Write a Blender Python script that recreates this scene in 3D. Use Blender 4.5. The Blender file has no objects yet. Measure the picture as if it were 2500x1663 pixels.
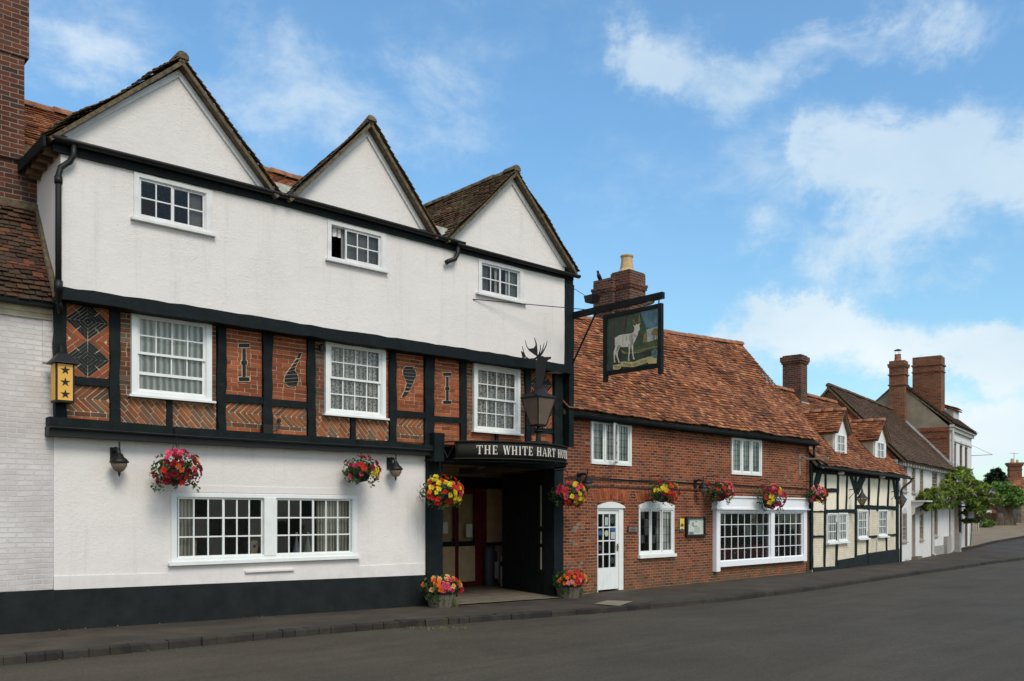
import bpy, math, random
from math import radians, sin, cos, pi, atan2, sqrt, atan, floor
from mathutils import Vector, Matrix, noise

random.seed(1691)
scene = bpy.context.scene
col = scene.collection

# ------------------------------------------------------------------ camera
CX, HY, FP, CZ = 1250.0, 1255.0, 2200.0, 1.7      # survey of the street: principal column, eye level, focal length
cam_data = bpy.data.cameras.new("camera")
cam = bpy.data.objects.new("camera", cam_data)
col.objects.link(cam)
cam.location = (0, 0, CZ)
cam.rotation_euler = (radians(90), 0, 0)
cam_data.sensor_width = 36.0
cam_data.lens = 36.0 * FP / 2500.0
cam_data.shift_y = (HY - 831.5) / 2500.0
cam_data.clip_start = 0.1
cam_data.clip_end = 3000
scene.camera = cam
scene.render.resolution_x = 1024
scene.render.resolution_y = 681

# ------------------------------------------------------------------ view, sun, sky
vs = scene.view_settings
vs.view_transform = 'Standard'
vs.look = 'None'
vs.exposure = 0.16
vs.gamma = 1.0
SUN_EL, SUN_AZ = radians(48), radians(148)        # azimuth measured from +Y towards +X: behind the camera, to its right
sun_data = bpy.data.lights.new("sun", 'SUN')
sun_data.energy = 2.0
sun_data.angle = radians(24)
sun_data.color = (1.0, 0.91, 0.79)
sun = bpy.data.objects.new("sun", sun_data)
col.objects.link(sun)
sd = Vector((sin(SUN_AZ) * cos(SUN_EL), cos(SUN_AZ) * cos(SUN_EL), sin(SUN_EL)))
sun.rotation_euler = sd.to_track_quat('Z', 'Y').to_euler()
sun.location = sd * 60

world = bpy.data.worlds.new("World")
scene.world = world
world.use_nodes = True
wt = world.node_tree
for n in list(wt.nodes):
    wt.nodes.remove(n)

class G:
    """tiny node-graph writer"""
    def __init__(s, tree): s.t = tree
    def n(s, kind, **kw):
        nd = s.t.nodes.new(kind)
        ins = kw.pop('ins', {})
        for k, v in kw.items(): setattr(nd, k, v)
        for k, v in ins.items():
            sock = nd.inputs[k]
            if isinstance(v, bpy.types.NodeSocket): s.t.links.new(v, sock)
            else: sock.default_value = v
        return nd
    def math(s, op, a, b=0.0, c=0.0, clamp=False):
        nd = s.n('ShaderNodeMath', operation=op, use_clamp=clamp)
        for i, v in enumerate((a, b, c)):
            if isinstance(v, bpy.types.NodeSocket): s.t.links.new(v, nd.inputs[i])
            elif i < len(nd.inputs): nd.inputs[i].default_value = v
        return nd.outputs[0]
    def vmath(s, op, a, b=(0, 0, 0)):
        nd = s.n('ShaderNodeVectorMath', operation=op)
        for i, v in enumerate((a, b)):
            if isinstance(v, bpy.types.NodeSocket): s.t.links.new(v, nd.inputs[i])
            else: nd.inputs[i].default_value = v
        return nd
    def mix(s, fac, a, b, blend='MIX'):
        nd = s.n('ShaderNodeMix', data_type='RGBA', blend_type=blend)
        for k, v in ((0, fac), (6, a), (7, b)):
            if isinstance(v, bpy.types.NodeSocket): s.t.links.new(v, nd.inputs[k])
            else:
                if k and len(v) == 3: v = (*v, 1)
                nd.inputs[k].default_value = v
        return nd.outputs[2]
    def rng(s, v, a, b, c=0.0, d=1.0, smooth=False):
        nd = s.n('ShaderNodeMapRange', interpolation_type='SMOOTHSTEP' if smooth else 'LINEAR')
        s.t.links.new(v, nd.inputs[0])
        for i, q in enumerate((a, b, c, d)): nd.inputs[i + 1].default_value = q
        return nd.outputs[0]
    def noise(s, vec, scale, detail=4, rough=0.55, dist=0.0):
        nd = s.n('ShaderNodeTexNoise', ins={'Scale': scale, 'Detail': detail, 'Roughness': rough, 'Distortion': dist})
        if vec is not None: s.t.links.new(vec, nd.inputs['Vector'])
        return nd.outputs['Fac']
    def ramp(s, fac, stops, interp='LINEAR'):
        nd = s.n('ShaderNodeValToRGB')
        s.t.links.new(fac, nd.inputs[0])
        cr = nd.color_ramp; cr.interpolation = interp
        while len(cr.elements) < len(stops): cr.elements.new(0.5)
        for e, (p, c) in zip(cr.elements, stops):
            e.position = p; e.color = (*c, 1)
        return nd.outputs[0]

# clouds at their bearings: (bearing column, elevation row, half width, half height, weight) in survey units
CLOUDS = [(160, 90, 330, 170, .50), (330, 215, 330, 90, .60), (720, 230, 420, 150, .52), (980, 250, 220, 150, .42), (620, 60, 300, 110, .25),
          (1560, 150, 90, 70, .75), (1660, 90, 130, 90, .62), (1720, 180, 190, 80, .80), (1800, 255, 130, 60, .55), (1950, 130, 220, 90, .90),
          (2160, 60, 260, 110, .85), (2330, 20, 220, 90, .5), (2380, 270, 230, 70, .72), (2190, 330, 190, 110, .72), (2300, 430, 300, 110, .75),
          (2480, 420, 150, 130, .85), (2150, 480, 130, 80, .55), (2010, 370, 40, 70, .5), (1870, 590, 130, 60, .75), (2000, 640, 110, 45, .5), (2170, 600, 130, 80, .62),
          (2320, 680, 190, 60, .6), (1880, 800, 130, 80, 1.25), (2010, 770, 130, 70, 1.25), (1790, 850, 150, 60, 1.0), (2120, 860, 280, 90, 1.2),
          (2150, 350, 420, 220, .32), (1930, 460, 330, 140, .22), (2360, 560, 260, 190, .32), (2330, 860, 260, 75, 1.15), (2480, 860, 150, 80, .9), (1700, 890, 130, 60, .6), (2450, 1040, 160, 95, 1.35), (2300, 1080, 150, 80, .8)]
g = G(wt)
tc = g.n('ShaderNodeTexCoord').outputs['Generated']
sky = g.n('ShaderNodeTexSky', sky_type='NISHITA', sun_disc=False, sun_elevation=SUN_EL, sun_rotation=SUN_AZ,
          altitude=50.0, air_density=1.0, dust_density=0.6, ozone_density=2.2)
sep = g.n('ShaderNodeSeparateXYZ', ins={0: tc})
az = g.math('ARCTAN2', sep.outputs[0], sep.outputs[1])
el = g.math('ARCSINE', sep.outputs[2])
ae = g.n('ShaderNodeCombineXYZ', ins={0: az, 1: el, 2: 0.0}).outputs[0]
warp = g.n('ShaderNodeTexNoise', ins={'Vector': tc, 'Scale': 6.0, 'Detail': 10.0, 'Roughness': 0.66})
wv = g.vmath('SUBTRACT', warp.outputs['Color'], (0.5, 0.5, 0.5)).outputs[0]
aew = g.vmath('ADD', ae, g.vmath('MULTIPLY', wv, (0.24, 0.17, 0)).outputs[0]).outputs[0]
tot = None
for (cx, cy, rx, ry, wgt) in CLOUDS:
    a0 = atan((cx - CX) / FP)
    hyp = sqrt(1 + ((cx - CX) / FP) ** 2)
    e0 = atan(((HY - cy) / FP) / hyp)
    ra = rx / FP * cos(a0) ** 2 * 1.45
    re = ry / FP / hyp * cos(e0) ** 2 * 1.45
    d = g.vmath('MULTIPLY', g.vmath('SUBTRACT', aew, (a0, e0, 0)).outputs[0], (1 / ra, 1 / re, 0)).outputs[0]
    ln = g.vmath('LENGTH', d).outputs['Value']
    v = g.rng(ln, 0.0, 1.0, wgt, 0.0, True)
    tot = v if tot is None else g.math('ADD', tot, v)
# unseen thick cloud behind the camera, added to make the light less blue
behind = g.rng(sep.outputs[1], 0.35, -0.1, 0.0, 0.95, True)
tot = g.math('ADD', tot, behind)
mp = g.vmath('MULTIPLY', tc, (1.0, 1.0, 1.7)).outputs[0]
nb = g.noise(mp, 5.5, 8, 0.62, 0.3)
nf = g.noise(mp, 17.0, 9, 0.68, 0.4)
nn = g.math('ADD', g.math('MULTIPLY', nb, 0.75), g.math('MULTIPLY', nf, 0.5))
brk = g.rng(nb, 0.36, 0.62, 0.45, 1.25)
dens = g.math('ADD', g.math('MULTIPLY', tot, brk), g.math('MULTIPLY', g.math('SUBTRACT', nn, 0.63), 1.7))
mask = g.math('MULTIPLY', g.rng(dens, 0.0, 1.1, 0.07, 0.93, True), g.rng(el, 0.16, 0.40, 1.0, 0.74))
haz = g.rng(el, 0.02, 0.5, 1.0, 0.0, True)
tint = g.mix(haz, (1.00, 1.50, 1.62), (1.02, 1.28, 1.20))
skyc = g.mix(1.0, sky.outputs[0], tint, 'MULTIPLY')
shade = g.ramp(g.noise(mp, 3.0, 5, 0.55), [(0.3, (4.6, 5.8, 6.7)), (0.62, (6.7, 7.3, 7.6))])
shade = g.mix(behind, shade, (7.4, 6.9, 6.2))     # unseen cloud tinted warm to warm the light on the street fronts
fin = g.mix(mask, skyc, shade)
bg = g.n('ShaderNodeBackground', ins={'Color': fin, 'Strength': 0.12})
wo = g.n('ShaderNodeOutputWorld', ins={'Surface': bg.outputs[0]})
try:
    world.cycles.sampling_method = 'MANUAL'; world.cycles.sample_map_resolution = 512
except Exception: pass

# ------------------------------------------------------------------ materials
MATS = {}
def mat(name, fn):
    if name in MATS: return MATS[name]
    m = bpy.data.materials.new(name); m.use_nodes = True
    t = m.node_tree
    for n in list(t.nodes): t.nodes.remove(n)
    gg = G(t)
    p = gg.n('ShaderNodeBsdfPrincipled')
    o = gg.n('ShaderNodeOutputMaterial')
    t.links.new(p.outputs[0], o.inputs[0])
    fn(gg, p, o)
    MATS[name] = m
    return m
def setp(g, p, **kw):
    for k, v in kw.items():
        k = {'color': 'Base Color', 'rough': 'Roughness', 'metal': 'Metallic', 'normal': 'Normal', 'spec': 'Specular IOR Level',
             'emis': 'Emission Color', 'emstr': 'Emission Strength', 'trans': 'Transmission Weight', 'alpha': 'Alpha'}.get(k, k)
        if isinstance(v, bpy.types.NodeSocket): g.t.links.new(v, p.inputs[k])
        else:
            if k.endswith('Color') and len(v) == 3: v = (*v, 1)
            p.inputs[k].default_value = v
def bump(g, h, strength=0.5, dist=0.01, normal=None):
    nd = g.n('ShaderNodeBump', ins={'Strength': strength, 'Distance': dist, 'Height': h})
    if normal is not None: g.t.links.new(normal, nd.inputs['Normal'])
    return nd.outputs[0]
def objc(g): return g.n('ShaderNodeTexCoord').outputs['Object']
def wallc(g):
    """object coordinates unrolled so that a wall along x or y reads (along, up)"""
    s = g.n('ShaderNodeSeparateXYZ', ins={0: objc(g)})
    return g.n('ShaderNodeCombineXYZ', ins={0: g.math('ADD', s.outputs[0], s.outputs[1]), 1: s.outputs[2], 2: 0.0}).outputs[0], s

def plain(name, color, rough=0.6, var=0.12, scale=6.0, bstr=0.15, metal=0.0, spec=0.5):
    def f(g, p, o):
        c = objc(g)
        n = g.noise(c, scale, 5, 0.6)
        n2 = g.noise(c, scale * 9, 3, 0.6)
        lo = tuple(x * (1 - var) for x in color); hi = tuple(min(1, x * (1 + var)) for x in color)
        cc = g.mix(g.rng(n, 0.3, 0.7), lo, hi)
        setp(g, p, color=cc, rough=rough, metal=metal, spec=spec, normal=bump(g, n2, bstr, 0.004))
    return mat(name, f)

def plaster(name, color, rscale=13.0, bs=0.50, dist=0.022, dirt=0.35):
    def f(g, p, o):
        c = objc(g)
        st = g.vmath('MULTIPLY', c, (1, 1, 1.25)).outputs[0]
        n1 = g.noise(st, rscale, 6, 0.65, 1.6)
        n2 = g.noise(st, rscale * 3.4, 4, 0.6, 0.8)
        v = g.n('ShaderNodeTexVoronoi', feature='SMOOTH_F1', ins={'Vector': st, 'Scale': rscale * 1.3})
        h = g.math('ADD', g.math('ADD', n1, g.math('MULTIPLY', n2, 0.45)), g.math('MULTIPLY', v.outputs['Distance'], 0.12))
        h = g.math('MULTIPLY', h, g.rng(g.noise(c, 1.7, 4, 0.6), 0.35, 0.65, 0.35, 1.0))
        big = g.noise(c, 0.55, 4, 0.6)
        strk = g.noise(g.vmath('MULTIPLY', c, (4.5, 4.5, 0.30)).outputs[0], 1.6, 6, 0.7)
        cc = g.mix(g.rng(big, 0.35, 0.7), tuple(x * 0.93 for x in color), color)
        cc = g.mix(g.math('MULTIPLY', g.rng(strk, 0.55, 0.8), dirt), cc, (0.42, 0.40, 0.36))
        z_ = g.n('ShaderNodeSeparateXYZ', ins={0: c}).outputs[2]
        spl_shade = g.math('MULTIPLY', g.rng(z_, 1.15, 0.45), g.rng(g.noise(c, 4.0, 5, 0.75), 0.42, 0.72))  # splash stain plus shade painted in where the wall meets the plinth
        cc = g.mix(g.math('MULTIPLY', spl_shade, 0.30), cc, (0.36, 0.33, 0.28))
        sp = g.rng(g.noise(c, 26, 3, 0.7), 0.71, 0.78)
        cc = g.mix(g.math('MULTIPLY', sp, 0.35), cc, (0.33, 0.31, 0.28))
        setp(g, p, color=cc, rough=0.85, spec=0.2, normal=bump(g, h, bs, dist))
    return mat(name, f)

def brickwall(name, palette, mortar, scale=1.0, course=0.075, length=0.225, msize=0.010, bs=0.6, moss=0.0, dark=0.0, offset=0.5, patch=None):
    def f(g, p, o):
        uv, s = wallc(g)
        wob = g.noise(uv, 1.3, 3, 0.5)
        uvw = g.vmath('ADD', uv, g.n('ShaderNodeCombineXYZ', ins={0: g.math('MULTIPLY', g.math('SUBTRACT', g.noise(uv, 7.0, 2), 0.5), 0.018),
              1: g.math('ADD', g.math('MULTIPLY', g.math('SUBTRACT', wob, 0.5), 0.05), g.math('MULTIPLY', g.math('SUBTRACT', g.noise(uv, 9.0, 2), 0.5), 0.013)), 2: 0.0}).outputs[0]).outputs[0]
        b = g.n('ShaderNodeTexBrick', offset=offset, squash=1.0, ins={'Vector': uvw, 'Color1': (0, 0, 0, 1), 'Color2': (1, 1, 1, 1), 'Mortar': (0, 0, 0, 1), 'Scale': 1.0,
            'Mortar Size': msize, 'Mortar Smooth': 0.35, 'Bias': 0.0, 'Brick Width': length, 'Row Height': course})
        r = g.n('ShaderNodeSeparateColor', ins={0: b.outputs['Color']}).outputs[0]
        n = g.noise(uv, 22, 5, 0.65)
        r2 = g.math('ADD', r, g.math('MULTIPLY', g.math('SUBTRACT', n, 0.5), 0.25), clamp=True)
        k = len(palette)
        bc = g.ramp(r2, [(i / (k - 1), c) for i, c in enumerate(palette)])
        big = g.noise(uv, 0.9, 4, 0.6)
        bc = g.mix(g.rng(big, 0.35, 0.7), bc, g.mix(1.0, bc, (0.66, 0.62, 0.62), 'MULTIPLY'))
        bc = g.mix(g.math('MULTIPLY', g.rng(n, 0.5, 0.8), 0.4), bc, g.mix(1.0, bc, (1.35, 1.25, 1.2), 'MULTIPLY'))
        mf = g.rng(b.outputs['Fac'], 0.25, 0.8)
        mk = g.math('MULTIPLY', mf, g.rng(g.noise(uv, 2.2, 3), 0.25, 0.6, 0.45, 1.0))
        cc = g.mix(mk, bc, mortar)
        if moss:
            low = g.rng(s.outputs[2], 0.9, -0.1)
            cc = g.mix(g.math('MULTIPLY', g.math('MULTIPLY', low, g.rng(g.noise(uv, 3.0, 4, 0.7), 0.4, 0.65)), moss), cc, (0.10, 0.095, 0.06))
        h = g.math('ADD', g.math('MULTIPLY', mf, -1.0), g.math('MULTIPLY', n, 0.5))
        setp(g, p, color=cc, rough=0.9, spec=0.15, normal=bump(g, h, bs, 0.012))
    return mat(name, f)

def island(name, palette, rough=0.85, lichen=0.0, lcol=(0.55, 0.52, 0.42), bs=0.4, spec=0.2, scale=30.0, moss=0.0, translucent=0.0):
    """every tile, brick or leaf of a mesh takes its own tone"""
    def f(g, p, o):
        r = g.n('ShaderNodeNewGeometry').outputs['Random Per Island']
        c = objc(g)
        n = g.noise(c, scale, 5, 0.65)
        k = len(palette)
        r2 = g.math('ADD', r, g.math('MULTIPLY', g.math('SUBTRACT', n, 0.5), 0.22), clamp=True)
        cc = g.ramp(r2, [(i / (k - 1), q) for i, q in enumerate(palette)])
        big = g.noise(c, 0.7, 4, 0.6)
        cc = g.mix(g.rng(big, 0.45, 0.68), cc, g.mix(1.0, cc, (0.62, 0.60, 0.6), 'MULTIPLY'))
        if lichen:
            l1 = g.rng(g.noise(c, 11.0, 5, 0.75), 0.60, 0.67)
            l2 = g.rng(g.noise(c, 1.1, 3, 0.5), 0.42, 0.62)
            cc = g.mix(g.math('MULTIPLY', g.math('MULTIPLY', l1, l2), lichen), cc, lcol)
        if moss:
            m1 = g.rng(g.noise(c, 2.6, 5, 0.7), 0.45, 0.62)
            cc = g.mix(g.math('MULTIPLY', m1, moss), cc, (0.085, 0.075, 0.035))
        setp(g, p, color=cc, rough=rough, spec=spec, normal=bump(g, n, bs, 0.006))
        if translucent:
            tr = g.n('ShaderNodeBsdfTranslucent', ins={'Color': cc})
            mx = g.n('ShaderNodeMixShader', ins={0: translucent})
            g.t.links.new(p.outputs[0], mx.inputs[1]); g.t.links.new(tr.outputs[0], mx.inputs[2])
            g.t.links.new(mx.outputs[0], o.inputs[0])
    return mat(name, f)

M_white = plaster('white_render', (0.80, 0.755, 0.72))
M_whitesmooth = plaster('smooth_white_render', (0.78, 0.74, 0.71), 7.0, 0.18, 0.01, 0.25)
M_whitebrick = brickwall('painted_white_brick', [(0.66, 0.63, 0.61), (0.71, 0.68, 0.66), (0.75, 0.72, 0.70)], (0.60, 0.57, 0.55), bs=0.75, msize=0.012)
M_blackbrick = plain('black_painted_masonry', (0.012, 0.0155, 0.016), 0.65, 0.35, 3.0, 0.5, spec=0.2)
def f_blk(g, p, o):
    c = objc(g)
    n = g.noise(c, 5.0, 5, 0.6); n2 = g.noise(g.vmath('MULTIPLY', c, (1, 1, 1)).outputs[0], 34, 4, 0.7); n3 = g.noise(c, 13.0, 6, 0.75)
    cc = g.mix(g.rng(n, 0.3, 0.7), (0.005, 0.008, 0.009), (0.011, 0.016, 0.017))
    cc = g.mix(g.math('MULTIPLY', g.rng(n3, 0.58, 0.74), 0.55), cc, (0.040, 0.050, 0.048))
    cc = g.mix(g.math('MULTIPLY', g.rng(n3, 0.69, 0.76), 0.6), cc, (0.10, 0.085, 0.06))
    setp(g, p, color=cc, rough=0.62, spec=0.14, normal=bump(g, g.math('ADD', n2, n3), 0.7, 0.008))
M_paintblack = mat('black_painted_timber', f_blk)
M_iron = plain('black_iron', (0.009, 0.009, 0.009), 0.5, 0.3, 14.0, 0.2, spec=0.35)
M_paintwhite = plain('white_gloss_paint', (0.78, 0.80, 0.78), 0.42, 0.05, 5.0, 0.08)
M_oldwhite = plain('weathered_white_paint', (0.70, 0.70, 0.69), 0.55, 0.10, 7.0, 0.15)
M_greywhite = plain('pale_grey_paint', (0.52, 0.50, 0.47), 0.6, 0.1, 5.0, 0.1)
M_cream = plain('cream_painted_plaster', (0.86, 0.79, 0.62), 0.8, 0.06, 3.0, 0.5)
M_creambrick = brickwall('cream_painted_brick', [(0.80, 0.73, 0.56), (0.84, 0.77, 0.60), (0.87, 0.80, 0.63)], (0.66, 0.58, 0.42), bs=0.9)
RED = [(0.085, 0.034, 0.022), (0.16, 0.048, 0.024), (0.24, 0.062, 0.028), (0.31, 0.088, 0.036), (0.26, 0.070, 0.030), (0.14, 0.050, 0.030), (0.19, 0.085, 0.05)]
RED0 = [(0.085, 0.045, 0.034), (0.15, 0.055, 0.030), (0.21, 0.066, 0.032), (0.28, 0.090, 0.040), (0.22, 0.085, 0.045), (0.12, 0.062, 0.045), (0.19, 0.11, 0.07)]
M_redwall = brickwall('red_brick_wall', RED, (0.38, 0.23, 0.145), moss=0.9, msize=0.0085, course=0.069, length=0.205)
M_chimbrick = brickwall('chimney_brick', [(0.07, 0.032, 0.024), (0.13, 0.046, 0.028), (0.17, 0.058, 0.034), (0.12, 0.055, 0.040), (0.06, 0.040, 0.034)], (0.24, 0.20, 0.16), bs=0.9, msize=0.009)
M_gablebrick = brickwall('warm_gable_brick', [(0.11, 0.05, 0.03), (0.20, 0.072, 0.036), (0.26, 0.095, 0.045), (0.17, 0.07, 0.04)], (0.26, 0.19, 0.14), bs=0.7)
M_brownwall = brickwall('brown_brick', [(0.08, 0.046, 0.035), (0.12, 0.06, 0.04), (0.16, 0.075, 0.045), (0.10, 0.07, 0.05)], (0.28, 0.22, 0.16))
M_stonewall = brickwall('rubble_stone_wall', [(0.19, 0.16, 0.12), (0.25, 0.21, 0.16), (0.30, 0.26, 0.20)], (0.16, 0.14, 0.10), course=0.14, length=0.33, bs=0.9)
M_ired = island('laid_red_brick', [(0.17, 0.05, 0.026), (0.30, 0.078, 0.034), (0.42, 0.125, 0.052), (0.25, 0.08, 0.042), (0.36, 0.10, 0.045)])
M_ibrown = island('laid_brown_brick', [(0.09, 0.05, 0.035), (0.15, 0.065, 0.04), (0.20, 0.075, 0.04), (0.12, 0.075, 0.05), (0.17, 0.13, 0.09)])
M_imix = island('laid_mixed_brick', [(0.30, 0.085, 0.035), (0.10, 0.075, 0.055), (0.36, 0.125, 0.05), (0.15, 0.11, 0.08), (0.28, 0.085, 0.04), (0.38, 0.14, 0.055), (0.20, 0.07, 0.04)])
M_iblack = island('laid_blue_black_brick', [(0.010, 0.016, 0.020), (0.018, 0.026, 0.032), (0.014, 0.020, 0.022)], rough=0.6)
M_mortar = plain('lime_mortar', (0.56, 0.43, 0.27), 0.95, 0.2, 12.0, 0.6)
M_tilered = island('red_clay_tile', [(0.08, 0.036, 0.024), (0.17, 0.062, 0.032), (0.27, 0.088, 0.036), (0.37, 0.130, 0.050), (0.24, 0.085, 0.042), (0.50, 0.22, 0.095), (0.15, 0.065, 0.04), (0.33, 0.12, 0.055)], lichen=0.85, moss=0.12)
M_tiledark = island('dark_clay_tile', [(0.035, 0.022, 0.018), (0.06, 0.032, 0.022), (0.10, 0.045, 0.028), (0.05, 0.035, 0.028), (0.07, 0.04, 0.03), (0.17, 0.06, 0.03)], lichen=0.15, moss=0.3)
M_tilebrown = island('brown_clay_tile', [(0.085, 0.055, 0.038), (0.115, 0.072, 0.046), (0.14, 0.085, 0.052), (0.10, 0.07, 0.05), (0.17, 0.08, 0.05)], lichen=0.2, moss=0.25)
M_tilemoss = island('mossy_clay_tile', [(0.10, 0.075, 0.045), (0.14, 0.095, 0.05), (0.19, 0.10, 0.05), (0.12, 0.09, 0.055), (0.22, 0.10, 0.05)], lichen=0.3, moss=0.6)
M_mossmortar = plain('mossy_mortar', (0.115, 0.088, 0.052), 0.95, 0.55, 14.0, 1.0)
M_ridge = plain('ridge_tile_clay', (0.30, 0.13, 0.065), 0.85, 0.35, 6.0, 0.5)
M_lead = plain('lead_flashing', (0.36, 0.37, 0.36), 0.6, 0.2, 6.0, 0.3)
M_leadgreen = plain('stained_lead', (0.33, 0.36, 0.32), 0.7, 0.45, 9.0, 0.6)
M_wood = plain('bare_rafter_wood', (0.16, 0.10, 0.055), 0.8, 0.3, 9.0, 0.4)
M_buff = plain('buff_clay', (0.52, 0.36, 0.18), 0.8, 0.15, 8.0, 0.2)
M_cementrender = plain('grey_cement_render', (0.25, 0.21, 0.155), 0.95, 0.3, 1.2, 0.5)
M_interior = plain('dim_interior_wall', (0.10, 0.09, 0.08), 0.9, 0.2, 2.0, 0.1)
M_tanwall = plain('tan_passage_wall', (0.50, 0.34, 0.20), 0.9, 0.15, 5.0, 0.2)
M_redpaint = plain('dark_red_gloss', (0.10, 0.012, 0.010), 0.4, 0.3, 6.0, 0.2)
M_cornice = plain('yellowed_cornice', (0.50, 0.43, 0.31), 0.85, 0.25, 5.0, 0.4)

def f_glass(g, p, o):
    gl = g.n('ShaderNodeBsdfGlossy', ins={'Color': (0.9, 0.95, 1, 1), 'Roughness': 0.03})
    tr = g.n('ShaderNodeBsdfTransparent', ins={'Color': (0.86, 0.89, 0.88, 1)})
    n = g.noise(objc(g), 2.5, 2, 0.4)
    gl_n = bump(g, n, 0.10, 0.03); g.t.links.new(gl_n, gl.inputs['Normal'])
    fr = g.n('ShaderNodeFresnel', ins={'IOR': 1.42})
    mx = g.n('ShaderNodeMixShader', ins={0: fr.outputs[0]})
    g.t.links.new(tr.outputs[0], mx.inputs[1]); g.t.links.new(gl.outputs[0], mx.inputs[2])
    g.t.links.new(mx.outputs[0], o.inputs[0])
M_glass = mat('window_glass', f_glass)
def f_frost(g, p, o):
    tr = g.n('ShaderNodeBsdfTransparent', ins={'Color': (0.55, 0.47, 0.40, 1)})
    df = g.n('ShaderNodeBsdfDiffuse', ins={'Color': (0.30, 0.24, 0.19, 1)})
    mx = g.n('ShaderNodeMixShader', ins={0: 0.45})
    g.t.links.new(tr.outputs[0], mx.inputs[1]); g.t.links.new(df.outputs[0], mx.inputs[2])
    g.t.links.new(mx.outputs[0], o.inputs[0])
M_smoked = mat('dusty_lantern_glass', f_frost)
def cloth(name, a, b, fold=9.0, lace=0.0):
    def f(g, p, o):
        c = objc(g)
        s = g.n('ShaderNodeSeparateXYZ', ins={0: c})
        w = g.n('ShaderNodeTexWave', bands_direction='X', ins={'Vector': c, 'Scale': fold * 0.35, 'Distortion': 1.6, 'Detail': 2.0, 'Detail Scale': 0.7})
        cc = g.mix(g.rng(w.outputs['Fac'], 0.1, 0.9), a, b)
        if lace:
            v = g.n('ShaderNodeTexVoronoi', feature='DISTANCE_TO_EDGE', ins={'Vector': c, 'Scale': 17.0})
            k = g.rng(v.outputs['Distance'], 0.10, 0.22)
            cc = g.mix(g.math('MULTIPLY', k, lace), cc, (0.07, 0.065, 0.055))
        setp(g, p, color=cc, rough=0.95, spec=0.1)
    return mat(name, f)
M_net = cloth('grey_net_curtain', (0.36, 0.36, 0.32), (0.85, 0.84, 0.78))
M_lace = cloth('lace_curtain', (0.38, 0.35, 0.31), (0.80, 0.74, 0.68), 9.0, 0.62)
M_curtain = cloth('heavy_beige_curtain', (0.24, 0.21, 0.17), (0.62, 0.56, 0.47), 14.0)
M_blind = cloth('dull_grey_blind', (0.17, 0.17, 0.17), (0.24, 0.24, 0.235), 2.0)

def f_asphalt(g, p, o):
    c = g.n('ShaderNodeTexCoord').outputs['Object']
    n1 = g.noise(c, 0.35, 5, 0.6); n2 = g.noise(c, 70, 3, 0.7); n3 = g.noise(c, 3.0, 5, 0.7)
    v = g.n('ShaderNodeTexVoronoi', ins={'Vector': c, 'Scale': 160.0}).outputs['Distance']
    n4 = g.noise(c, 24, 5, 0.8); n5 = g.noise(g.vmath('MULTIPLY', g.n('ShaderNodeVectorRotate', rotation_type='Z_AXIS', ins={'Vector': c, 'Angle': -0.78}).outputs[0], (0.25, 2.2, 1)).outputs[0], 1.2, 5, 0.65)
    cc = g.mix(g.rng(n1, 0.3, 0.7), (0.050, 0.041, 0.028), (0.078, 0.065, 0.046))
    cc = g.mix(g.math('MULTIPLY', g.rng(n3, 0.52, 0.75), 0.5), cc, (0.030, 0.027, 0.022))
    cc = g.mix(g.math('MULTIPLY', g.rng(n2, 0.5, 0.75), 0.45), cc, (0.17, 0.155, 0.125))
    cc = g.mix(1.0, cc, g.ramp(n4, [(0.34, (0.62, 0.62, 0.62)), (0.66, (1.38, 1.38, 1.36))]), 'MULTIPLY')
    cc = g.mix(1.0, cc, g.ramp(n5, [(0.3, (0.84, 0.83, 0.82)), (0.7, (1.12, 1.12, 1.12))]), 'MULTIPLY')
    setp(g, p, color=cc, rough=0.82, spec=0.3, normal=bump(g, g.math('ADD', v, n2), 0.5, 0.006))
M_asphalt = mat('worn_asphalt', f_asphalt)
def f_pave(g, p, o):
    c = g.n('ShaderNodeTexCoord').outputs['Object']
    n1 = g.noise(c, 0.9, 5, 0.65, 0.6); n2 = g.noise(c, 60, 3, 0.7); n3 = g.noise(c, 2.3, 4, 0.6)
    cc = g.mix(g.rng(n1, 0.35, 0.65), (0.042, 0.034, 0.026), (0.080, 0.063, 0.046))
    cc = g.mix(g.math('MULTIPLY', g.rng(n3, 0.55, 0.7), 0.5), cc, (0.036, 0.032, 0.027))
    cc = g.mix(g.math('MULTIPLY', g.rng(n2, 0.55, 0.8), 0.35), cc, (0.14, 0.125, 0.10))
    setp(g, p, color=cc, rough=0.85, spec=0.25, normal=bump(g, n2, 0.4, 0.005))
M_pave = mat('brown_tarmac_pavement', f_pave)
M_kerb = island('kerb_stone', [(0.022, 0.020, 0.018), (0.045, 0.040, 0.034), (0.032, 0.029, 0.026)], rough=0.8, bs=0.8, moss=0.3)
M_gravel = plain('tan_gravel', (0.21, 0.15, 0.088), 0.95, 0.25, 1.5, 0.8)
M_grass = plain('rough_grass', (0.05, 0.075, 0.02), 0.95, 0.4, 3.0, 0.8)
M_slab = plain('worn_stone_slab', (0.15, 0.125, 0.09), 0.85, 0.35, 4.0, 0.5)
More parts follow.
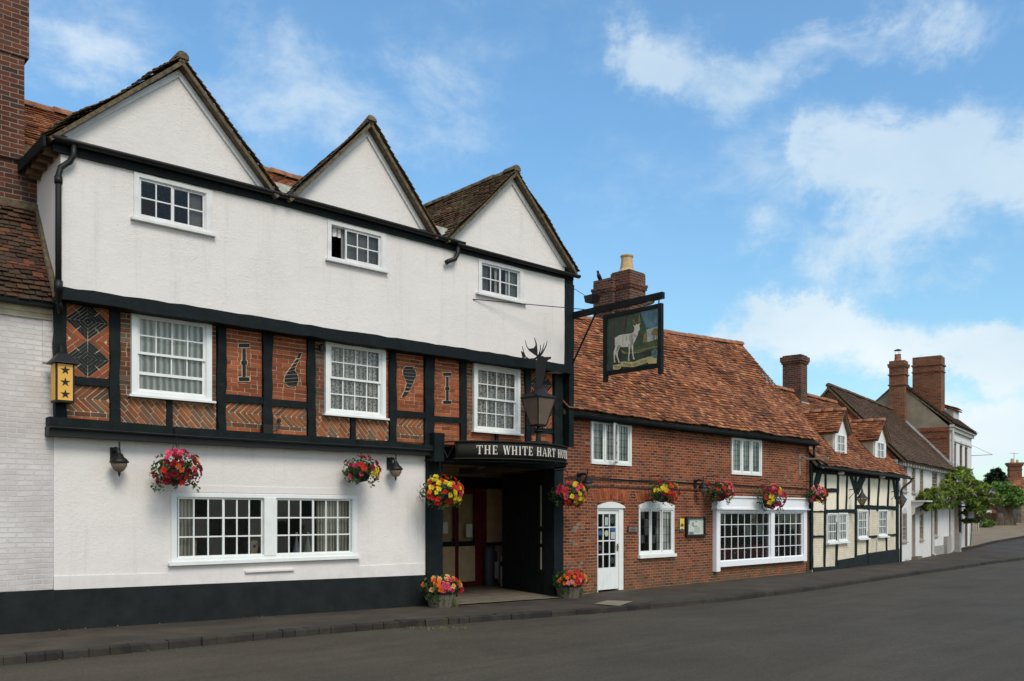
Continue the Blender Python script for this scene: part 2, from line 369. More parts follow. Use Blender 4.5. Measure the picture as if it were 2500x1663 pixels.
# ------------------------------------------------------------------ geometry helpers
class Frame:
    """a building line on the street: x runs along the front, y into the building, z up"""
    def __init__(s, ox, oy, deg):
        s.ox, s.oy, s.deg = ox, oy, deg; s.c, s.s = cos(radians(deg)), sin(radians(deg))
    def u(f, px, w=0.0):
        r = (px - CX) / FP
        return (r * (f.oy + f.c * w) - f.ox + f.s * w) / (f.c - r * f.s)
    def uz(f, px, py, w=0.0):
        u = f.u(px, w); y = f.oy + f.s * u + f.c * w
        return u, CZ - (py - HY) / FP * y
    def world(f, u, w, z): return Vector((f.ox + f.c * u - f.s * w, f.oy + f.s * u + f.c * w, z))
H = Frame(-6.70, 13.17, 42.16)     # hotel
B = Frame(1.25, 20.40, 45.40)      # brick house
T = Frame(9.63, 28.90, 49.94)      # timber framed cottage
W = Frame(15.24, 35.60, 54.30)     # white cottage and the tall house beyond
GZ = [(-40, .03), (8, .03), (13, 0), (20, -.15), (29, -.16), (36, -.21), (46, -.20), (54, .05), (62, .30), (76, .74), (100, 1.1), (400, 3.0)]
def gz(y):
    for (a, za), (b, zb) in zip(GZ, GZ[1:]):
        if y <= b: return za + (zb - za) * max(0, (y - a)) / (b - a)
    return GZ[-1][1]

class MB:
    def __init__(s): s.v = []; s.f = []; s.mi = []; s.cur = 0
    def face(s, pts):
        b = len(s.v); s.v += [tuple(p) for p in pts]; s.f.append(tuple(range(b, b + len(pts)))); s.mi.append(s.cur)
    def mesh(s, vs, fs):
        b = len(s.v); s.v += [tuple(p) for p in vs]
        for f in fs: s.f.append(tuple(b + i for i in f)); s.mi.append(s.cur)
    def box(s, x0, x1, y0, y1, z0, z1):
        if x0 > x1: x0, x1 = x1, x0
        if y0 > y1: y0, y1 = y1, y0
        if z0 > z1: z0, z1 = z1, z0
        s.mesh([(x0, y0, z0), (x1, y0, z0), (x1, y1, z0), (x0, y1, z0), (x0, y0, z1), (x1, y0, z1), (x1, y1, z1), (x0, y1, z1)],
               [(0, 3, 2, 1), (4, 5, 6, 7), (0, 1, 5, 4), (1, 2, 6, 5), (2, 3, 7, 6), (3, 0, 4, 7)])
        return s
    def prism(s, poly, y0, y1, f=lambda u, y, z: (u, y, z)):
        """polygon in (along, up) given thickness from y0 (front) to y1"""
        n = len(poly)
        a = sum(poly[i][0] * poly[(i + 1) % n][1] - poly[(i + 1) % n][0] * poly[i][1] for i in range(n))
        if a < 0: poly = poly[::-1]
        vs = [f(u, y0, z) for u, z in poly] + [f(u, y1, z) for u, z in poly]
        fs = [tuple(range(n)), tuple(range(2 * n - 1, n - 1, -1))] + [(i + n, (i + 1) % n + n, (i + 1) % n, i) for i in range(n)]
        s.mesh(vs, fs); return s
    def strip(s, polys, y0, y1):
        for p in polys: s.prism(p, y0, y1)
        return s
    def tube(s, pts, r, seg=8, r2=None, cap=True):
        pts = [Vector(p) for p in pts]; n = len(pts); b = len(s.v); up = None
        for i, p in enumerate(pts):
            d = (pts[min(i + 1, n - 1)] - pts[max(i - 1, 0)]).normalized()
            if up is None:
                up = Vector((0, 0, 1)) if abs(d.z) < .9 else Vector((1, 0, 0))
            x = d.cross(up)
            if x.length < 1e-5: x = d.orthogonal()
            x.normalize(); y = d.cross(x).normalized(); up = -y if y.dot(up) < 0 else y
            x = d.cross(up).normalized()
            rr = r if r2 is None else r + (r2 - r) * i / (n - 1)
            if callable(r): rr = r(i / (n - 1))
            for k in range(seg):
                a = 2 * pi * k / seg
                s.v.append(tuple(p + (x * cos(a) + up * sin(a)) * rr))
        for i in range(n - 1):
            for k in range(seg):
                k2 = (k + 1) % seg
                s.f.append((b + i * seg + k, b + i * seg + k2, b + (i + 1) * seg + k2, b + (i + 1) * seg + k)); s.mi.append(s.cur)
        if cap:
            s.f.append(tuple(b + k for k in range(seg))[::-1]); s.mi.append(s.cur)
            s.f.append(tuple(b + (n - 1) * seg + k for k in range(seg))); s.mi.append(s.cur)
        return s
    def lathe(s, prof, c=(0, 0, 0), seg=16, sx=1.0, sy=1.0, rot=0.0):
        b = len(s.v); n = len(prof)
        for r, z in prof:
            for k in range(seg):
                a = 2 * pi * k / seg + rot
                s.v.append((c[0] + cos(a) * r * sx, c[1] + sin(a) * r * sy, c[2] + z))
        for i in range(n - 1):
            for k in range(seg):
                k2 = (k + 1) % seg
                s.f.append((b + i * seg + k, b + i * seg + k2, b + (i + 1) * seg + k2, b + (i + 1) * seg + k)); s.mi.append(s.cur)
        s.f.append(tuple(b + k for k in range(seg))[::-1]); s.mi.append(s.cur)
        s.f.append(tuple(b + (n - 1) * seg + k for k in range(seg))); s.mi.append(s.cur)
        return s
    def build(s, name, m, parent=None, smooth=False):
        me = bpy.data.meshes.new(name)
        me.from_pydata(s.v, [], s.f)
        for q in (m if isinstance(m, (list, tuple)) else [m]): me.materials.append(q)
        if isinstance(m, (list, tuple)): me.polygons.foreach_set('material_index', s.mi)
        if smooth: me.polygons.foreach_set('use_smooth', [True] * len(me.polygons))
        me.update()
        o = bpy.data.objects.new(name, me); col.objects.link(o)
        if parent is not None: o.parent = parent
        return o

def tag(o, label=None, cat=None, group=None, kind=None):
    if label: o['label'] = label
    if cat: o['category'] = cat
    if group: o['group'] = group
    if kind: o['kind'] = kind
    return o
def empty(name, loc, deg, label, cat, group=None):
    o = bpy.data.objects.new(name, None); col.objects.link(o)
    o.location = loc; o.rotation_euler = (0, 0, radians(deg)); o.empty_display_size = 0.3
    return tag(o, label, cat, group)
def on(f, name, u, w, z, label, cat, group=None):
    """a thing of its own standing at a spot of a building line, turned like it"""
    return empty(name, f.world(u, w, z), f.deg, label, cat, group)
def kids(o): return [c for c in bpy.data.objects if c.parent == o]
def copy_tree(o, parent=None):
    c = o.copy(); col.objects.link(c)
    if parent is not None: c.parent = parent
    for ch in kids(o): copy_tree(ch, c)
    return c
J = random.Random(7)
def jit(a): return J.uniform(-a, a)

def beam(mb, pts_top, pts_bot, y0, y1, step=0.22, wob=0.006):
    """timber between an upper and a lower line [(u,z)...] with slightly wandering arrises"""
    def interp(pts, u):
        if u <= pts[0][0]: return pts[0][1]
        for (a, za), (b, zb) in zip(pts, pts[1:]):
            if u <= b: return za + (zb - za) * (u - a) / (b - a)
        return pts[-1][1]
    u0, u1 = pts_top[0][0], pts_top[-1][0]
    n = max(1, int(abs(u1 - u0) / step)); prev = None
    b = len(mb.v)
    for i in range(n + 1):
        u = u0 + (u1 - u0) * i / n
        zt = interp(pts_top, u) + jit(wob); zb = interp(pts_bot, u) + jit(wob); yy = y0 + jit(wob * .6)
        mb.v += [(u, yy, zb), (u, yy, zt), (u, y1, zt), (u, y1, zb)]
    for i in range(n):
        q = b + 4 * i
        for k in range(4):
            k2 = (k + 1) % 4
            mb.f.append((q + k, q + 4 + k, q + 4 + k2, q + k2)); mb.mi.append(mb.cur)
    mb.f.append((b, b + 1, b + 2, b + 3)); mb.mi.append(mb.cur)
    e = b + 4 * n
    mb.f.append((e + 3, e + 2, e + 1, e)); mb.mi.append(mb.cur)
def stud(mb, p0, p1, wd, y0, y1, wob=0.006, step=0.25, wd1=None):
    """upright or leaning timber from p0 to p1 (u,z), width wd"""
    d = Vector((p1[0] - p0[0], p1[1] - p0[1])); L = d.length; d.normalize(); nx, nz = d.y, -d.x
    n = max(1, int(L / step)); b = len(mb.v); wd1 = wd if wd1 is None else wd1
    for i in range(n + 1):
        t = i / n; c = (p0[0] + (p1[0] - p0[0]) * t, p0[1] + (p1[1] - p0[1]) * t); h = (wd + (wd1 - wd) * t) / 2
        a, e = h + jit(wob), h + jit(wob); yy = y0 + jit(wob * .6)
        mb.v += [(c[0] - nx * a, yy, c[1] - nz * a), (c[0] + nx * e, yy, c[1] + nz * e), (c[0] + nx * e, y1, c[1] + nz * e), (c[0] - nx * a, y1, c[1] - nz * a)]
    for i in range(n):
        q = b + 4 * i
        for k in range(4):
            k2 = (k + 1) % 4
            mb.f.append((q + k, q + k2, q + 4 + k2, q + 4 + k)); mb.mi.append(mb.cur)
    mb.f.append((b + 3, b + 2, b + 1, b)); mb.mi.append(mb.cur)
    e = b + 4 * n
    mb.f.append((e, e + 1, e + 2, e + 3)); mb.mi.append(mb.cur)

def wall(mb, u0, u1, z0, z1, y0, y1, holes=(), front=True):
    us = sorted({u0, u1, *[min(max(h[i], u0), u1) for h in holes for i in (0, 1)]})
    zs = sorted({z0, z1, *[min(max(h[i], z0), z1) for h in holes for i in (2, 3)]})
    for a, b in zip(us, us[1:]):
        for c, d in zip(zs, zs[1:]):
            um, zm = (a + b) / 2, (c + d) / 2
            if any(h[0] < um < h[1] and h[2] < zm < h[3] for h in holes): continue
            mb.face([(a, y0, c), (b, y0, c), (b, y0, d), (a, y0, d)])
            mb.face([(b, y1, c), (a, y1, c), (a, y1, d), (b, y1, d)])
    mb.face([(u0, y1, z0), (u0, y0, z0), (u0, y0, z1), (u0, y1, z1)])
    mb.face([(u1, y0, z0), (u1, y1, z0), (u1, y1, z1), (u1, y0, z1)])
    mb.face([(u0, y0, z1), (u1, y0, z1), (u1, y1, z1), (u0, y1, z1)])
    mb.face([(u0, y1, z0), (u1, y1, z0), (u1, y0, z0), (u0, y0, z0)])
    for a, b, c, d in holes:
        mb.face([(a, y0, c), (a, y1, c), (b, y1, c), (b, y0, c)])
        mb.face([(a, y0, d), (b, y0, d), (b, y1, d), (a, y1, d)])
        mb.face([(a, y0, c), (a, y0, d), (a, y1, d), (a, y1, c)])
        mb.face([(b, y0, c), (b, y1, c), (b, y1, d), (b, y0, d)])
    return mb

def tiles(mb, E0, E1, R0, R1, tw=0.17, gauge=0.105, seed=1, rag=0.012, wave=0.015, inside=None, lift=0.031, th=0.017):
    rn = random.Random(seed)
    E0, E1, R0, R1 = map(Vector, (E0, E1, R0, R1))
    nrm = (E1 - E0).cross(R0 - E0).normalized()
    if nrm.z < 0: nrm = -nrm
    m = max(2, int(((R0 - E0).length + (R1 - E1).length) / 2 / gauge))
    sl = ((R0 - E0) + (R1 - E1)); sl.normalize()
    for j in range(m):
        r = j / m; rt = min(1.0, (j + 1.5) / m)
        a, b = E0.lerp(R0, r), E1.lerp(R1, r); a2, b2 = E0.lerp(R0, rt), E1.lerp(R1, rt)
        L = (b - a).length; n = max(1, int(round(L / tw))); off = 0.5 if j % 2 else 0.0
        rj = rn.uniform(-.006, .006)
        for i in range(-1 if off else 0, n):
            s0, s1 = max(0, (i + off) / n), min(1, (i + 1 + off) / n)
            if s1 - s0 < .2 / n: continue
            if inside and not inside((s0 + s1) / 2, r): continue
            gp = .03 / n
            s0 += gp; s1 -= gp
            j0 = sl * (rn.uniform(-rag, rag) + rj); up = lift + rn.uniform(-.004, .009)
            w = wave * (noise.noise(Vector((s0 * L * .8, r * 3, seed))) * 2)
            sk = rn.uniform(-.006, .006)
            p0, p1 = a.lerp(b, s0) + j0 + nrm * w, a.lerp(b, s1) + j0 + sl * sk + nrm * w
            q0, q1 = a2.lerp(b2, s0) + nrm * (w + .003), a2.lerp(b2, s1) + nrm * (w + .003)
            t = rn.uniform(0, .004)
            mb.mesh([p0 + nrm * (up - th), p1 + nrm * (up - th + t), p0 + nrm * up, p1 + nrm * (up + t), q0, q1],
                    [(2, 3, 5, 4), (0, 1, 3, 2), (0, 2, 4), (1, 5, 3)])
def slab(mb, E0, E1, R0, R1, th, drop=.03):
    """solid deck under a roof slope"""
    E0, E1, R0, R1 = map(Vector, (E0, E1, R0, R1))
    nrm = (E1 - E0).cross(R0 - E0).normalized()
    if nrm.z < 0: nrm = -nrm
    d = nrm * th; E0, E1, R0, R1 = (q - nrm * drop for q in (E0, E1, R0, R1))
    t = [E0, E1, R1, R0]; b = [p - d for p in t]
    mb.mesh(t + b, [(0, 1, 2, 3), (7, 6, 5, 4), (4, 5, 1, 0), (5, 6, 2, 1), (6, 7, 3, 2), (7, 4, 0, 3)])
def ridge_tiles(mb, P0, P1, r=0.11, L=0.32, seed=3):
    rn = random.Random(seed); P0, P1 = Vector(P0), Vector(P1); n = max(1, int((P1 - P0).length / L))
    for i in range(n):
        a, b = P0.lerp(P1, i / n + .004), P0.lerp(P1, (i + 1) / n + .002)
        dz = Vector((0, 0, rn.uniform(-.008, .012)))
        d = (b - a).normalized(); x = d.cross(Vector((0, 0, 1))).normalized(); z = x.cross(d)
        rr = r * rn.uniform(.95, 1.05); N = 7; vs = []
        for e, k in ((a, rr), (b, rr * .96)):
            for q in range(N):
                an = pi * (q / (N - 1)) * 1.1 - .05 * pi
                vs.append(e + dz + x * cos(an) * k + z * (sin(an) * k * .95 - .03))
        fs = [(q, q + 1, N + q + 1, N + q) for q in range(N - 1)] + [tuple(range(N))[::-1], tuple(range(N, 2 * N))]
        mb.mesh(vs, fs)

def clip(poly, x0, x1, z0, z1):
    def cut(p, ins, inter):
        out = []
        for i in range(len(p)):
            a, b = p[i - 1], p[i]
            if ins(b):
                if not ins(a): out.append(inter(a, b))
                out.append(b)
            elif ins(a): out.append(inter(a, b))
        return out
    def ix(k, v):
        def f(a, b):
            t = (v - a[k]) / (b[k] - a[k]); return (a[0] + (b[0] - a[0]) * t, a[1] + (b[1] - a[1]) * t)
        return f
    for k, v, sg in ((0, x0, 1), (0, x1, -1), (1, z0, 1), (1, z1, -1)):
        if not poly: return poly
        poly = cut(poly, lambda p: (p[k] - v) * sg >= -1e-9, ix(k, v))
    return poly
def rbrick(mb, cx, cz, L, hh, ang, box, y, depth=0.03, mat_i=None, avoid=None):
    c, s = cos(ang), sin(ang); a, b = L / 2, hh / 2
    pts = [(cx + x * c - z * s + jit(.002), cz + x * s + z * c + jit(.002)) for x, z in ((-a, -b), (a, -b), (a, b), (-a, b))]
    pts = clip(pts, *box)
    if len(pts) < 3: return
    ar = abs(sum(pts[i][0] * pts[(i + 1) % len(pts)][1] - pts[(i + 1) % len(pts)][0] * pts[i][1] for i in range(len(pts)))) / 2
    if ar < 0.0004: return
    if mat_i is not None: mb.cur = mat_i
    mb.prism(pts, y + jit(.003), y + depth)

BM = [M_ired, M_ibrown, M_imix, M_iblack]
def brick_panel(parent, u0, u1, z0, z1, pattern='run', y=-0.105, mi=0, slope=0.0, name='brick_panel'):
    """panel of laid bricks over a mortar bed; each brick is a solid"""
    bed = MB().box(u0, u1, y + .009, y + .06, z0, z1); bed.build('mortar_bed', M_mortar, parent)
    mb = MB(); J_ = J
    c, g_ = 0.072, 0.012
    if pattern == 'run':
        k = 0; z = z0 + .003
        while z < z1 - .02:
            L = .215; u = u0 - (L + g_) * (0.5 if k % 2 else 0.0) + jit(.01)
            while u < u1:
                if J_.random() < .12: LL = .105
                else: LL = L
                p = clip([(u + jit(.002), z + jit(.002)), (u + LL, z + jit(.002)), (u + LL + jit(.002), z + c - g_), (u, z + c - g_ + jit(.002))], u0 + .004, u1 - .004, z0, z1 - .003)
                if len(p) > 2: mb.cur = mi; mb.prism(p, y + jit(.003), y + .03)
                u += LL + g_
            z += c; k += 1
    elif pattern == 'herring':
        # two courses of plain brick at the foot, leaning bricks in < arrows above
        box0 = (u0 + .004, u1 - .004, z0, z1 - .003)
        for k in range(2):
            u = u0 - .1 * k
            while u < u1:
                p = clip([(u, z0 + k * c), (u + .215, z0 + k * c), (u + .215, z0 + k * c + c - g_), (u, z0 + k * c + c - g_)], *box0)
                if len(p) > 2: mb.cur = (0, 1)[k]; mb.prism(p, y + jit(.003), y + .03)
                u += .227
        zb = z0 + 2 * c; zm = (zb + z1) / 2; up = z1 - zb
        pitch = 0.104; L = (up / 2) / sin(radians(42)) + .03
        i = -3
        while u0 + i * pitch < u1 + .5:
            uu = u0 + i * pitch
            for sg, zc in ((1, (zm + z1) / 2), (-1, (zb + zm) / 2)):
                bx = (u0 + .004, u1 - .004, zm + .004, z1 - .003) if sg > 0 else (u0 + .004, u1 - .004, zb, zm - .004)
                rbrick(mb, uu + (up / 4) / math.tan(radians(42)), zc, L, .055, sg * radians(42) , bx, y, mat_i=2)
            i += 1
    elif pattern == 'diag':
        box0 = (u0 + .004, u1 - .004, z0, z1 - .003)
        i = -14
        while u0 + i * .1 < u1 + 1.6:
            for e in range(-2, 3):
                dd_ = (e + (.5 if i % 2 else 0)) * .235
                rbrick(mb, u0 + i * .1 + cos(radians(-48)) * dd_, (z0 + z1) / 2 + sin(radians(-48)) * dd_, .222, .058, radians(-48), box0, y, mat_i=2)
            i += 1
    elif pattern == 'diamonds':
        um = (u0 + u1) / 2; h2 = (z1 - z0) / 2; hw = (u1 - u0) / 2 * 1.02
        box0 = (u0 + .004, u1 - .004, z0 + .003, z1 - .003)
        ang = atan2(h2 / 2, hw)
        for q, zc in enumerate((z0 + h2 / 2, z0 + h2 * 1.5)):
            rings = 5
            for r in range(rings):
                f = 1 - r / rings; f2 = 1 - (r + .82) / rings
                P = [(um - hw * f, zc), (um, zc + h2 / 2 * f), (um + hw * f, zc), (um, zc - h2 / 2 * f)]
                Q = [(um - hw * f2, zc), (um, zc + h2 / 2 * f2), (um + hw * f2, zc), (um, zc - h2 / 2 * f2)]
                for e in range(4):
                    a, b, a2, b2 = P[e], P[(e + 1) % 4], Q[e], Q[(e + 1) % 4]
                    parts = max(1, int(round(4 * f * .6))); 
                    for k in range(parts):
                        t0, t1 = k / parts + .02, (k + 1) / parts - .02
                        lp = lambda A, Bq, t: (A[0] + (Bq[0] - A[0]) * t, A[1] + (Bq[1] - A[1]) * t)
                        poly = clip([lp(a, b, t0), lp(a, b, t1), lp(a2, b2, t1), lp(a2, b2, t0)], *box0)
                        if len(poly) > 2: mb.cur = 3; mb.prism(poly, y + jit(.003), y + .03)
            # red bricks leaning round the diamond
            for sx in (-1, 1):
                for sz in (-1, 1):
                    for k in range(6):
                        off = (k + .55) * .075 
                        nx, nz = sin(ang) * sx, cos(ang) * sz
                        cx0, cz0 = um + sx * hw / 2 + nx * off, zc + sz * h2 / 4 + nz * off
                        aa = -ang * sx * sz
                        Lh = sqrt(hw ** 2 + (h2 / 2) ** 2)
                        for e in (-1, 0, 1, 2):
                            d = (e - .5 + (.5 if k % 2 else 0)) * .225
                            zlo, zhi = (zc, z0 + h2 * (q + 1)) if sz > 0 else (z0 + h2 * q, zc)
                            ulo, uhi = (um, box0[1]) if sx > 0 else (box0[0], um)
                            rbrick(mb, cx0 + cos(aa) * d, cz0 + sin(aa) * d, .213, .062, aa, (ulo, uhi, max(zlo, box0[2]), min(zhi, box0[3])), y, mat_i=0)
    return mb.build(name, BM, parent)

def curtain(parent, u0, u1, z0, z1, y, m, name='curtain', amp=0.018, n=None, taper=0.0):
    mb = MB(); n = n or max(10, int((u1 - u0) / .022)); ph = jit(3)
    rows = 5; b = len(mb.v)
    for r in range(rows + 1):
        t = r / rows; z = z0 + (z1 - z0) * t
        for i in range(n + 1):
            s = i / n
            u = u0 + (u1 - u0) * s * (1 - taper * (1 - t) * .5)
            mb.v.append((u, y + amp * sin(s * (u1 - u0) * 62 + ph) * (1.1 - t * .5) + amp * .5 * sin(s * (u1 - u0) * 23 + ph), z))
    for r in range(rows):
        for i in range(n):
            q = b + r * (n + 1) + i
            mb.f.append((q, q + 1, q + n + 2, q + n + 1)); mb.mi.append(0)
    return mb.build(name, m, parent, smooth=True)
def panes(parent, u0, u1, z0, z1, y, cols, rows, name='glass'):
    mb = MB()
    for i in range(cols):
        for j in range(rows):
            a, b = u0 + (u1 - u0) * i / cols, u0 + (u1 - u0) * (i + 1) / cols
            c, d = z0 + (z1 - z0) * j / rows, z0 + (z1 - z0) * (j + 1) / rows
            t = [jit(.006) for _ in range(3)]
            mb.face([(a, y + t[0], c), (b, y + t[1], c), (b, y + t[2], d), (a, y + t[0] + t[2] - t[1], d)])
    return mb.build(name, M_glass, parent)
def bars(mb, u0, u1, z0, z1, y0, y1, cols, rows, t=0.022):
    for i in range(1, cols):
        u = u0 + (u1 - u0) * i / cols; mb.box(u - t / 2, u + t / 2, y0, y1, z0, z1)
    for j in range(1, rows):
        z = z0 + (z1 - z0) * j / rows
        for i in range(cols):
            a = u0 + (u1 - u0) * i / cols + (t / 2 if i else 0); b = u0 + (u1 - u0) * (i + 1) / cols - (t / 2 if i < cols - 1 else 0)
            mb.box(a, b, y0 + .002, y1 - .001, z - t / 2, z + t / 2)
def ring(mb, u0, u1, z0, z1, y0, y1, l, r=None, t=None, b=None):
    r = l if r is None else r; t = l if t is None else t; b = l if b is None else b
    mb.box(u0, u0 + l, y0, y1, z0, z1); mb.box(u1 - r, u1, y0, y1, z0, z1)
    mb.box(u0 + l, u1 - r, y0, y1, z1 - t, z1); mb.box(u0 + l, u1 - r, y0, y1, z0, z0 + b)
def window(root, o, y, fr=(.06, .06, .06, .05), cols=4, rows=2, splits=2, stile=.045, bar=.020, paint=None, curt=None, sill=(.05, .03, .035), sash=None, lead=None, gap=0.0, name='window', ydepth=.10, openleft=None, mids=None, raised=None):
    """o=(u0,u1,z0,z1) outer frame standing on plane y; glazing set back; returns the window part"""
    paint = paint or M_paintwhite
    u0, u1, z0, z1 = o; l, r, t, b = fr
    mb = MB(); ring(mb, u0, u1, z0, z1, y, y + ydepth, l, r, t, b)
    ring(mb, u0 + l, u1 - r, z0 + b, z1 - t, y + .022, y + ydepth, .012)
    iu0, iu1, iz0, iz1 = u0 + l + .012, u1 - r - .012, z0 + b + .012, z1 - t - .012
    mul = []
    w = mb.build(name, paint, root)
    bm = MB()
    wd = (iu1 - iu0 - gap * (splits - 1)) / splits
    if mids: edges = mids
    else: edges = [(iu0 + k * (wd + gap), iu0 + k * (wd + gap) + wd) for k in range(splits)]
    if gap and splits > 1 and not mids:
        mm = MB()
        for k in range(1, splits):
            a = iu0 + k * (wd + gap) - gap; mm.box(a, a + gap, y + .004, y + ydepth, iz0, iz1)
        mm.build('mullion', paint, w)
    if sash:
        zm = iz0 + (iz1 - iz0) * sash
        for (a, c, yy, rr) in ((zm - .018, iz1, y + .035, rows[0]), (iz0, zm + .018, y + .062, rows[1])):
            ring(bm, iu0, iu1, a, c, yy, yy + .028, .038, .038, .036, .038)
            if raised and yy > y + .05: bars(bm, iu0 + .038, iu1 - .038, raised, c - .036, yy + .003, yy + .023, cols, rr, bar); bm.box(iu0 + .038, iu1 - .038, yy, yy + .028, raised - .045, raised)
            else: bars(bm, iu0 + .038, iu1 - .038, a + .038, c - .036, yy + .003, yy + .023, cols, rr, bar)
        bm.build('sash', paint, w)
        panes(w, iu0 + .03, iu1 - .03, zm, iz1 - .03, y + .05, cols, max(1, rows[0]))
        panes(w, iu0 + .03, iu1 - .03, iz0 + .03, zm, y + .077, cols, max(1, rows[1]))
    else:
        cc = cols // splits
        for k, (a, c) in enumerate(edges):
            if openleft and k == 0:
                a += openleft
            yy = y + .03 + (.012 if k % 2 else 0)
            ring(bm, a, c, iz0, iz1, yy, yy + .03, stile, stile, stile, stile)
            if lead:
                lb = MB(); bars(lb, a + stile, c - stile, iz0 + stile, iz1 - stile, yy + .012, yy + .02, lead[0], lead[1], .010)
                lb.build('leadwork', M_iron, w)
            else:
                bars(bm, a + stile, c - stile, iz0 + stile, iz1 - stile, yy + .004, yy + .024, cc, rows, bar)
            panes(w, a + stile * .7, c - stile * .7, iz0 + stile * .7, iz1 - stile * .7, yy + .015, lead[0] if lead else cc, lead[1] if lead else rows)
        bm.build('sash', paint, w)
    if sill:
        MB().box(u0 - sill[0], u1 + sill[0], y - sill[1] - .02, y + .05, z0 - sill[2], z0 - .002).build('sill', paint, w)
    yb = y + ydepth + .012
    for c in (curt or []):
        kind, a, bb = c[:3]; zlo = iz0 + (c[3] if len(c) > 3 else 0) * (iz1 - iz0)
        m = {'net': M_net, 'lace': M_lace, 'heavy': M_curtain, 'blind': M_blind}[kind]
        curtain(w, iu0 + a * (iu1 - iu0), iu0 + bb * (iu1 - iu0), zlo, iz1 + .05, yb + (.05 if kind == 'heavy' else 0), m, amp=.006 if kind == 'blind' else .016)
    return w
def hole(o, fr=(.06, .06, .06, .05)): return (o[0] + fr[0] * .6, o[1] - fr[1] * .6, o[2] + fr[3] * .6, o[3] - fr[2] * .6)

# ================================================================== GROUND
KERB = [(-40, -20.2), (-17.9, -.14), (-11.97, 5.23), (-6.04, 10.6), (-1.706, 14.6), (1.65, 17.05), (2.45, 17.85), (4.65, 19.9), (7.7, 23.0), (12.2, 28.05), (16.0, 32.4), (19.7, 36.7), (22.4, 39.4), (27, 43.6), (34, 49.5), (48, 60), (80, 84)]
def offs(P, d):
    out = []
    for i, p in enumerate(P):
        a, b = Vector(P[max(i - 1, 0)]), Vector(P[min(i + 1, len(P) - 1)]); t = (b - a).normalized()
        out.append((p[0] - t.y * d, p[1] + t.x * d))
    return out
def sub(P, step=.6):
    out = [P[0]]
    for a, b in zip(P, P[1:]):
        n = max(1, int(math.dist(a, b) / step))
        out += [(a[0] + (b[0] - a[0]) * k / n, a[1] + (b[1] - a[1]) * k / n) for k in range(1, n + 1)]
    return out
def sheet(name, Lf, Rt, n, dz, m, kind='structure', zf=gz):
    mb = MB(); cols_ = n + 1
    for a, b in zip(Lf, Rt):
        for k in range(cols_):
            t = k / n; x, y = a[0] + (b[0] - a[0]) * t, a[1] + (b[1] - a[1]) * t
            mb.v.append((x, y, zf(y) + dz + .006 * noise.noise(Vector((x * .7, y * .7, 0)))))
    for i in range(len(Lf) - 1):
        for k in range(n):
            q = i * cols_ + k; mb.f.append((q, q + 1, q + cols_ + 1, q + cols_)); mb.mi.append(0)
    return tag(mb.build(name, m, None, True), kind=kind)
K1 = sub(KERB, .8)
def kdrop(p):
    return 0.0
    """the kerb is lowered for a crossing in front of the archway"""
    x = p[0]
    if 1.3 < x < 2.6: return .07 * min(1, (x - 1.3) / .25, (2.6 - x) / .25)
    return 0.0
Kin, Kout = offs(K1, .13), offs(K1, -16)
sheet('road', offs(K1, -.0), Kout, 30, -.10, M_asphalt)
sheet('pavement', offs(K1, 8.5), Kin, 16, 0.0, M_pave)
sheet('far_pavement', offs(K1, -16), offs(K1, -19), 6, 0.0, M_pave)
kb = MB(); rk = random.Random(5)
acc = sub(KERB, .05)
i = 0
while i < len(acc) - 8:
    near = acc[i][0] < 0
    stp = rk.choice([4, 5, 5, 6]) if near else rk.choice([12, 14, 16])
    a, b = Vector(acc[i]), Vector(acc[min(i + stp, len(acc) - 1)])
    i += stp
    if (a - Vector((0, 15))).length > 75: continue
    d = (b - a).normalized(); nrm = Vector((-d.y, d.x)); a2, b2 = a + d * .004, b - d * .004
    dr = kdrop(a); o1, o2 = nrm * (rk.uniform(-.018, .01) if near else rk.uniform(-.004, .004)), nrm * .14
    zt = rk.uniform(-.006, .008) if near else rk.uniform(-.002, .003)
    P = [a2 + o1, b2 + o1 + nrm * rk.uniform(-.006, .006), b2 + o2, a2 + o2]
    z = [gz(a.y) - dr, gz(b.y) - dr]
    zz = [z[0], z[1], z[1], z[0]]
    lo = [(p.x, p.y, q - .13) for p, q in zip(P, zz)]; ch = nrm * .02
    mid = [(p.x, p.y, q - .012) for p, q in zip(P, zz)]
    hi = [((p + (ch if k < 2 else nrm * 0)).x, (p + (ch if k < 2 else nrm * 0)).y, q + .008 + zt) for k, (p, q) in enumerate(zip(P, zz))]
    kb.mesh(lo + mid + hi, [(0, 1, 5, 4), (1, 2, 6, 5), (2, 3, 7, 6), (3, 0, 4, 7), (4, 5, 9, 8), (5, 6, 10, 9), (6, 7, 11, 10), (7, 4, 8, 11), (8, 9, 10, 11)])
tag(kb.build('kerb', M_kerb), kind='structure')
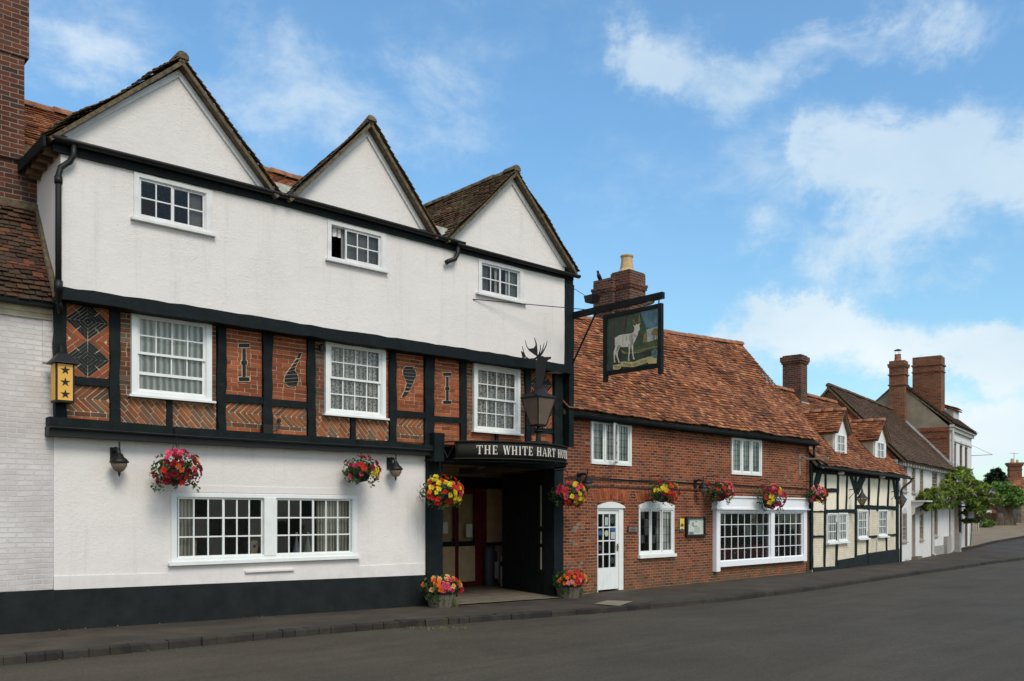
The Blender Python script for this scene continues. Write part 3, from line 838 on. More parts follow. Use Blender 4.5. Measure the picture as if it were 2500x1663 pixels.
# open gravel rising towards the trees, its own low edging
FC = [(19.6, 44.2), (22.2, 45.3), (25, 48.4), (28, 52.3), (34, 59), (42, 66), (60, 80)]
def gzr(y): return gz(y) + .10
sheet('gravel_forecourt', offs(sub(FC, 1.0), 40), sub(FC, 1.0), 30, .004, M_gravel, zf=gzr)
eb = MB()
for a, b in zip(sub(FC, 1.0), sub(FC, 1.0)[1:]):
    if b[0] > 36: break
    a, b = Vector(a), Vector(b); d = (b - a).normalized(); n2 = Vector((-d.y, d.x)) * .16
    lo, hi = gz(a.y) - .05, gz(a.y) + .125
    lo2, hi2 = gz(b.y) - .05, gz(b.y) + .125
    eb.mesh([(a.x, a.y, lo), (b.x, b.y, lo2), (b.x + n2.x, b.y + n2.y, lo2), (a.x + n2.x, a.y + n2.y, lo), (a.x, a.y, hi), (b.x, b.y, hi2), (b.x + n2.x, b.y + n2.y, hi2), (a.x + n2.x, a.y + n2.y, hi)],
            [(0, 1, 5, 4), (4, 5, 6, 7), (2, 3, 7, 6), (1, 2, 6, 5), (3, 0, 4, 7)])
tag(eb.build('forecourt_edging', M_kerb), kind='structure')
# wide land under everything
gm = MB(); N = 60
for j in range(N + 1):
    for i in range(N + 1):
        x, y = -400 + 800 * i / N, -300 + 900 * j / N
        gm.v.append((x, y, (gz(y) if y < 76 else gz(y)) - .35))
for j in range(N):
    for i in range(N):
        q = j * (N + 1) + i; gm.f.append((q, q + 1, q + N + 2, q + N + 1)); gm.mi.append(0)
tag(gm.build('ground', M_grass, None, True), kind='structure')
# stone threshold of the archway, pale cover slab in the pavement
p = MB()
pts = [(7.05, -.42), (10.55, -.42), (11.9, 3.3), (7.05, 3.4)]
W3 = [H.world(u, w, 0) for u, w in pts]
p.mesh([(q.x, q.y, gz(q.y) + .022 + (0.02 if k > 1 else 0)) for k, q in enumerate(W3)], [(0, 1, 2, 3)])
tag(p.build('archway_paving', M_slab), kind='structure')
p = MB()
def gpt(px, py, z): 
    d = (CZ - z) * FP / (py - HY); return ((px - CX) / FP * d, d, z)
def gfix(px, py):
    z = -.1
    for _ in range(6): z = gz(gpt(px, py, z)[1]) + .012
    return gpt(px, py, z)
p.mesh([gfix(1449, 1474), gfix(1512, 1479), gfix(1546, 1468), gfix(1483, 1465.5)], [(0, 1, 2, 3)])
tag(p.build('pavement_slab', plain('pale_slab', (0.23, 0.19, 0.13), 0.9, 0.2, 3.0, 0.3)), kind='structure')

# ================================================================== HOTEL
hotel = on(H, 'timber_framed_hotel', 0, 0, 0, 'large white rendered hotel with three gables over black timbers and brick panels', 'hotel')
GWo = (1.72, 5.16, 0.93, 2.03)
gl_f = (.09, .09, .06, .05)
wall_h = MB()
wall(wall_h, 0, 6.74, -.4, 2.95, 0, .25, [(1.80, 5.08, .97, 1.98)])
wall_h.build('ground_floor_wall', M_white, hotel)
# smooth band above the plinth and round the window
sb = MB()
sb.prism([(0.0, .58), (6.73, .50), (6.73, .735), (5.2, .735), (5.2, .86), (1.68, .86), (1.68, .76), (0.0, .79)], -.014, 0.0)
sb.box(1.66, 5.26, -.010, 0, 2.055, 2.16)
sb.build('smooth_render_band', M_whitesmooth, hotel)
pl = MB(); pl.prism([(0.0, -.4), (6.74, -.4), (6.74, .505), (5.88, .515), (0, .59)], -.03, 0.0)
pl.build('plinth', M_blackbrick, hotel)
ld = MB(); ld.box(2.96, 3.87, -.06, 0.0, .715, .745); ld.build('ledge', M_whitesmooth, hotel)
# rear and side walls
rb = MB(); wall(rb, 0, 10.5, -.4, 6.95, 6.0, 6.25); rb.build('rear_wall', M_white, hotel)
sw = MB(); sw.box(0.0, .25, .26, 5.99, -.4, 2.94); sw.box(0, .25, -.09, 5.99, 2.96, 4.78); sw.box(0, .25, -.10, 5.99, 4.8, 7.0)
sw.prism([(-.0, 6.98), (.25, 6.98), (.25, 7.3), (.0, 7.05)], -.09, 5.9)
sw.build('side_wall', M_whitesmooth, hotel)
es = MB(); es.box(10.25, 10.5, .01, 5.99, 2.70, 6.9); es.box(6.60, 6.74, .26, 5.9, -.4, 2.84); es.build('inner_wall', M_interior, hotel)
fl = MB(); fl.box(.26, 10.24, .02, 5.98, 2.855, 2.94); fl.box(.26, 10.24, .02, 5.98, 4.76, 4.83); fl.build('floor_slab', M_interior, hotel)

# first floor: mortar plane behind, posts, rails, panels
y1 = -.12
WF = [(1.06, 2.33, 3.53, 4.83), (4.43, 5.71, 3.49, 4.82), (7.86, 9.14, 3.40, 4.77)]
fr1 = (.085, .085, .07, .055)
ff = MB(); wall(ff, 0.02, 10.4, 2.9, 4.85, -.05, .2, [hole(o, fr1) for o in WF]); ff.build('first_floor_wall', M_mortar, hotel)
PU = lambda x: H.u(x, -.14)
posts = [(134, 162), (269, 293), (530, 552), (641.6, 665), (751, 770), (951.5, 968), (1036.5, 1059.4), (1124, 1139), (1284, 1297), (1351, 1371)]
PP = [(PU(a), PU(b)) for a, b in posts]
for k, (a, b) in enumerate(PP):
    mb = MB(); stud(mb, ((a + b) / 2, 3.0), ((a + b) / 2 + jit(.018), 4.84), b - a, -.15 - (.02 if k in (0, 9) else 0), -.05, .014, step=.16)
    if k in (2, 3): mb.box(a + .015, b - .015, -.19, -.152, 2.95, 3.2)
    mb.build('post', M_paintblack, hotel)
def rail(k, za, zb, th, k2=None):
    a, b = PP[k][1] - .01, PP[k + 1][0] + .01
    mb = MB(); beam(mb, [(a, za), (b, zb)], [(a, za - th), (b, zb - th)], -.142, -.05, wob=.006); mb.build('rail', M_paintblack, hotel)
    return za
RZ = {0: (3.72, 3.735, .12), 2: (3.67, 3.68, .125), 3: (3.655, 3.67, .115), 5: (3.66, 3.68, .12), 6: (3.62, 3.64, .115), 8: (3.56, 3.59, .12)}
for k, (za, zb, th) in RZ.items(): rail(k, za, zb, th)
for x0, x1_, ztop in ((408, 422, 3.49), (857, 868.6, 3.45), (1210, 1217, 3.36)):
    a, b = PU(x0), PU(x1_); mb = MB(); stud(mb, ((a + b) / 2, 3.0), ((a + b) / 2, ztop), b - a, -.14, -.05); mb.build('post', M_paintblack, hotel)
TOPZ = 4.84; BOTZ = 3.08
def pan(a, b, z0, z1, **k): brick_panel(hotel, a + .0, b - .0, z0, z1, **k)
pan(PP[0][1], PP[1][0], 3.73, TOPZ, pattern='diamonds'); pan(PP[0][1], PP[1][0], BOTZ, 3.60, pattern='herring')
pan(PP[1][1], 1.06, 3.46, TOPZ, mi=1)
a, b = PU(408), PU(422)
pan(PP[1][1], a, BOTZ, 3.47, pattern='diag'); pan(b, PP[2][0], BOTZ, 3.47, pattern='diag')
pan(2.33, PP[2][0], 3.46, TOPZ, mi=1)
pan(PP[2][1], PP[3][0], 3.67, TOPZ); pan(PP[2][1], PP[3][0], BOTZ, 3.555, pattern='herring')
pan(PP[3][1], PP[4][0], 3.66, TOPZ); pan(PP[3][1], PP[4][0], BOTZ, 3.55, pattern='herring')
pan(PP[4][1], 4.43, 3.44, TOPZ, mi=1)
a, b = PU(857), PU(868.6)
pan(PP[4][1], a, BOTZ, 3.44, pattern='diag'); pan(b, PP[5][0], BOTZ, 3.44, pattern='diag')
pan(5.71, PP[5][0], 3.44, TOPZ, mi=0)
pan(PP[5][1], PP[6][0], 3.67, TOPZ); pan(PP[5][1], PP[6][0], BOTZ, 3.555, pattern='herring')
pan(PP[6][1], PP[7][0], 3.63, TOPZ); pan(PP[6][1], PP[7][0], BOTZ, 3.52, mi=0)
pan(PP[7][1], 7.86, 3.36, TOPZ, mi=1)
a, b = PU(1210), PU(1217)
pan(PP[7][1], a, BOTZ, 3.36, mi=0); pan(b, PP[8][0], BOTZ, 3.36, mi=0)
pan(9.14, PP[8][0], 3.36, TOPZ, mi=1)
pan(PP[8][1], PP[9][0], 3.58, TOPZ, pattern='diamonds'); pan(PP[8][1], PP[9][0], BOTZ, 3.46, mi=0)

# date picked out in blue-black bricks: 1 6 9 1
def hz(px, py): return H.uz(px, py, -.125)
Z4 = lambda x, y: hz(500 + x / 3.92, 700 + y / 3.92)
Z5 = lambda x, y: hz(900 + x / 3.92, 750 + y / 3.92)
def numeral(polys):
    mb = MB(); mo = MB()
    for P in polys:
        mb.prism(P, -.122, -.09)
        cx = sum(p[0] for p in P) / len(P); cz = sum(p[1] for p in P) / len(P)
        mo.prism([(cx + (p[0] - cx) * (1 + .035 / max(.04, abs(p[0] - cx) + .0)), cz + (p[1] - cz) * (1 + .014 / max(.03, abs(p[1] - cz)))) if 0 else
                  (p[0] + (.012 if p[0] > cx else -.012), p[1] + (.012 if p[1] > cz else -.012)) for p in P], -.116, -.09)
    o = mb.build('numeral', M_iblack, hotel); mo.build('numeral_joints', M_mortar, o)
def one(Z, xc, y0, y1, hw, sw_):
    H_ = y1 - y0
    seg = lambda a, b, w: [Z(xc - w, y0 + H_ * a), Z(xc + w, y0 + H_ * a), Z(xc + w, y0 + H_ * b), Z(xc - w, y0 + H_ * b)]
    return [seg(0, .095, hw), seg(.125, .45, sw_), seg(.46, .56, sw_ * 1.7), seg(.57, .885, sw_), seg(.90, 1.0, hw)]
numeral(one(Z4, 378, 545, 902, 52, 16))
numeral(one(Z5, 755, 628, 925, 40, 12))
six = [(915, 625, 932, 625), (880, 690, 912, 690), (850, 735, 888, 728), (825, 775, 872, 765), (800, 808, 862, 800), (775, 842, 885, 835), (763, 880, 897, 872), (765, 915, 895, 905), (795, 945, 885, 940), (820, 957, 860, 957)]
def bands(Z, rows, gapf=.10):
    out = []
    for (a0, ya, a1, yb), (b0, yc, b1, yd) in zip(rows, rows[1:]):
        g0 = (yc - ya) * gapf
        out.append([Z(a0, ya + g0), Z(a1, yb + g0), Z(b1, yd - g0), Z(b0, yc - g0)])
    return out
numeral(bands(Z4, six))
nine = [(355, 565, 420, 568), (333, 595, 442, 598), (330, 625, 455, 632), (335, 655, 455, 665), (352, 690, 435, 700), (365, 725, 425, 735), (358, 765, 408, 772), (345, 800, 388, 805), (318, 868, 335, 872)]
numeral(bands(Z5, nine))

# bressumer with its moulding
bz = [(-.12, 3.10), (2.15, 3.06), (6.12, 3.045), (6.95, 3.04)]
bm_ = [(-.12, 2.965), (2.15, 2.945), (5.68, 2.955), (6.95, 2.95)]
bl = [(-.02, 2.825), (2.19, 2.82), (5.74, 2.84), (6.95, 2.84)]
mb = MB(); beam(mb, bz, bm_, -.26, -.05, wob=.005); mb.build('bressumer', M_paintblack, hotel)
mb = MB(); beam(mb, bm_, bl, -.20, 0.02, wob=.004)
mb.tube([(u, -.235, z - .012) for u, z in bm_], .028, 8)
mb.build('moulding', M_iron, hotel)
# beams each side of the entrance and lintel
mb = MB(); beam(mb, [(6.95, 2.87), (10.30, 2.84)], [(6.95, 2.71), (10.30, 2.70)], -.06, .22, wob=.004); mb.build('lintel', M_paintblack, hotel)
mb = MB(); beam(mb, [(6.95, 3.04), (10.38, 3.04)], [(6.95, 2.88), (10.38, 2.88)], -.12, .2, wob=.004); mb.build('beam', M_paintblack, hotel)
for a, b in ((6.745, 7.12), (10.24, 10.53)):
    mb = MB(); stud(mb, ((a + b) / 2, -.3), ((a + b) / 2, 2.86), b - a, -.07, .24, .005); mb.build('door_post', M_paintblack, hotel)
mb = MB(); stud(mb, (6.86, 2.72), (6.86, 3.28), .24, -.30, -.05, .01); mb.build('post_bracket', M_paintblack, hotel)

# jetty and top storey
jt = [(-.02, 4.955), (2.13, 4.975), (4.2, 4.96), (6.11, 4.975), (8.4, 4.985), (10.3, 4.985)]
jb = [(-.02, 4.78), (2.19, 4.765), (4.2, 4.77), (6.22, 4.76), (8.4, 4.775), (10.3, 4.80)]
mb = MB(); beam(mb, jt, jb, -.385, -.11, wob=.010); mb.build('jetty_beam', M_paintblack, hotel)
TW = [(1.02, 2.24, 6.17, 6.86), (4.34, 5.56, 6.18, 6.86), (7.80, 9.03, 6.15, 6.84)]
fr2 = (.075, .10, .06, .045)
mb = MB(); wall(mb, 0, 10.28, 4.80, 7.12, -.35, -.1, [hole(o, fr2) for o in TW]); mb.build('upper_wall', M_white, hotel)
mb = MB(); stud(mb, (10.39, 4.8), (10.41, 6.95), .25, -.37, -.05, .012); mb.build('corner_post', M_paintblack, hotel)
mb = MB(); stud(mb, (10.55, 3.2), (10.56, 6.8), .15, -.30, .02, .006); mb.build('corner_post', M_paintblack, hotel)

window(hotel, TW[0], -.375, fr2, cols=4, rows=2, splits=2, stile=.026, paint=M_oldwhite, curt=[('blind', .76, 1.0)], sill=(.05, .03, .04))
window(hotel, TW[1], -.375, fr2, cols=3, rows=2, splits=1, stile=.03, paint=M_oldwhite, mids=[(4.34 + .075 + .30, 5.56 - .112)], curt=[('blind', .24, 1.0), ('net', 0, .24, .72)], sill=(.04, .03, .04))
window(hotel, TW[2], -.375, fr2, cols=4, rows=2, splits=2, stile=.026, paint=M_oldwhite, curt=[('blind', .0, .25), ('net', .42, .5), ('net', .70, .78), ('blind', .8, 1)], sill=(.07, .03, .04))
window(hotel, WF[0], -.16, fr1, cols=4, rows=(2, 1), sash=.51, raised=3.90, curt=[('net', 0, 1)])
window(hotel, WF[1], -.16, fr1, cols=4, rows=(2, 2), sash=.50, curt=[('lace', 0, 1)])
window(hotel, WF[2], -.16, fr1, cols=4, rows=(2, 2), sash=.50, curt=[('lace', 0, 1)])
# the first sash also carries bars in the upper part of its lower sash
gw = window(hotel, GWo, -.03, (.085, .085, .055, .06), cols=12, rows=3, splits=4, stile=.022, gap=0.0, mids=[(1.835, 2.60), (2.60, 3.30), (3.545, 4.27), (4.27, 5.045)],
       curt=[('heavy', .0, .10), ('heavy', .80, 1.0)], sill=(.05, .04, .05), bar=.024, ydepth=.12)
MB().box(3.31, 3.53, -.04, .12, .99, 1.975).build('mullion', M_paintwhite, gw)
W_IN = hotel

# gutter along the three gables
gt = MB(); beam(gt, [(-.12, 7.04), (3.5, 7.07), (7.3, 7.02)], [(-.12, 6.86), (3.5, 6.91), (7.3, 6.87)], -.40, -.353, wob=.004)
beam(gt, [(7.3, 6.98), (10.52, 6.985)], [(7.3, 6.86), (10.52, 6.87)], -.40, -.353, wob=.004)
gt.build('fascia_board', M_paintblack, hotel)
def halfpipe(mb, pts, r, open_up=True, seg=7):
    b = len(mb.v)
    for (u, y, z) in pts:
        for k in range(seg + 1):
            a = pi + pi * k / seg; mb.v.append((u, y + r * cos(a), z + r * sin(a)))
        for k in range(seg + 1):
            a = 2 * pi - pi * k / seg; mb.v.append((u, y + (r - .008) * cos(a), z + (r - .008) * sin(a)))
    n = 2 * seg + 2
    for i in range(len(pts) - 1):
        for k in range(n):
            q, k2 = b + i * n, (k + 1) % n
            mb.f.append((q + k, q + k2, q + n + k2, q + n + k)); mb.mi.append(0)
    mb.f.append(tuple(b + k for k in range(n))[::-1]); mb.mi.append(0)
    mb.f.append(tuple(b + (len(pts) - 1) * n + k for k in range(n))); mb.mi.append(0)
gu = MB(); halfpipe(gu, [(-.16 + 7.5 * t / 12, -.47, 7.035 + .035 * sin(pi * t / 12)) for t in range(13)], .068)
halfpipe(gu, [(7.15, -.47, 6.99), (9, -.47, 6.975), (10.62, -.47, 6.97)], .062)
gu.build('gutter', M_iron, hotel, True)
dp = MB()
dp.tube([(.14, -.47, 6.98), (.14, -.47, 6.84), (.09, -.44, 6.74), (-.02, -.42, 6.64), (-.05, -.42, 6.52), (-.05, -.42, 6.0), (-.05, -.42, 4.72)], .042, 10)
dp.tube([(-.05, -.42, 6.50), (-.05, -.42, 6.40)], .055, 10); dp.tube([(-.05, -.42, 5.02), (-.05, -.42, 4.86)], .058, 10); dp.tube([(-.03, -.34, 4.76), (.03, -.25, 4.6)], .045, 10)
dp.build('downpipe', M_iron, hotel, True)
d2 = MB(); d2.tube([(7.18, -.47, 6.92), (7.18, -.47, 6.80), (7.12, -.46, 6.68), (6.98, -.44, 6.62), (6.92, -.43, 6.58)], .045, 10); d2.build('downpipe', M_iron, hotel, True)

# gables and roofs
BACK = [3.05, 2.2, 2.6]; FALL = [0, .85, 0]     # the middle ridge drops towards the long roof
GAB = [(0.0, 3.30, 1.70, 8.66, -.22, 3.36), (3.62, 6.62, 5.15, 8.72, 3.50, 6.70), (7.0, 10.30, 8.70, 8.72, 6.88, 10.55)]
for k, (ul, ur, ua, za, el_, er) in enumerate(GAB):
    rt = MB(); rs = MB(); rr = MB(); bb = MB()
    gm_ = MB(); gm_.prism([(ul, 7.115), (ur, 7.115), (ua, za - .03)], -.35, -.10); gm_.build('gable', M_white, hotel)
    zr = za + .10; zl = 7.02; y0, y1_ = -.52, BACK[k]
    sd = 1.0
    slab(rs, (el_, y0, zl), (el_, y1_, zl), (ua, y0, zr), (ua, y1_, zr - FALL[k]), .055)
    slab(rs, (er, y0, zl), (er, y1_, zl), (ua, y0, zr), (ua, y1_, zr - FALL[k]), .055)
    tiles(rt, (el_ - .03, y0 - .02, zl), (el_ - .03, y1_, zl), (ua, y0 - .02, zr), (ua, y1_, zr - FALL[k]), seed=11 + k, wave=.03, rag=.018)
    tiles(rt, (er + .03, y0 - .02, zl), (er + .03, y1_, zl), (ua, y0 - .02, zr), (ua, y1_, zr - FALL[k]), seed=21 + k, wave=.03, rag=.018)
    ridge_tiles(rr, (ua, y0 - .03, zr + .015), (ua, y1_, zr + .015 - FALL[k]), r=.10, seed=k)
    # bargeboards
    dl, dr_ = Vector((ua - el_, zr - zl)).normalized(), Vector((er - ua, zl - zr)).normalized()
    for (P, Q, inn) in (((el_ + .22, zl + .11), (ua, zr - .14), 1), ((ua, zr - .14), (er - .22, zl + .11), -1)):
        d = Vector((Q[0] - P[0], Q[1] - P[1])).normalized(); n = Vector((d.y, -d.x))
        t = .085
        Q2 = (Q[0] + n.x * 0, Q[1] - t / max(.3, abs(n.y))) if inn > 0 else (Q[0] - .0, Q[1] - .02)
        P2 = (P[0] + .08, P[1] - .01) if inn > 0 else (P[0], P[1] - t / max(.3, abs(n.y)))
        bb.prism([P, Q, Q2, P2] if inn > 0 else [P, Q, (Q[0] - .12, Q[1]), P2], -.385, -.352)
    rs.build('roof_deck', M_mossmortar, hotel)
    rt.build('gable_roof', M_tilemoss, hotel); rr.build('ridge', M_mossmortar, hotel, True); bb.build('bargeboard', M_oldwhite, hotel)
# long roof behind
mr = MB(); slab(mr, (-.15, .6, 6.86), (10.4, .6, 6.86), (-.15, 3, 8.78), (10.4, 3, 8.78), .1); slab(mr, (-.15, 6.4, 6.6), (10.4, 6.4, 6.6), (-.15, 3, 8.78), (10.4, 3, 8.78), .1)
mr.build('roof_deck', M_mossmortar, hotel)
mt = MB(); tiles(mt, (-.18, .55, 6.83), (10.4, .55, 6.83), (-.18, 3, 8.80), (10.4, 3, 8.80), seed=31, wave=.03); mt.build('main_roof', M_tilered, hotel)
m2 = MB(); ridge_tiles(m2, (-.2, 3, 8.82), (10.4, 3, 8.82), seed=4); m2.build('ridge', M_ridge, hotel, True)
ml = MB()
for u in (3.42, 6.78):
    ml.mesh([(u - .28, -.36, 7.14), (u + .28, -.36, 7.14), (u + .28, -.30, 7.30), (u - .28, -.30, 7.30), (u - .20, .1, 7.36), (u + .20, .1, 7.36)], [(0, 1, 2, 3), (3, 2, 5, 4)])
    ml.mesh([(u - .28, -.36, 7.04), (u + .28, -.36, 7.04), (u + .28, -.36, 7.14), (u - .28, -.36, 7.14)], [(0, 1, 2, 3)])
ml.build('valley_flashing', M_leadgreen, hotel)
# bare rafter feet and black end board at the left eave
for k in range(4): MB().box(-.20, .0, -.25 + k * .28, -.15 + k * .28, 6.86 - .02 * k, 6.97 - .02 * k).build('rafter_foot', M_wood, hotel)
eb2 = MB(); eb2.box(-.27, -.235, -.5, .9, 6.86, 7.02); eb2.build('eave_board', M_paintblack, hotel)

# entrance passage
pw = MB(); pw.box(6.745, 7.0, .25, 3.3, -.4, 2.85); pw.box(7.0, 12.0, 3.3, 3.5, -.4, 2.85); pw.prism([(10.56, .26), (10.66, .26), (12.0, 3.3), (11.9, 3.3)], -.4, 2.85, f=lambda a, y, z: (a, z, y))
pw.build('passage_wall', M_tanwall, hotel)
pc = MB(); pc.box(7.0, 12.0, .225, 3.3, 2.853, 2.90); pc.build('passage_ceiling', M_tanwall, hotel)
pb = MB(); pb.box(7.0, 11.8, 3.18, 3.3, 2.34, 2.62); pb.box(7.0, 11.85, 3.27, 3.3, .88, .97); pb.build('passage_beam', M_paintblack, hotel)
sc = MB()
for a, b in ((9.2, 9.28), (9.98, 10.07), (10.62, 10.98)): sc.box(a, b, 3.10, 3.19, -.2, 2.34)
sc.box(9.28, 10.62, 3.105, 3.185, -.2, .02); sc.box(9.28, 10.62, 3.11, 3.18, 2.2, 2.34)
scr = sc.build('glazed_screen', M_redpaint, hotel)
pn = MB(); pn.box(9.28, 9.98, 3.13, 3.15, .02, .9); pn.box(10.07, 10.62, 3.13, 3.15, .02, .9); pn.build('panel', M_tanwall, scr)
pg = MB(); pg.box(9.28, 10.62, 3.12, 3.16, .9, 1.02); pg.build('rail', M_paintblack, scr)
panes(scr, 9.28, 10.62, 1.02, 2.2, 3.14, 2, 1)
M_npaper = plain('notice_paper', (0.55, 0.60, 0.50), .8, .05)
MB().box(9.55, 9.74, 3.11, 3.118, 1.22, 1.5).build('notice', M_npaper, scr); MB().box(10.30, 10.50, 3.09, 3.098, 1.12, 1.45).build('notice', M_npaper, scr)
# plank gate leaf swung inwards
gd = MB()
p0, p1 = Vector((10.24, .24)), Vector((10.72, 2.22)); dd = (p1 - p0)
for k in range(11):
    a, b = p0 + dd * (k / 11 + .004), p0 + dd * ((k + 1) / 11 - .004); nx = Vector((-dd.y, dd.x)).normalized() * .05
    gd.mesh([(a.x, a.y, -.12), (b.x, b.y, -.12), (b.x + -nx.x, b.y - nx.y, -.12), (a.x - nx.x, a.y - nx.y, -.12), (a.x, a.y, 2.66), (b.x, b.y, 2.66), (b.x - nx.x, b.y - nx.y, 2.66), (a.x - nx.x, a.y - nx.y, 2.66)],
            [(0, 3, 2, 1), (4, 5, 6, 7), (0, 1, 5, 4), (1, 2, 6, 5), (2, 3, 7, 6), (3, 0, 4, 7)])
gate = gd.build('gate', M_paintblack, hotel)
gk = MB(); q = p0 + dd * .06
nrm_ = Vector((dd.y, -dd.x)).normalized()
for za, zb in ((.45, .95), (1.03, 1.3), (1.42, 2.35)):
    c = q - Vector((-dd.y, dd.x)).normalized() * -.02
    gk.box(c.x - .012, c.x + .012, c.y - .012, c.y + .012, za, zb)
gk.build('edge_strip', plain('dull_aluminium', (0.30, 0.26, 0.22), .4, .2), gate)
cl = on(H, 'ceiling_lamp', 8.75, .7, 2.70, 'small dark round lamp under the ceiling of the archway', 'lamp')
MB().lathe([(.10, .15), (.13, .12), (.13, .06)], seg=14).build('fitting', M_iron, cl)
MB().lathe([(.12, .06), (.10, .0), (.04, -.03)], seg=14).build('glass_bowl', M_smoked, cl)

# objects in the passage
bg_ = on(H, 'upright_bag', 10.98, 2.95, gz(22.2) + .03, 'tall dark bag with grey straps standing against the back wall of the archway', 'bag')
mb = MB(); mb.lathe([(.15, 0), (.17, .05), (.165, .5), (.175, .85), (.15, .98), (.08, 1.03)], seg=14, sx=1.15, sy=.8); mb.build('bag_body', plain('dark_nylon', (0.03, 0.033, 0.04), .6, .3), bg_, True)
mb = MB(); mb.tube([(.17, -.08, .2), (.19, -.1, .6), (.16, -.1, .86), (.05, -.12, .95)], .018, 6); mb.box(.03, .15, -.155, -.13, .2, .62); mb.build('strap', plain('grey_webbing', (0.30, 0.31, 0.33), .8, .2), bg_)
bo = on(H, 'bollard', 11.33 - .05, 2.35, gz(21.5) + .03, 'pale grey post with a dark band beside the black gate in the archway', 'bollard')
bo.location = H.world(11.03, 2.55, gz(21.7) + .03)
MB().lathe([(.055, 0), (.055, .74), (.03, .78)], seg=12).build('shaft', plain('worn_grey_paint', (0.55, 0.48, 0.40), .6, .2), bo, True)
MB().lathe([(.058, .52), (.058, .64)], seg=12).build('band', M_iron, bo, True)
# ================================================================== CANOPY WITH THE NAME, LANTERN, HANGING SIGN
def glyph(ch):
    """serif capitals, unit height, as rectangles and slanted strokes: (polygons, advance)"""
    R = lambda a, b, c, d: [(a, c), (b, c), (b, d), (a, d)]
    s = .055; T_, t_ = .17, .07
    def stem(x, w=T_): return [R(x, x + w, 0, 1), R(x - .07, x + w + .07, 0, s), R(x - .07, x + w + .07, 1 - s, 1)]
    def diag(x0, x1, w): return [(x0, 1), (x0 + w, 1), (x1 + w, 0), (x1, 0)]
    if ch == 'T': return [R(.33, .50, 0, 1), R(.25, .58, 0, s), R(.02, .81, .93, 1), [(.02, 1), (.02, .72), (.07, .72), (.12, .94)], [(.81, 1), (.81, .72), (.76, .72), (.71, .94)]], .88
    if ch == 'H': return stem(.09) + stem(.59) + [R(.26, .59, .46, .53)], .94
    if ch == 'E': return stem(.09) + [R(.2, .66, 0, .07), R(.2, .64, .93, 1), R(.26, .52, .46, .53), R(.61, .66, 0, .24), R(.59, .64, .76, 1), R(.49, .53, .37, .62)], .76
    if ch == 'I': return stem(.10), .42
    if ch == 'W': return [diag(.05, .27, .16), diag(.46, .68, .16), [(.27, 0), (.33, 0), (.54, 1), (.47, 1)], [(.68, 0), (.74, 0), (1.0, 1), (.93, 1)], R(-.02, .28, 1 - s, 1), R(.40, .68, 1 - s, 1), R(.86, 1.06, 1 - s, 1)], 1.08
    if ch == 'A': return [[(.40, 1), (.48, 1), (.82, 0), (.64, 0)], [(.40, 1), (.45, 1), (.13, 0), (.07, 0)], R(.2, .68, .3, .36), R(-.01, .22, 0, s), R(.54, .90, 0, s)], .92
    if ch == 'R': return stem(.09) + [R(.2, .5, .93, 1), R(.2, .5, .46, .53), [(.46, 1), (.60, .95), (.66, .84), (.66, .64), (.60, .52), (.46, .46), (.46, .54), (.50, .6), (.50, .88), (.46, .94)], [(.36, .49), (.52, .49), (.82, 0), (.64, 0)], R(.64, .88, 0, s)], .88
    if ch == 'O':
        out = []; N = 16
        for k in range(N):
            a, b = 2 * pi * k / N, 2 * pi * (k + 1) / N
            o = lambda q: (.44 + .40 * cos(q), .5 + .51 * sin(q)); i_ = lambda q: (.44 + .23 * cos(q), .5 + .43 * sin(q))
            out.append([o(a), o(b), i_(b), i_(a)])
        return out, .90
    if ch == 'L': return stem(.09) + [R(.2, .66, 0, .07), R(.61, .66, 0, .26)], .72
    return [], .42
UC, CA, CB = 8.60, 1.60, 1.10
def arc(th, out=0.0):
    a = radians(th); n = Vector((-cos(a) / CA, -sin(a) / CB)).normalized()
    return Vector((UC - CA * cos(a), -.15 - CB * sin(a))) + n * out
canopy = on(H, 'entrance_canopy', UC, -.15, 2.78, 'black bow fronted canopy over the archway lettered with the hotel name', 'canopy')
def loc(p, z): return (p[0] - UC, p[1] + .15, z - 2.78)
def band(mb, t0, t1, z0, z1, o0, o1, n=36):
    b = len(mb.v)
    for i in range(n + 1):
        th = t0 + (t1 - t0) * i / n; a, c = arc(th, o1), arc(th, o0)
        mb.v += [loc(a, z0), loc(a, z1), loc(c, z1), loc(c, z0)]
    for i in range(n):
        q = b + 4 * i
        for k in range(4):
            k2 = (k + 1) % 4; mb.f.append((q + k, q + k2, q + 4 + k2, q + 4 + k)); mb.mi.append(0)
    mb.f.append((b + 3, b + 2, b + 1, b)); mb.mi.append(0); e = b + 4 * n; mb.f.append((e, e + 1, e + 2, e + 3)); mb.mi.append(0)
M_board = plain('dark_sign_board', (0.020, 0.019, 0.016), 0.75, 0.15, 3.0, 0.15, spec=0.2)
mb = MB(); band(mb, 19, 170, 2.79, 3.10, -.02, .0); mb.build('fascia', M_board, canopy, True)
mb = MB(); band(mb, 0, 180, 3.10, 3.125, -.05, .03, 48); band(mb, 17, 180, 2.765, 2.79, -.05, .03, 44); mb.build('rim', M_board, canopy, True)
mb = MB()
for o in (0.0, -.0):
    pts = [loc(arc(t, -.03), 2.72) for t in range(0, 181, 6)]
    mb.tube(pts, .022, 6)
for t in (1, 20, 60, 120, 176): mb.tube([loc(arc(t, -.03), 2.72), loc(arc(t, -.03), 2.79)], .014, 5)
mb.tube([loc(arc(1), 3.11), loc(arc(1), 2.72)], .02, 6); mb.tube([loc(arc(19), 3.1), loc(arc(10), 2.8)], .010, 5); mb.tube([loc(arc(2), 3.1), loc(arc(10), 2.8)], .010, 5)
mb.tube([loc((UC - CA, -.15), 2.72), loc((UC - CA, .1), 2.72)], .02, 6); mb.tube([loc((UC, -1.2), 2.74), loc((UC, .0), 2.74)], .025, 6)
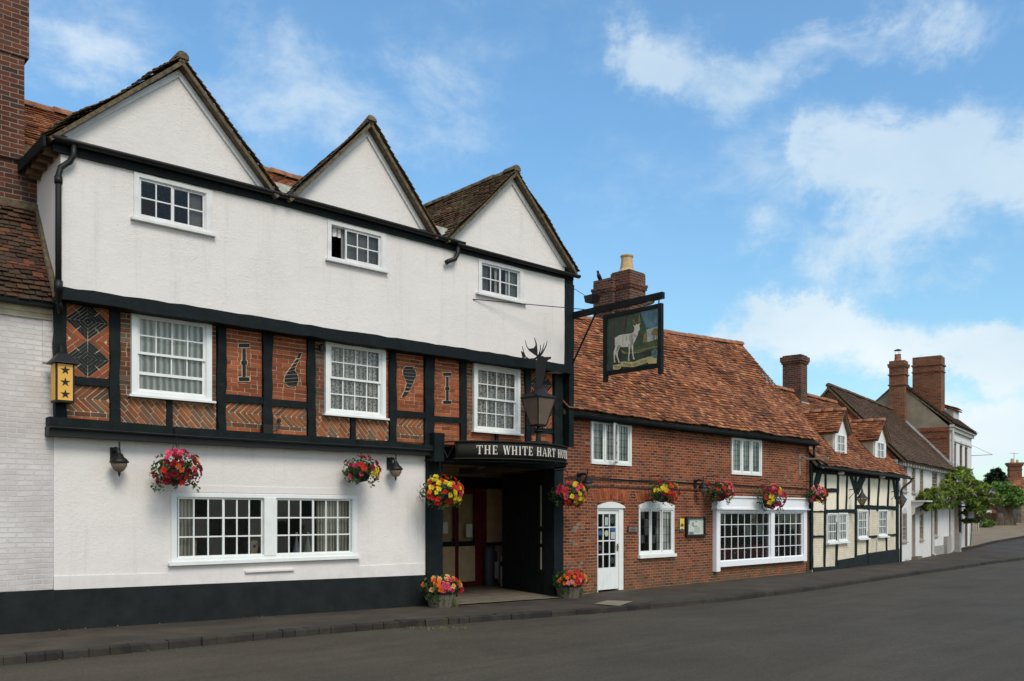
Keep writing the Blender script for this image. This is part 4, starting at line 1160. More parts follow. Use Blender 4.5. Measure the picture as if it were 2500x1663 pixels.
mb.build('iron_frame', M_iron, canopy)
mb = MB(); N = 40; top = [loc(arc(180 * i / N, .0), 3.127) for i in range(N + 1)]; bot = [loc(arc(180 * i / N, -.03), 3.02) for i in range(N + 1)]
mb.mesh(top, [tuple(range(N + 1))]); mb.mesh(bot, [tuple(range(N + 1))[::-1]])
mb.build('canopy_lid', M_board, canopy)
# lettering bent round the board
txt = 'THE WHITE HART HOTEL'; hgt = .172
arcs = [0.0]; TH = [i * .5 for i in range(0, 361)]
for a, b in zip(TH, TH[1:]): arcs.append(arcs[-1] + (arc(b) - arc(a)).length)
def at_arc(s):
    for i in range(len(arcs) - 1):
        if arcs[i + 1] >= s: return TH[i] + .5 * (s - arcs[i]) / (arcs[i + 1] - arcs[i])
    return 180
s0 = arcs[int(38.5 / .5)]; s1 = arcs[int(144 / .5)]
adv = sum(glyph(c)[1] + .10 for c in txt); k_ = (s1 - s0) / adv
mb = MB(); x = 0
M_letter = plain('cream_lettering', (0.66, 0.63, 0.56), .7, .06, spec=.1)
for c in txt:
    if c == ' ': mb.build('lettering', M_letter, canopy); mb = MB()
    ps, ad = glyph(c)
    for P in ps:
        # cut wide strokes so they follow the curve
        us = [q[0] for q in P]; lo, hi = min(us), max(us); n = max(1, int((hi - lo) * k_ / .04))
        for q in range(n):
            cpl = clip(P if len(P) < 5 or c != 'R' else P, lo + (hi - lo) * q / n, lo + (hi - lo) * (q + 1) / n, -1, 2)
            if len(cpl) < 3: continue
            A = [loc(arc(at_arc(s0 + (x + u) * k_), .006), 2.862 + z * hgt) for u, z in cpl]
            B_ = [loc(arc(at_arc(s0 + (x + u) * k_), .0), 2.862 + z * hgt) for u, z in cpl]
            m_ = len(A); mb.mesh(A + B_, [tuple(range(m_))] + [(i, i + m_, (i + 1) % m_ + m_, (i + 1) % m_) for i in range(m_)])
    x += ad + .10
mb.build('lettering', M_letter, canopy)

# lantern with the cut-out stag's head
LU, LW, LZ = 8.86, -1.0, 3.127
lan = on(H, 'gas_lantern', LU, LW, LZ, 'large black iron street lantern standing on the canopy under a cut out antlered stag head', 'lantern')
s2 = sqrt(2)
mb = MB(); mb.lathe([(.23, 0), (.23, .035), (.20, .05)], seg=24); mb.lathe([(.06, .04), (.05, .24)], seg=12); mb.lathe([(.09, .235), (.11, .255), (.09, .275), (.04, .29)], seg=16); mb.build('pedestal', M_iron, lan)
mb = MB(); zb, zt, hb, ht = .385, .93, .115, .245
mb.lathe([(.04, .29), (.04, .385)], seg=10); mb.lathe([(hb * s2, zb - .03), (hb * s2, zb)], seg=4, rot=pi / 4)
C4 = [(-1, -1), (1, -1), (1, 1), (-1, 1)]
for sx, sy in C4: mb.tube([(sx * hb, sy * hb, zb), (sx * ht, sy * ht, zt)], .014, 6)
for k in range(4):
    a, b = C4[k], C4[(k + 1) % 4]
    mb.tube([(a[0] * ht, a[1] * ht, zt), (b[0] * ht, b[1] * ht, zt)], .014, 6); mb.tube([(a[0] * hb, a[1] * hb, zb), (b[0] * hb, b[1] * hb, zb)], .016, 6)
for sx in (-1, 1): mb.tube([(sx * .04, 0, .30), (sx * .11, 0, .33), (sx * .12, 0, .38)], .012, 5)
mb.tube([(-ht, -ht, zt), (-ht - .12, -ht, zt + .05), (-ht - .16, -ht, zt + .12)], .012, 5)
mb.build('frame', M_iron, lan)
mb = MB()
for k in range(4):
    a, b = C4[k], C4[(k + 1) % 4]
    mb.face([(a[0] * hb, a[1] * hb, zb), (b[0] * hb, b[1] * hb, zb), (b[0] * ht, b[1] * ht, zt), (a[0] * ht, a[1] * ht, zt)])
mb.build('glass', M_smoked, lan)
mb = MB(); mb.lathe([((ht + .02) * s2, zt), ((ht + .02) * s2, zt + .02), (.15 * s2, zt + .10), (.05 * s2, zt + .18), (.04, zt + .20)], seg=4, rot=pi / 4); mb.build('lantern_roof', M_iron, lan)
mb = MB(); mb.lathe([(.035, zb), (.035, zb + .1), (.05, zb + .13), (.05, zb + .2), (.02, zb + .23)], seg=10); mb.build('lamp_bulb', plain('milky_glass', (0.5, 0.5, 0.47), .4, .05), lan)
# stag outline traced on its sheet of metal
def SP(x, y):
    u, z = H.uz(1240 + x / 5.225, 800 + y / 5.225, LW); return (u - LU, z - LZ)
st = MB()
headp = [(375, 370), (400, 372), (440, 362), (470, 375), (552, 373), (545, 400), (515, 412), (480, 448), (474, 520), (472, 590), (455, 660), (430, 740), (425, 780), (370, 780), (365, 740), (355, 620), (352, 540), (362, 470), (375, 420)]
# body in convex slices so that it stays clean
def poly(P, y0=-.006, y1=.006): st.prism([SP(*p) for p in P], y0, y1)
poly([(378, 372), (440, 362), (470, 375), (478, 450), (355, 470), (370, 420)])
poly([(470, 375), (552, 373), (545, 400), (515, 412), (478, 450)])
poly([(355, 468), (478, 448), (474, 590), (354, 600)]); poly([(354, 599), (474, 589), (455, 660), (430, 740), (366, 740), (357, 660)]); poly([(345, 640), (358, 650), (366, 740), (425, 740), (440, 700), (420, 782), (372, 782), (350, 700)])
def antler(pts, r0, r1):
    for k in range(len(pts) - 1):
        a, b = Vector(SP(*pts[k])), Vector(SP(*pts[k + 1])); d = (b - a)
        n = Vector((-d.y, d.x)).normalized(); wa = (r0 + (r1 - r0) * k / (len(pts) - 1)); wb = (r0 + (r1 - r0) * (k + 1) / (len(pts) - 1))
        e = d.normalized() * .004
        st.prism([tuple(a - n * wa - e), tuple(b - n * wb + e), tuple(b + n * wb + e), tuple(a + n * wa - e)], -.0055 + .0003 * k, .0055)
antler([(385, 375), (370, 352), (330, 330), (275, 290), (240, 240), (222, 165)], .022, .003)
antler([(360, 345), (365, 290), (360, 200), (338, 132)], .036, .003)
poly([(270, 268), (330, 262), (372, 340), (355, 345), (300, 312)]); poly([(330, 262), (362, 215), (378, 345)])
antler([(385, 385), (420, 350), (455, 295), (490, 225), (502, 172)], .022, .003)
antler([(390, 378), (425, 325), (448, 260), (462, 200)], .018, .003); antler([(385, 372), (405, 320), (415, 270), (416, 222)], .018, .003)
antler([(385, 375), (340, 400), (270, 405), (225, 375), (200, 310), (185, 240)], .022, .004)
poly([(168, 300), (205, 320), (225, 375), (190, 400), (180, 350)])
st.build('stag_head', M_iron, lan)

# hanging sign, hung square to the front from the corner post
XS = 10.56
def SG(px, py):
    """spot on the plane of the sign: distance out from the front, height"""
    r = (px - CX) / FP; ax, ay = H.ox + H.c * XS, H.oy + H.s * XS
    s = (ax - r * ay) / (-H.s + -r * H.c) if False else (r * ay - ax) / (H.s + r * H.c)
    y = ay - H.c * s
    return s, CZ - (py - HY) / FP * y
sign = on(H, 'hanging_inn_sign', XS, 0, 4.5, 'painted inn sign of a white stag hanging in a black frame from its beam', 'sign')
def swing(s, x, z): return (x, -s, z - 4.5)
def sbox(mb, s0, s1, x0, x1, z0, z1): mb.box(x0, x1, -s0, -s1, z0 - 4.5, z1 - 4.5)
mb = MB(); sbox(mb, .0, 2.86, -.045, .045, 6.04, 6.17); mb.build('beam', M_paintblack, sign)
mb = MB(); mb.tube([swing(1.02, 0, 6.05), swing(.02, 0, 4.60)], .022, 7); mb.build('brace', M_iron, sign)
F0, F1, FZ0, FZ1 = 1.27, 2.83, 4.66, 5.95
mb = MB(); 
sbox(mb, F0, F0 + .075, -.045, .045, FZ0 - .14, FZ1); sbox(mb, F1 - .075, F1, -.045, .045, FZ0 - .14, FZ1)
sbox(mb, F0 + .075, F1 - .075, -.042, .042, FZ1 - .085, FZ1 - .002); sbox(mb, F0 + .075, F1 - .075, -.042, .042, FZ0, FZ0 + .085)
mb.build('frame', M_paintblack, sign)
mb = MB()
for s_ in (1.45, 2.74): mb.tube([swing(s_, 0, 5.95), swing(s_, .015, 6.04)], .014, 6)
mb.build('hook', M_iron, sign)
# stays and small floodlight belong to the bracket
mb = MB()
a = H.world(7.66, -.36, 6.0); 
mb.tube([(7.66 - XS, -.36, 1.5), (0, -1.03, 1.60)], .009, 5); mb.tube([(10.29 - XS, -.4, 6.75 - 4.5), (0, -1.20, 6.17 - 4.5)], .006, 5)
mb.build('stay_rod', M_iron, sign)
mb = MB()
x0 = -.42
mb.tube([(0, -1.95, 1.66), (-.25, -1.5, 1.78), (x0 + .12, -1.36, 1.80)], .008, 5)
mb.build('lamp_arm', M_iron, sign)
mb = MB(); 
mb.mesh([(x0 - .11, -1.20, 1.66), (x0 + .11, -1.20, 1.66), (x0 + .11, -1.38, 1.66), (x0 - .11, -1.38, 1.66), (x0 - .13, -1.18, 1.80), (x0 + .13, -1.18, 1.80), (x0 + .13, -1.44, 1.80), (x0 - .13, -1.44, 1.80)],
        [(0, 3, 2, 1), (4, 5, 6, 7), (0, 1, 5, 4), (1, 2, 6, 5), (2, 3, 7, 6), (3, 0, 4, 7)])
mb.build('floodlight', M_iron, sign)
# the painting: thin coats one above the other on the board
PX = lambda x, y: SG(1450 + x / 6.535, 690 + y / 6.535)
def coat(name, color, polys, lv, var=.25, sc=9.0, m=None):
    mb = MB()
    for P in polys:
        q = [PX(*p) for p in P]
        xf = -.016 - .0012 * lv
        n = len(q); A = [(xf, -s, z - 4.5) for s, z in q]; C = [(xf + .001, -s, z - 4.5) for s, z in q]
        ar = sum(q[i][0] * q[(i + 1) % n][1] - q[(i + 1) % n][0] * q[i][1] for i in range(n))
        mb.mesh(A + C, [tuple(range(n))] + [(i, i + n, (i + 1) % n + n, (i + 1) % n) for i in range(n)])
    return mb.build(name, m or plain('oil_' + name, color, .5, var, sc, .1), sign)
mb = MB(); sbox(mb, F0 + .07, F1 - .07, -.015, .015, FZ0 + .08, FZ1 - .08); mb.build('board', plain('oil_dark_wood', (0.016, 0.035, 0.022), .5, .6, 5, .1), sign)
coat('painted_sky', (0.07, 0.15, 0.20), [[(740, 470), (1040, 405), (1030, 900), (860, 960), (830, 760), (760, 600)]], 1, .5, 6)
coat('painted_haze', (0.33, 0.37, 0.34), [[(835, 760), (1030, 700), (1025, 900), (860, 955)]], 2, .25)
coat('painted_forest', (0.025, 0.055, 0.022), [[(520, 560), (740, 470), (830, 680), (850, 780), (860, 960), (660, 1020), (560, 1000)]], 3, .5)
coat('painted_trunk', (0.055, 0.025, 0.018), [[(295, 570), (330, 560), (325, 1080), (295, 1080)], [(480, 530), (530, 520), (490, 830), (440, 840)]], 4, .4)
coat('painted_autumn_tree', (0.20, 0.13, 0.045), [[(800, 850), (840, 790), (860, 950), (790, 960)], [(930, 780), (980, 730), (1032, 740), (1030, 840), (920, 840)], [(965, 830), (980, 830), (970, 925), (955, 925)], [(1005, 830), (1014, 830), (1014, 905), (1005, 905)]], 4.5, .4)
coat('painted_meadow', (0.05, 0.075, 0.02), [[(640, 1040), (860, 960), (1030, 900), (1025, 1060), (660, 1140)]], 5, .6, 14)
coat('painted_path', (0.20, 0.18, 0.06), [[(430, 1070), (520, 1120), (820, 1100), (690, 1130), (490, 1140)], [(700, 1080), (1020, 1010), (1020, 1030), (700, 1100)]], 6, .4)
coat('painted_bush', (0.08, 0.14, 0.15), [[(930, 1100), (990, 1050), (1028, 1080), (1020, 1210), (920, 1200)]], 6, .6, 20)
stagc = (0.56, 0.53, 0.46)
coat('painted_stag', stagc, [[(355, 880), (420, 840), (480, 830), (600, 815), (640, 820), (640, 980), (560, 1030), (470, 1035), (400, 1010), (360, 960)],
     [(600, 815), (640, 800), (700, 860), (670, 930), (630, 1000), (590, 1000)], [(640, 800), (655, 760), (722, 770), (712, 840), (690, 880), (650, 860)], [(655, 762), (662, 700), (700, 662), (740, 700), (748, 745), (735, 770), (720, 772)],
     [(635, 672), (662, 690), (672, 712), (655, 712)], [(715, 668), (756, 648), (740, 690), (722, 690)],
     [(345, 880), (362, 900), (362, 990), (347, 1020)],
     [(365, 980), (440, 1010), (390, 1090), (355, 1140), (345, 1240), (330, 1240), (328, 1110)], [(385, 1010), (440, 1015), (392, 1120), (395, 1180), (415, 1255), (398, 1255), (358, 1140)],
     [(328, 1235), (348, 1235), (358, 1272), (335, 1280)], [(395, 1250), (416, 1250), (428, 1280), (405, 1287)],
     [(565, 980), (602, 990), (585, 1120), (572, 1215), (558, 1215), (566, 1100)], [(605, 980), (640, 985), (640, 1100), (650, 1195), (634, 1200), (620, 1100)],
     [(554, 1212), (574, 1210), (585, 1248), (560, 1252)], [(632, 1196), (652, 1190), (668, 1225), (640, 1232)]], 8, .12, 8)
coat('painted_flank', (0.40, 0.36, 0.27), [[(470, 850), (485, 848), (478, 1000), (465, 980)], [(520, 845), (540, 842), (535, 960), (522, 930)], [(570, 840), (600, 838), (596, 950), (575, 930)], [(560, 990), (570, 985), (575, 1110), (566, 1110)]], 9, .5, 25)
coat('painted_antlers', (0.20, 0.11, 0.06), [[(680, 665), (700, 660), (650, 610), (612, 590), (640, 625)], [(705, 662), (722, 655), (752, 590), (745, 470), (722, 600)], [(722, 640), (730, 650), (790, 580), (760, 600)], [(655, 620), (662, 618), (668, 560), (650, 590)]], 8.5, .3)
coat('painted_ribbon', (0.52, 0.42, 0.19), [[(318, 1322), (440, 1300), (460, 1330), (435, 1375), (400, 1392), (320, 1392)], [(440, 1265), (500, 1262), (640, 1270), (760, 1225), (905, 1180), (905, 1262), (780, 1310), (640, 1352), (480, 1342), (440, 1340)], [(880, 1190), (905, 1180), (1018, 1215), (1015, 1290), (880, 1300)]], 9, .15)
# ribbon words: text bent along the ribbon
def words(name, text, font_h, m, place, parent, depth=.001, shear=0.0, width=None):
    cu = bpy.data.curves.new(name, 'FONT'); cu.body = text; cu.size = 1.0; cu.resolution_u = 2
    to = bpy.data.objects.new(name, cu)
    me = bpy.data.meshes.new_from_object(to); bpy.data.objects.remove(to)
    xs = [v.co.x for v in me.vertices]; lo, hi = min(xs), max(xs)
    ys = [v.co.y for v in me.vertices]; yl, yh = min(ys), max(ys)
    for v in me.vertices:
        v.co = place((v.co.x - lo) / (hi - lo), (v.co.y - yl) / (yh - yl))
    me.name = name; me.materials.clear(); me.materials.append(m)
    o = bpy.data.objects.new(name, me); col.objects.link(o); o.parent = parent
    return o
M_ink = plain('ink', (0.02, 0.016, 0.012), .7, .1)
def rib(pts_lo, pts_hi, lv=10):
    def pick(P, t):
        x = P[0][0] + (P[-1][0] - P[0][0]) * t
        for a, b in zip(P, P[1:]):
            if x <= b[0] + 1e-6: return (x, a[1] + (b[1] - a[1]) * (x - a[0]) / (b[0] - a[0]))
        return P[-1]
    def f(t, h):
        lo, hi = pick(pts_lo, t), pick(pts_hi, t)
        s, z = PX(lo[0], lo[1] + (hi[1] - lo[1]) * h); return Vector((-.016 - .0012 * lv, -s, z - 4.5))
    return f
words('ribbon_words', 'White Hart Hotel', 1, M_ink, rib([(478, 1328), (640, 1338), (780, 1296), (862, 1262)], [(478, 1275), (640, 1285), (780, 1238), (862, 1205)]), sign)
words('ribbon_words', 'The', 1, M_ink, rib([(335, 1382), (430, 1365)], [(335, 1335), (430, 1318)]), sign)
words('ribbon_words', 'Dorch.', 1, M_ink, rib([(893, 1285), (1008, 1275)], [(893, 1240), (1008, 1230)]), sign) if False else None

# a bird asleep under the end of the beam
pg_ = on(H, 'pigeon', XS, -2.52, 5.965, 'pale brown bird sitting on the sign frame under the beam end', 'bird')
mb = MB(); mb.tube([(0, .16, .02), (0, .10, .035), (0, 0, .045), (0, -.07, .045), (0, -.11, .05)], lambda t: .012 + .033 * sin(pi * min(1, t * .95 + .05)), 8)
mb.build('body', plain('dull_brown_feathers', (0.22, 0.15, 0.10), .9, .4, 30, .4), pg_, True)

# ================================================================== FLOWER BASKETS, TUBS, LAMPS
M_leaf = island('begonia_leaf', [(0.02, 0.05, 0.012), (0.045, 0.10, 0.02), (0.075, 0.14, 0.03), (0.03, 0.07, 0.02)], rough=.5, translucent=.25, spec=.4)
def petal(name, c):
    def f(g, p, o):
        r = g.n('ShaderNodeNewGeometry').outputs['Random Per Island']
        ob = g.n('ShaderNodeObjectInfo').outputs['Random']
        v = g.rng(g.math('ADD', r, ob), 0.0, 2.0)
        cc = g.mix(v, tuple(x * .55 for x in c), tuple(min(1, x * 1.25 + .01) for x in c))
        setp(g, p, color=cc, rough=.6, spec=.2)
        tr = g.n('ShaderNodeBsdfTranslucent', ins={'Color': cc}); mx = g.n('ShaderNodeMixShader', ins={0: .25})
        g.t.links.new(p.outputs[0], mx.inputs[1]); g.t.links.new(tr.outputs[0], mx.inputs[2]); g.t.links.new(mx.outputs[0], o.inputs[0])
    return mat(name, f)
PET = {'red': petal('red_petal', (0.68, 0.03, 0.02)), 'crimson': petal('crimson_petal', (0.28, 0.008, 0.018)), 'yellow': petal('yellow_petal', (0.85, 0.62, 0.03)),
       'orange': petal('orange_petal', (0.80, 0.15, 0.02)), 'pink': petal('pink_petal', (0.72, 0.09, 0.17)), 'magenta': petal('magenta_petal', (0.50, 0.02, 0.10)), 'salmon': petal('salmon_petal', (0.72, 0.24, 0.22)), 'peach': petal('peach_petal', (0.80, 0.42, 0.16))}
def blossom_mesh(c, seed):
    rn = random.Random(seed); mb = MB()
    for ring_, (n, r, tilt, h) in enumerate(((7, 1.0, .35, .0), (6, .72, .75, .12), (4, .42, 1.15, .22))):
        for k in range(n):
            a = 2 * pi * (k + rn.uniform(-.2, .2)) / n + ring_ * .5; w = pi / n * 1.25
            def P(rr, an, dz=0): return (cos(an) * rr * cos(tilt * .6), sin(an) * rr * cos(tilt * .6), h + rr * sin(tilt) * .6 + dz)
            j = rn.uniform(.85, 1.1)
            mb.mesh([P(.12, a), P(r * .6 * j, a - w), P(r * j, a - w * .45, rn.uniform(-.1, .1)), P(r * j * 1.04, a + w * .1, rn.uniform(-.12, .12)), P(r * j, a + w * .5, rn.uniform(-.1, .1)), P(r * .6 * j, a + w)], [(0, 1, 2), (0, 2, 3), (0, 3, 4), (0, 4, 5)])
    me = bpy.data.meshes.new('blossom'); me.from_pydata(mb.v, [], mb.f); me.materials.append(PET[c]); return me
BLO = {c: [blossom_mesh(c, i * 17 + 3) for i in range(2)] for c in PET}
def leaves(mb, n, cen, rad, size, rn, lower=-.9, ragged=.25, flat=0.0, clumps=None):
    for _ in range(n):
        while True:
            d = Vector((rn.gauss(0, 1), rn.gauss(0, 1), rn.gauss(0, 1))).normalized()
            if d.z > lower: break
        r = (1 - rn.random() ** 2 * .55) * (1 + rn.uniform(-ragged, ragged) * .6)
        c = Vector((cen[0] + d.x * rad[0] * r, cen[1] + d.y * rad[1] * r, cen[2] + d.z * rad[2] * r))
        s = size * rn.uniform(.6, 1.3)
        ax = Vector((rn.gauss(0, 1), rn.gauss(0, 1), rn.gauss(0, .7))).normalized(); nn = (d * 1.0 + Vector((rn.gauss(0, .5), rn.gauss(0, .5), rn.gauss(0, .5)))).normalized()
        x = nn.cross(ax).normalized() * s; y = nn.cross(x).normalized() * s * .62; b_ = nn * s * .22
        mb.mesh([c - x, c - y * .9 + b_, c + x, c + y * .9 + b_], [(0, 1, 2), (0, 2, 3)])
def bouquet(root, c, rad, cols, n, size, seed, nl=260, face=-.2, zcut=-.85, clumps=6, droop=0):
    rn = random.Random(seed); mb = MB()
    leaves(mb, nl, c, rad, .045, rn, lower=-.9); leaves(mb, nl // 2, c, (rad[0] * .7, rad[1] * .7, rad[2] * .7), .045, rn)
    for _ in range(7):       # trailing shoots
        a = rn.uniform(0, 6.3); R_ = rn.uniform(.75, 1.0); dr_ = rn.uniform(.5, 1.15)
        leaves(mb, 12, (c[0] + cos(a) * rad[0] * R_, c[1] - abs(sin(a)) * rad[1] * R_ * .8, c[2] - rad[2] * dr_), (.05, .05, .08), .028, rn)
    mb.build('foliage', M_leaf, root)
    # flowers stand in patches of one colour, as planted
    cents = []
    for k, cc in enumerate(cols):
        cents.append((Vector((cc[1], -.75 + rn.uniform(-.2, .2), cc[2])).normalized(), cc[0], cc[3] if len(cc) > 3 else .5))
    made = 0; tries = 0; pos = []
    while made < n and tries < n * 40:
        tries += 1
        k = rn.randrange(len(cents)); d0, cn, spr = cents[k]
        d = (d0 + Vector((rn.gauss(0, spr), rn.gauss(0, spr * .8), rn.gauss(0, spr)))).normalized()
        if d.z < zcut or d.y > .55: continue
        p = Vector((c[0] + d.x * rad[0], c[1] + d.y * rad[1], c[2] + d.z * rad[2])) * 1.0 + d * rn.uniform(0, .035)
        if any((p - q).length < size * 1.15 for q in pos): continue
        pos.append(p)
        o = bpy.data.objects.new('blossom', rn.choice(BLO[cn])); col.objects.link(o); o.parent = root
        o.location = p; s = size * rn.uniform(.75, 1.2); o.scale = (s, s, s)
        o.rotation_mode = 'QUATERNION'; o.rotation_quaternion = (d + Vector((rn.gauss(0, .2), rn.gauss(0, .2) - .25, rn.gauss(0, .2)))).to_track_quat('Z', 'Y') @ Vector((0, 0, 1)).rotation_difference(Vector((0, 0, 1)))
        made += 1
M_wicker = plain('dark_basket_liner', (0.018, 0.015, 0.010), .9, .3, 20, .6)
def basket(f, px, py, rpx, rpz, cols, label, seed, w=-.40, hang=.45, zdrop=0, n=34, anchor=None, size=.050):
    u, z = f.uz(px, py, w)
    dep = f.oy + f.s * u + f.c * w; rx, rz = rpx / FP * dep / .88, rpz / FP * dep
    root = on(f, 'hanging_basket', u, w, z - rz, label, 'hanging basket', 'hanging baskets along the street front')
    MB().lathe([(.02, rz * .12), (.12, rz * .2), (.18, rz * .55), (.20, rz * .95)], seg=16).build('basket_bowl', M_wicker, root, True)
    cc = (0, 0, rz * 1.02); bouquet(root, cc, (rx, min(rx, -w * .92), rz * .97), cols, n, size, seed)
    mb = MB(); top = Vector((0, 0, rz * 2 + hang)) if anchor is None else Vector(anchor)
    for k in range(3):
        a = 2 * pi * k / 3 + .3; mb.tube([(cos(a) * .19, sin(a) * .19, rz * .95), (cos(a) * .03, sin(a) * .03, rz * 2 + .10)], .004, 4)
    mb.tube([(0, 0, rz * 2 + .09), top], .006, 5)
    mb.build('chain', M_iron, root)
    if anchor is None and hang > 0:
        mb = MB(); mb.tube([top, top + Vector((0, .1, .04)), (0, -w, top.z + .02)], .010, 6); mb.build('hook', M_iron, root)
    return root
basket(H, 430, 1145, 49, 44, [('crimson', -.8, .1), ('crimson', -.9, -.4), ('crimson', -.6, -.5), ('crimson', -.6, .4), ('red', -.2, .2), ('crimson', .3, .8), ('pink', .1, .7), ('magenta', -.1, .8), ('red', .2, .0), ('red', .5, -.1), ('magenta', .8, .0), ('orange', -.1, -.1, .2), ('crimson', .0, .5), ('yellow', .85, .4, .12), ('crimson', .9, .5)], 'large basket of dark red and orange flowers left above the long window', 31, w=-.36, hang=.32, n=42, size=.056)
basket(H, 879, 1149, 39, 32, [('magenta', -.8, .5), ('pink', -.6, .1), ('red', -.8, -.1), ('crimson', .6, .6), ('crimson', .9, .4), ('yellow', .3, -.2, .25), ('yellow', .6, -.3, .25), ('peach', .9, -.7, .15)], 'basket of magenta and yellow flowers above the right end of the long window', 32, w=-.36, hang=.28, n=26, size=.056)
basket(H, 1074, 1200, 46, 38, [('yellow', -.7, .5, .3), ('yellow', -.8, .2, .25), ('yellow', .1, -.3, .3), ('yellow', .3, -.1, .3), ('yellow', .3, -.6, .25), ('red', -.1, .4), ('orange', .4, .9), ('red', .8, .5), ('magenta', .95, .0), ('magenta', .8, -.5), ('red', -.9, -.5), ('red', -.5, -.8)], 'full basket of red and yellow flowers hanging before the left post of the archway', 33, w=-.50, hang=.3, n=54, size=.055)
basket(H, 1385, 1208, 39, 30, [('magenta', -.9, .5), ('red', -.6, .2), ('pink', -.7, -.3), ('yellow', -.3, -.6, .3), ('yellow', .0, -.5, .3), ('yellow', .1, -.2, .3), ('yellow', .7, .8, .25), ('yellow', .9, .5, .25), ('yellow', .95, .1, .25), ('orange', .7, -.4), ('red', .8, -.8)], 'basket with a yellow right edge hanging before the right post of the archway', 34, w=-.45, hang=.24, n=46, size=.055)
basket(B, 1617, 1203, 37, 27, [('yellow', -.9, .3, .2), ('crimson', -.2, .4), ('red', .0, .2), ('red', .3, -.5), ('red', .6, .1), ('crimson', .1, -.8), ('yellow', .6, .8, .2), ('orange', .8, .5)], 'red basket with yellow at its left edge above the small arched window', 35, w=-.40, hang=.12, n=36, size=.062)
basket(B, 1756, 1201, 31, 26, [('red', -.6, .5), ('crimson', -.5, -.2), ('salmon', .2, .5), ('pink', .7, .5), ('salmon', .5, .1), ('yellow', .3, -.6, .25), ('orange', .9, -.3), ('crimson', -.5, -.8)], 'basket of pink and red flowers beside the lamp at the white shop front', 36, w=-.40, hang=.12, n=30, size=.068)
basket(B, 1878, 1215, 33, 30, [('orange', -.1, .7), ('yellow', .6, .7, .25), ('yellow', -.8, -.2, .2), ('magenta', -.3, .1), ('crimson', -.6, .3), ('pink', .5, .1), ('magenta', .2, -.5), ('red', .0, -.1), ('crimson', .8, -.3)], 'deep red basket hanging over the middle of the white shop fascia', 37, w=-.46, hang=.12, n=34, size=.072)
basket(B, 1991, 1208, 26, 19, [('pink', -.8, .4), ('magenta', -.9, .0), ('yellow', -.6, -.8, .2), ('orange', .0, .4), ('red', .2, -.5), ('red', .8, -.3), ('crimson', .9, .4)], 'farthest basket hanging between the brick house and the timbered cottage', 38, w=-.36, hang=.15, n=24, size=.070)

M_oak = plain('silvered_oak', (0.13, 0.115, 0.085), .85, .3, 9, .5)
def tub(f, px, pyb, rpx, cols, label, seed, w=-.38, n=34):
    u = f.u(px, w); P = f.world(u, w, 0); r = rpx / FP * P.y / .9; z0 = gz(P.y)
    root = on(f, 'half_barrel_tub', u, w, z0, label, 'flower tub', 'half barrel tubs at the archway')
    mb = MB(); N = 16
    for k in range(N):
        a0, a1 = 2 * pi * (k + .03) / N, 2 * pi * (k + .97) / N; h = .34; rb, rm = r * .78, r * .95
        vs = []
        for (rr, z) in ((rb, 0), (rm, h * .55), (r, h)):
            for q in (a0, a1): vs.append((cos(q) * rr, sin(q) * rr, z))
        for (rr, z) in ((r - .025, h),):
            for q in (a0, a1): vs.append((cos(q) * rr, sin(q) * rr, z))
        mb.mesh(vs, [(0, 1, 3, 2), (2, 3, 5, 4), (4, 5, 7, 6)])
    mb.lathe([(r * .74, .01), (r * .9, .29)], seg=16); mb.build('staves', M_oak, root)
    MB().lathe([(r * .995 + .004, .255), (r * 1.0 + .006, .30)], seg=24).build('hoop', M_iron, root)
    MB().lathe([(r * .9, .28), (r * .85, .31)], seg=16).build('soil', plain('dark_soil', (0.02, 0.014, 0.01), .95, .3), root)
    bouquet(root, (0, -.02, .38), (r * 1.42, r * 1.1, .24), cols, n, .050, seed, nl=300, zcut=-.25)
    return root
t1 = tub(H, 1076, 1484, 33, [('orange', -.9, -.1), ('peach', -.5, .8), ('orange', -.7, .2), ('pink', -.2, .3, .3), ('pink', -.1, -.1, .3), ('peach', .3, .4, .2), ('magenta', .6, .1), ('orange', .9, .3), ('red', .6, .1), ('magenta', .8, -.2)], 'oak half barrel of orange and pink flowers at the left side of the archway', 41, w=-.42)
t2 = tub(H, 1388, 1460, 29, [('orange', -.9, .3), ('orange', -.8, -.2), ('red', -.2, .6), ('salmon', -.4, -.1, .3), ('red', .2, .2), ('crimson', .3, -.1), ('yellow', .7, .2, .25), ('yellow', .9, .0, .2)], 'oak half barrel of red and yellow flowers between the archway and the brick wall', 42, w=-.36)

def globe_lamp(f, px, py, w, label, sc=1.0, arm=.18, grp='round black wall lamps', mk=1):
    """bell shaped black lamp under a short wall arm; the point given is the rim of its shade"""
    u, z = f.uz(px, py, w)
    root = on(f, 'wall_lamp', u, w, z, label, 'wall lamp', grp)
    s = sc
    MB().lathe([(.135 * s, 0), (.14 * s, .015 * s), (.105 * s, .06 * s), (.07 * s, .085 * s), (.045 * s, .14 * s), (.015 * s, .15 * s)], seg=18).build('shade', M_iron, root, True)
    MB().lathe([(.115 * s, -.001), (.11 * s, -.05 * s), (.07 * s, -.115 * s), (.02 * s, -.14 * s)], seg=18).build('globe', M_smoked, root, True)
    MB().lathe([(.02 * s, -.135 * s), (.02 * s, -.165 * s), (.006, -.21 * s)], seg=10).build('finial', M_iron, root)
    mb = MB(); mb.tube([(0, 0, .14 * s), (0, .03, .20 * s), (-.02, -w * .5, .22 * s), (-.02, -w, .17 * s)], .030 * s, 8); mb.box(-.07 * s, .05 * s, -w - .03, -w, .02, .24 * s); mb.tube([(0, -.01, .2 * s), (0, -.01, .32 * s)], .012 * s, 6)
    mb.build('bracket', M_iron, root, False)
    return root
globe_lamp(H, 291, 1130, -.20, 'black wall lamp on the white wall left of the large red basket')
